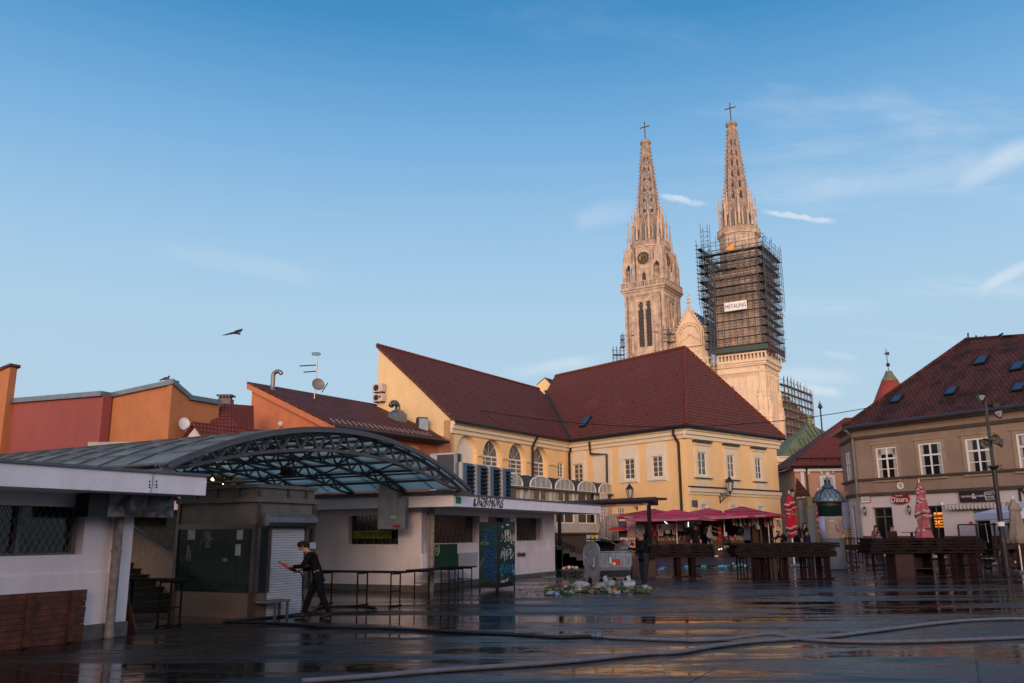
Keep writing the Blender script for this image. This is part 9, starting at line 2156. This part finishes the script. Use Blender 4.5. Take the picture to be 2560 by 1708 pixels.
 mb=MB();u,z=X(1528,985,.5);mb.text('50%',S_,u,.51,z,.2,.003);mb.build('lettering',cW,T)
 u0,zt=X(1505,848,.5);u1,zb=X(1536,885,.5);single(MB().fb(S_,u0,u1,.44,.48,zb,zt).build('price_card',cW),'small white price card above the black signboard','card')
 for i in range(3):
  for j,(x0,x1,cc)in enumerate(((243,282,cW),(283,320,cY),(321,358,cW))):
   u0,z0=X(x0,973-i*27,-.5);u1,_=X(x1,973,-.5);single(MB().fb(S_,u0+.01,u1-.01,-.9,-.5,z0,z0+.27).fb(S_,u0+.05,u1-.05,-.5,-.494,z0+.06,z0+.14).build('goods_box',[cc]),f"{['bottom','middle','top'][i]} {['left white','centre yellow','right white'][j]} box in the little stack behind the container",'box','boxes stacked behind the container')
 T=thing('display_table','low table carrying the stacked boxes','table',S_.P(-5,-.7,gz));u0,z0=X(235,975,-.45);u1,_=X(640,975,-.45);MB().fb(S_,u0,u1,-1.2,-.4,z0-.05,z0-.005).build('table_top',m_wood2,T)
 for u in(u0+.05,u1-.1):MB().fb(S_,u,u+.05,-1.1,-.5,gz,z0-.05).build('leg',m_black,T)
 mb=MB()
 for k in range(90):mb.mi=rnd.choice([0,1,1,0,2]);mb.blob(S_.P(rnd.uniform(X(500,900,-.45)[0],X(680,900,-.45)[0]),-rnd.uniform(.45,1.0),z0+rnd.uniform(.02,.30)),rnd.uniform(.03,.06),5,4,.3,rnd)
 o=mb.build('trinkets',goods,T);o['kind']='stuff'
 mb=MB()
 for k in range(16):u=X(365+k*8,900,-.6)[0];mb.tube([S_.P(u,-.6,z0),S_.P(u+rnd.uniform(-.03,.03),-.6,z0+.3+rnd.random()*.1)],.025,4)
 o=mb.build('dark_rods',cK,T);o['kind']='stuff'
 u,z=X(530,828,-.3);T=thing('small_red_umbrella','small open bright red umbrella with an orange rim over the left stall','umbrella',S_.P(u,-.3,z-.9));mb=MB();mb.sm=True;mb.lathe([(.02,z+.20),(.3,z+.15),(.5,z+.04),(.56,z-.01)],S_.P(u,-.3,0),16);mb.build('canopy',M('umbrella_red',(.60,.02,.02),.6),T);MB().lathe([(.56,z-.01),(.565,z-.04)],S_.P(u,-.3,0),16).build('rim',M('umbrella_orange',(.6,.18,.02),.6),T);MB().tube([S_.P(u,-.3,z0),S_.P(u,-.3,z+.24)],.012,5).build('shaft',m_frame,T)
 for i,(xa,ya,xb,yb)in enumerate(((958,748,984,770),(1178,755,1178,798))):
  a=S_.P(X(xa,ya,.5)[0],.5,X(xa,ya,.5)[1]);b=S_.P(X(xb,yb,.5)[0],.5,X(xb,yb,.5)[1]);single(MB().tube([a,b],.022,6).build('tube_light',M('tube_light_glow',(.75,1.0,.85),.5,emit=2.2,var=0)),['slanting lit tube light under the pinkish parasol','upright lit tube light beside the grey bag'][i],'tube light','lit tube lights')
 for i,(xa,ya)in enumerate(((1460,1005),(1482,1000))):single(MB().blob(S_.P(X(xa,ya,.6)[0],.6,X(xa,ya,.6)[1]),.035,8,6).build('spot_bulb',M('spot_bulb_glow',(1,.85,.6),.5,emit=2.5,var=0)),['left small lit bulb low by the black signboard','right small lit bulb low by the black signboard'][i],'light bulb','low bulbs at the stall')
 for i,x in enumerate((1910,1970)):
  u,z=X(x,760 if i==0 else 690,.7);single(MB().tube([S_.P(u,.7,gz),S_.P(u,.7,z)],.022,6).build('stall_pole',m_frame),['inner of the two white stall poles at the right end','outer of the two white stall poles at the right end'][i],'pole','white stall poles')
 u0,z1=X(1972,745,.4);u1,z0_=X(2030,800,.4);T=thing('hanging_trinkets','cluster of white and pink trinkets hanging at the far right stall end','trinkets',S_.P(u0,.4,z0_));mb=MB();
 for k in range(36):mb.mi=rnd.choice([0,0,1,3]);u=rnd.uniform(u0,u1);z=rnd.uniform(z0_,z1);mb.blob(S_.P(u,.4,z),(.03,.03,.06),5,4)
 mb.tube([S_.P(u0-.3,.4,z1+.05),S_.P(u1,.4,z1+.05)],.01,4);o=mb.build('beads',goods,T);o['kind']='stuff'
 # clear plastic tent at the left
 u0,zt=X(365,735,-1.8);u1,_=X(545,730,-1.8);T=thing('plastic_tent','wrinkled translucent plastic sheet tent left of the red umbrellas','tent',S_.P((u0+u1)/2,-1.8,gz));mb=MB();mb.sm=True;n=16;m=10;P_=[]
 for i in range(m+1):
  t=i/m
  for j in range(n+1):s=j/n;P_.append(S_.P(u0-.3+(u1-u0+.3)*s+(.35*(1-s))*min(1,t*1.2),-1.8+.12*sin(s*21+t*4)*(1-t*.5),gz+.6+(zt-gz-.6+.35*sin(s*pi/2))*t))
 mb.add(P_,[(i*(n+1)+j,i*(n+1)+j+1,(i+1)*(n+1)+j+1,(i+1)*(n+1)+j)for i in range(m)for j in range(n)]);mb.build('sheet',M('milky_plastic',(.30,.25,.22),.35,var=.5,vs=6,bump=.8,bs=9,col2=(.15,.12,.11)),T)
stalls()
# ------------------------------------------------------------------ cafe corner at the right edge
def cafe():
 Y=40.0;S_=Fr((0,Y),92,1);X=lambda x,y,v=0:S_.px(c(7,x,y),v);gz=g(Y)
 p=atY(c(7,2330,600),38.5);T=thing('white_parasol','wide open white cafe parasol with dark lettering at the right edge','parasol',(p.x+.8,38.5,g(38.5)));e=atY(c(7,2072,670),38.5);r=p.x+.9-e.x;zt=p.z+.18;ze=e.z
 mb=MB();P4=[Vector((p.x+.9+r*a,38.5+r*.8*b,ze))for a,b in((-1,-1),(1,-1),(1,1),(-1,1))];ap=Vector((p.x+.9,38.5,zt+.15))
 for i in range(4):mb.poly([P4[i],P4[(i+1)%4],ap]);mb.poly([P4[i],P4[(i+1)%4],P4[(i+1)%4]+Vector((0,0,-.28)),P4[i]+Vector((0,0,-.28))])
 mb.build('canopy',M('white_canopy',(.55,.58,.68),.8,var=.1),T);MB().tube([(ap.x,ap.y,g(38.5)),ap],.035,8).build('pole',m_steel,T);f=Fr(P4[0],90,1);MB().text('Karlovačko',f,r*1.35,.01,ze-.14,.20,.002,align='CENTER').build('lettering',cNv,T)
 # glass windscreens
 T=thing('windscreen','black framed glass windscreen in front of the fast food door','windscreen',S_.P(X(1760,900)[0],0,gz));zt=X(1760,785)[1];z2=X(2230,755)[1]
 mb=MB();
 for x in(1760,1925,2090,2228):u=X(x,900)[0];mb.fb(S_,u-.035,u+.035,-.05,0,gz,zt if x<2000 else zt+.1)
 mb.fb(S_,X(1760,900)[0],X(2228,900)[0],-.05,.0,zt,zt+.06);mb.fb(S_,X(1760,900)[0],X(2228,900)[0],-.045,-.005,gz+.35,gz+.42);mb.build('frame',m_black,T)
 gm=bpy.data.materials.new('windscreen_glass');gm.use_nodes=True;b=gm.node_tree.nodes['Principled BSDF'];b.inputs['Transmission Weight'].default_value=1;b.inputs['Roughness'].default_value=.02;b.inputs['IOR'].default_value=1.05;MB().fb(S_,X(1765,900)[0],X(2225,900)[0],-.03,-.022,gz+.42,zt).build('glass',gm,T)
 u=X(1998,800,.1)[0];z0=X(2015,935,.1)[1];z1=X(1998,770,.1)[1];mb=MB()
 for k in range(14):mb.blob(S_.P(u+.003*k,.1,z1-(z1-z0)*k/13),(.014,.01,.03),5,4)
 single(mb.build('icicle_light',M('icicle_white',(.6,.65,.7),.3)),'thin vertical string of white lights on the windscreen','light string')
 for i,(x,y)in enumerate(((2010,1000),(2270,1000),(1640,1010))):
  u,z=X(x,y,.8);z=gz+.46;T=thing('cafe_chair',['dark cafe chair behind the end of the right board stack','dark cafe chair beyond the lamp post at the right edge','dark cafe chair behind the right board stack cabinets'][i],'chair',S_.P(u,.6,gz),'cafe chairs')
  MB().fb(S_,u-.22,u+.22,.35,.8,z-.03,z).build('seat',m_black,T);MB().fb(S_,u-.22,u+.22,.32,.36,z+.1,z+.45).build('backrest',m_black,T)
  for a in(-.2,.2):
   for v in(.36,.78):MB().tube([S_.P(u+a,v,gz),S_.P(u+a,v,z+(.1 if v<.5 else-.03))],.013,5).build('leg',m_black,T)
 u,z=X(1318,852,.3);T=thing('pink_table','small round pinkish bar table beside the folded pink parasol','table',S_.P(u,.3,gz));MB().lathe([(.4,z),(.42,z+.03),(.02,z+.04)],S_.P(u,.3,0),18).build('table_top',m_pinkc,T);MB().tube([S_.P(u,.3,gz),S_.P(u,.3,z)],.06,6).build('leg',m_black,T)
cNv=M('navy_letter',(.02,.03,.10),.6,var=0);cafe()
# ------------------------------------------------------------------ hoses
def hose(lab,pts,r,mat,nm='hose'):
 P_=[]
 for k,x,y,*z in pts:q=G(c(k,x,y));P_.append(Vector((q.x,q.y,q.z+r+(z[0]if z else 0))))
 out=[];n=len(P_)
 for i in range(n-1):
  p0,p1,p2,p3=P_[max(i-1,0)],P_[i],P_[i+1],P_[min(i+2,n-1)]
  for j in range(8):
   t=j/8;out.append(.5*((2*p1)+(p2-p0)*t+(2*p0-5*p1+4*p2-p3)*t*t+(3*p1-p0-3*p2+p3)*t**3))
 out.append(P_[-1]);mb=MB();mb.sm=True;mb.tube(out,r,10);return single(mb.build(nm,mat),lab,'hose'),out
m_hg=M('grey_hose',(.21,.20,.215),.45,var=.35,vs=9);m_hb=M('black_hose',(.012,.012,.014),.35,var=.2)
hose('long black hose running from the lift kiosk to the metal coupling',[(4,435,1388),(4,800,1400),(4,1300,1428),(25,0,236),(25,400,248),(25,900,270),(25,1300,292),(25,1560,308),(25,1700,303),(25,1800,303)],.030,m_hb)
_,o1=hose('grey hose leading right from the metal coupling',[(25,1822,303),(25,1950,312),(25,2350,328),(26,180,435),(26,400,425),(26,600,410,.03),(26,720,410,.05),(26,900,424,.0),(26,1150,440),(26,1650,440),(26,2350,414)],.032,m_hg)
hose('thick grey hose crossing the foreground and passing under the other',[(25,-120,602),(25,300,572),(25,800,528),(25,1300,495),(25,1700,462),(25,2100,420),(26,100,512),(26,350,470),(26,560,444),(26,700,434),(26,900,422),(26,1150,400),(26,1500,355),(26,1900,308),(26,2200,292),(26,2350,290)],.034,m_hg)
q=G(c(25,1810,305));d=(G(c(25,1850,308))-q).normalized();Md=d.to_track_quat('Z','Y').to_matrix().to_4x4();T=thing('hose_coupling','shiny metal coupling joining the black and the grey hose','coupling',q);MB().lathe([(.035,-.10),(.055,-.09),(.055,-.05),(.07,-.04),(.07,-.01),(.05,0),(.07,.01),(.07,.04),(.05,.05),(.05,.09),(.035,.1)],q+Vector((0,0,.045)),14,Md).build('coupling',m_steel,T)
# the nozzle's own hose: from the hands to a loop on the ground
_,lp=hose('black hose loop lying around the man with the nozzle',[(4,1262,1290),(4,1290,1262),(4,1400,1245),(4,1600,1238),(4,1760,1245),(4,1840,1268),(4,1780,1290),(4,1500,1302),(4,1250,1308),(4,1000,1330),(4,700,1356),(4,440,1372)],.024,m_hb)
q=G(c(4,1262,1290));mb=MB();mb.sm=True;mb.tube(HZ[3:]+[q+Vector((0,0,.024))],.02,8);single(mb.build('hose',m_hb),'short drop of black hose between the nozzle and the ground','hose')
# ------------------------------------------------------------------ bird and overhead wires
b=atY((583,833),26.0);T=thing('flying_bird','dark bird gliding with spread wings in the clear sky','bird',b);d=Vector((.9,.1,.25)).normalized();w=Vector((.75,.5,.38)).normalized();s=.24
mb=MB();mb.sm=True;mb.tube([b-Vector((.11,0,.0)),b-Vector((.05,0,0)),b+Vector((.03,0,.0)),b+Vector((.12,0,-.015)),b+Vector((.22,.0,-.03))],[.012,.03,.035,.022,.03],7);mb.sm=False
L_=[b+Vector(p)for p in((-.05,0,.02),(-.16,-.02,-.01),(-.34,-.05,-.085),(-.20,-.04,-.075),(-.02,0,-.03))];R_=[b+Vector(p)for p in((-.03,0,.02),(.06,.05,.10),(.24,.12,.175),(.25,.12,.13),(.20,.1,.06),(.08,.03,-.01))]
mb.prism(L_,(0,.012,.0));mb.prism(R_,(0,.012,0));mb.build('body',M('bird_black',(.02,.018,.018),.7),T)
def wire(lab,p,q,sag,r=.022):
 pts=[p.lerp(q,i/24)-Vector((0,0,sag*4*(i/24)*(1-i/24)))for i in range(25)];single(MB().tube(pts,r,4).build('overhead_wire',m_black),lab,'wire')
wire('thin overhead wire from the yellow building roof to the brown building',atY(c(14,1110,685),53.5),atY(c(8,930,805),52),1.1)
wire('second thin wire fanning down over the left wing roof',atY(c(14,1110,690),53.3),atY(c(14,1330,830),53.3),.05,.015)
p=atY(c(8,2060,850),37);wire('cable from the loudspeaker post up to the right edge',p,atY(c(8,2420,690),32),.12,.012)
for o in COL.objects:
 if o.name.split('.')[0]in('snow_guards','snow_hooks','ridge_tiles','broken_ridge_battens','roof_seams','louvres'):o['kind']='stuff'
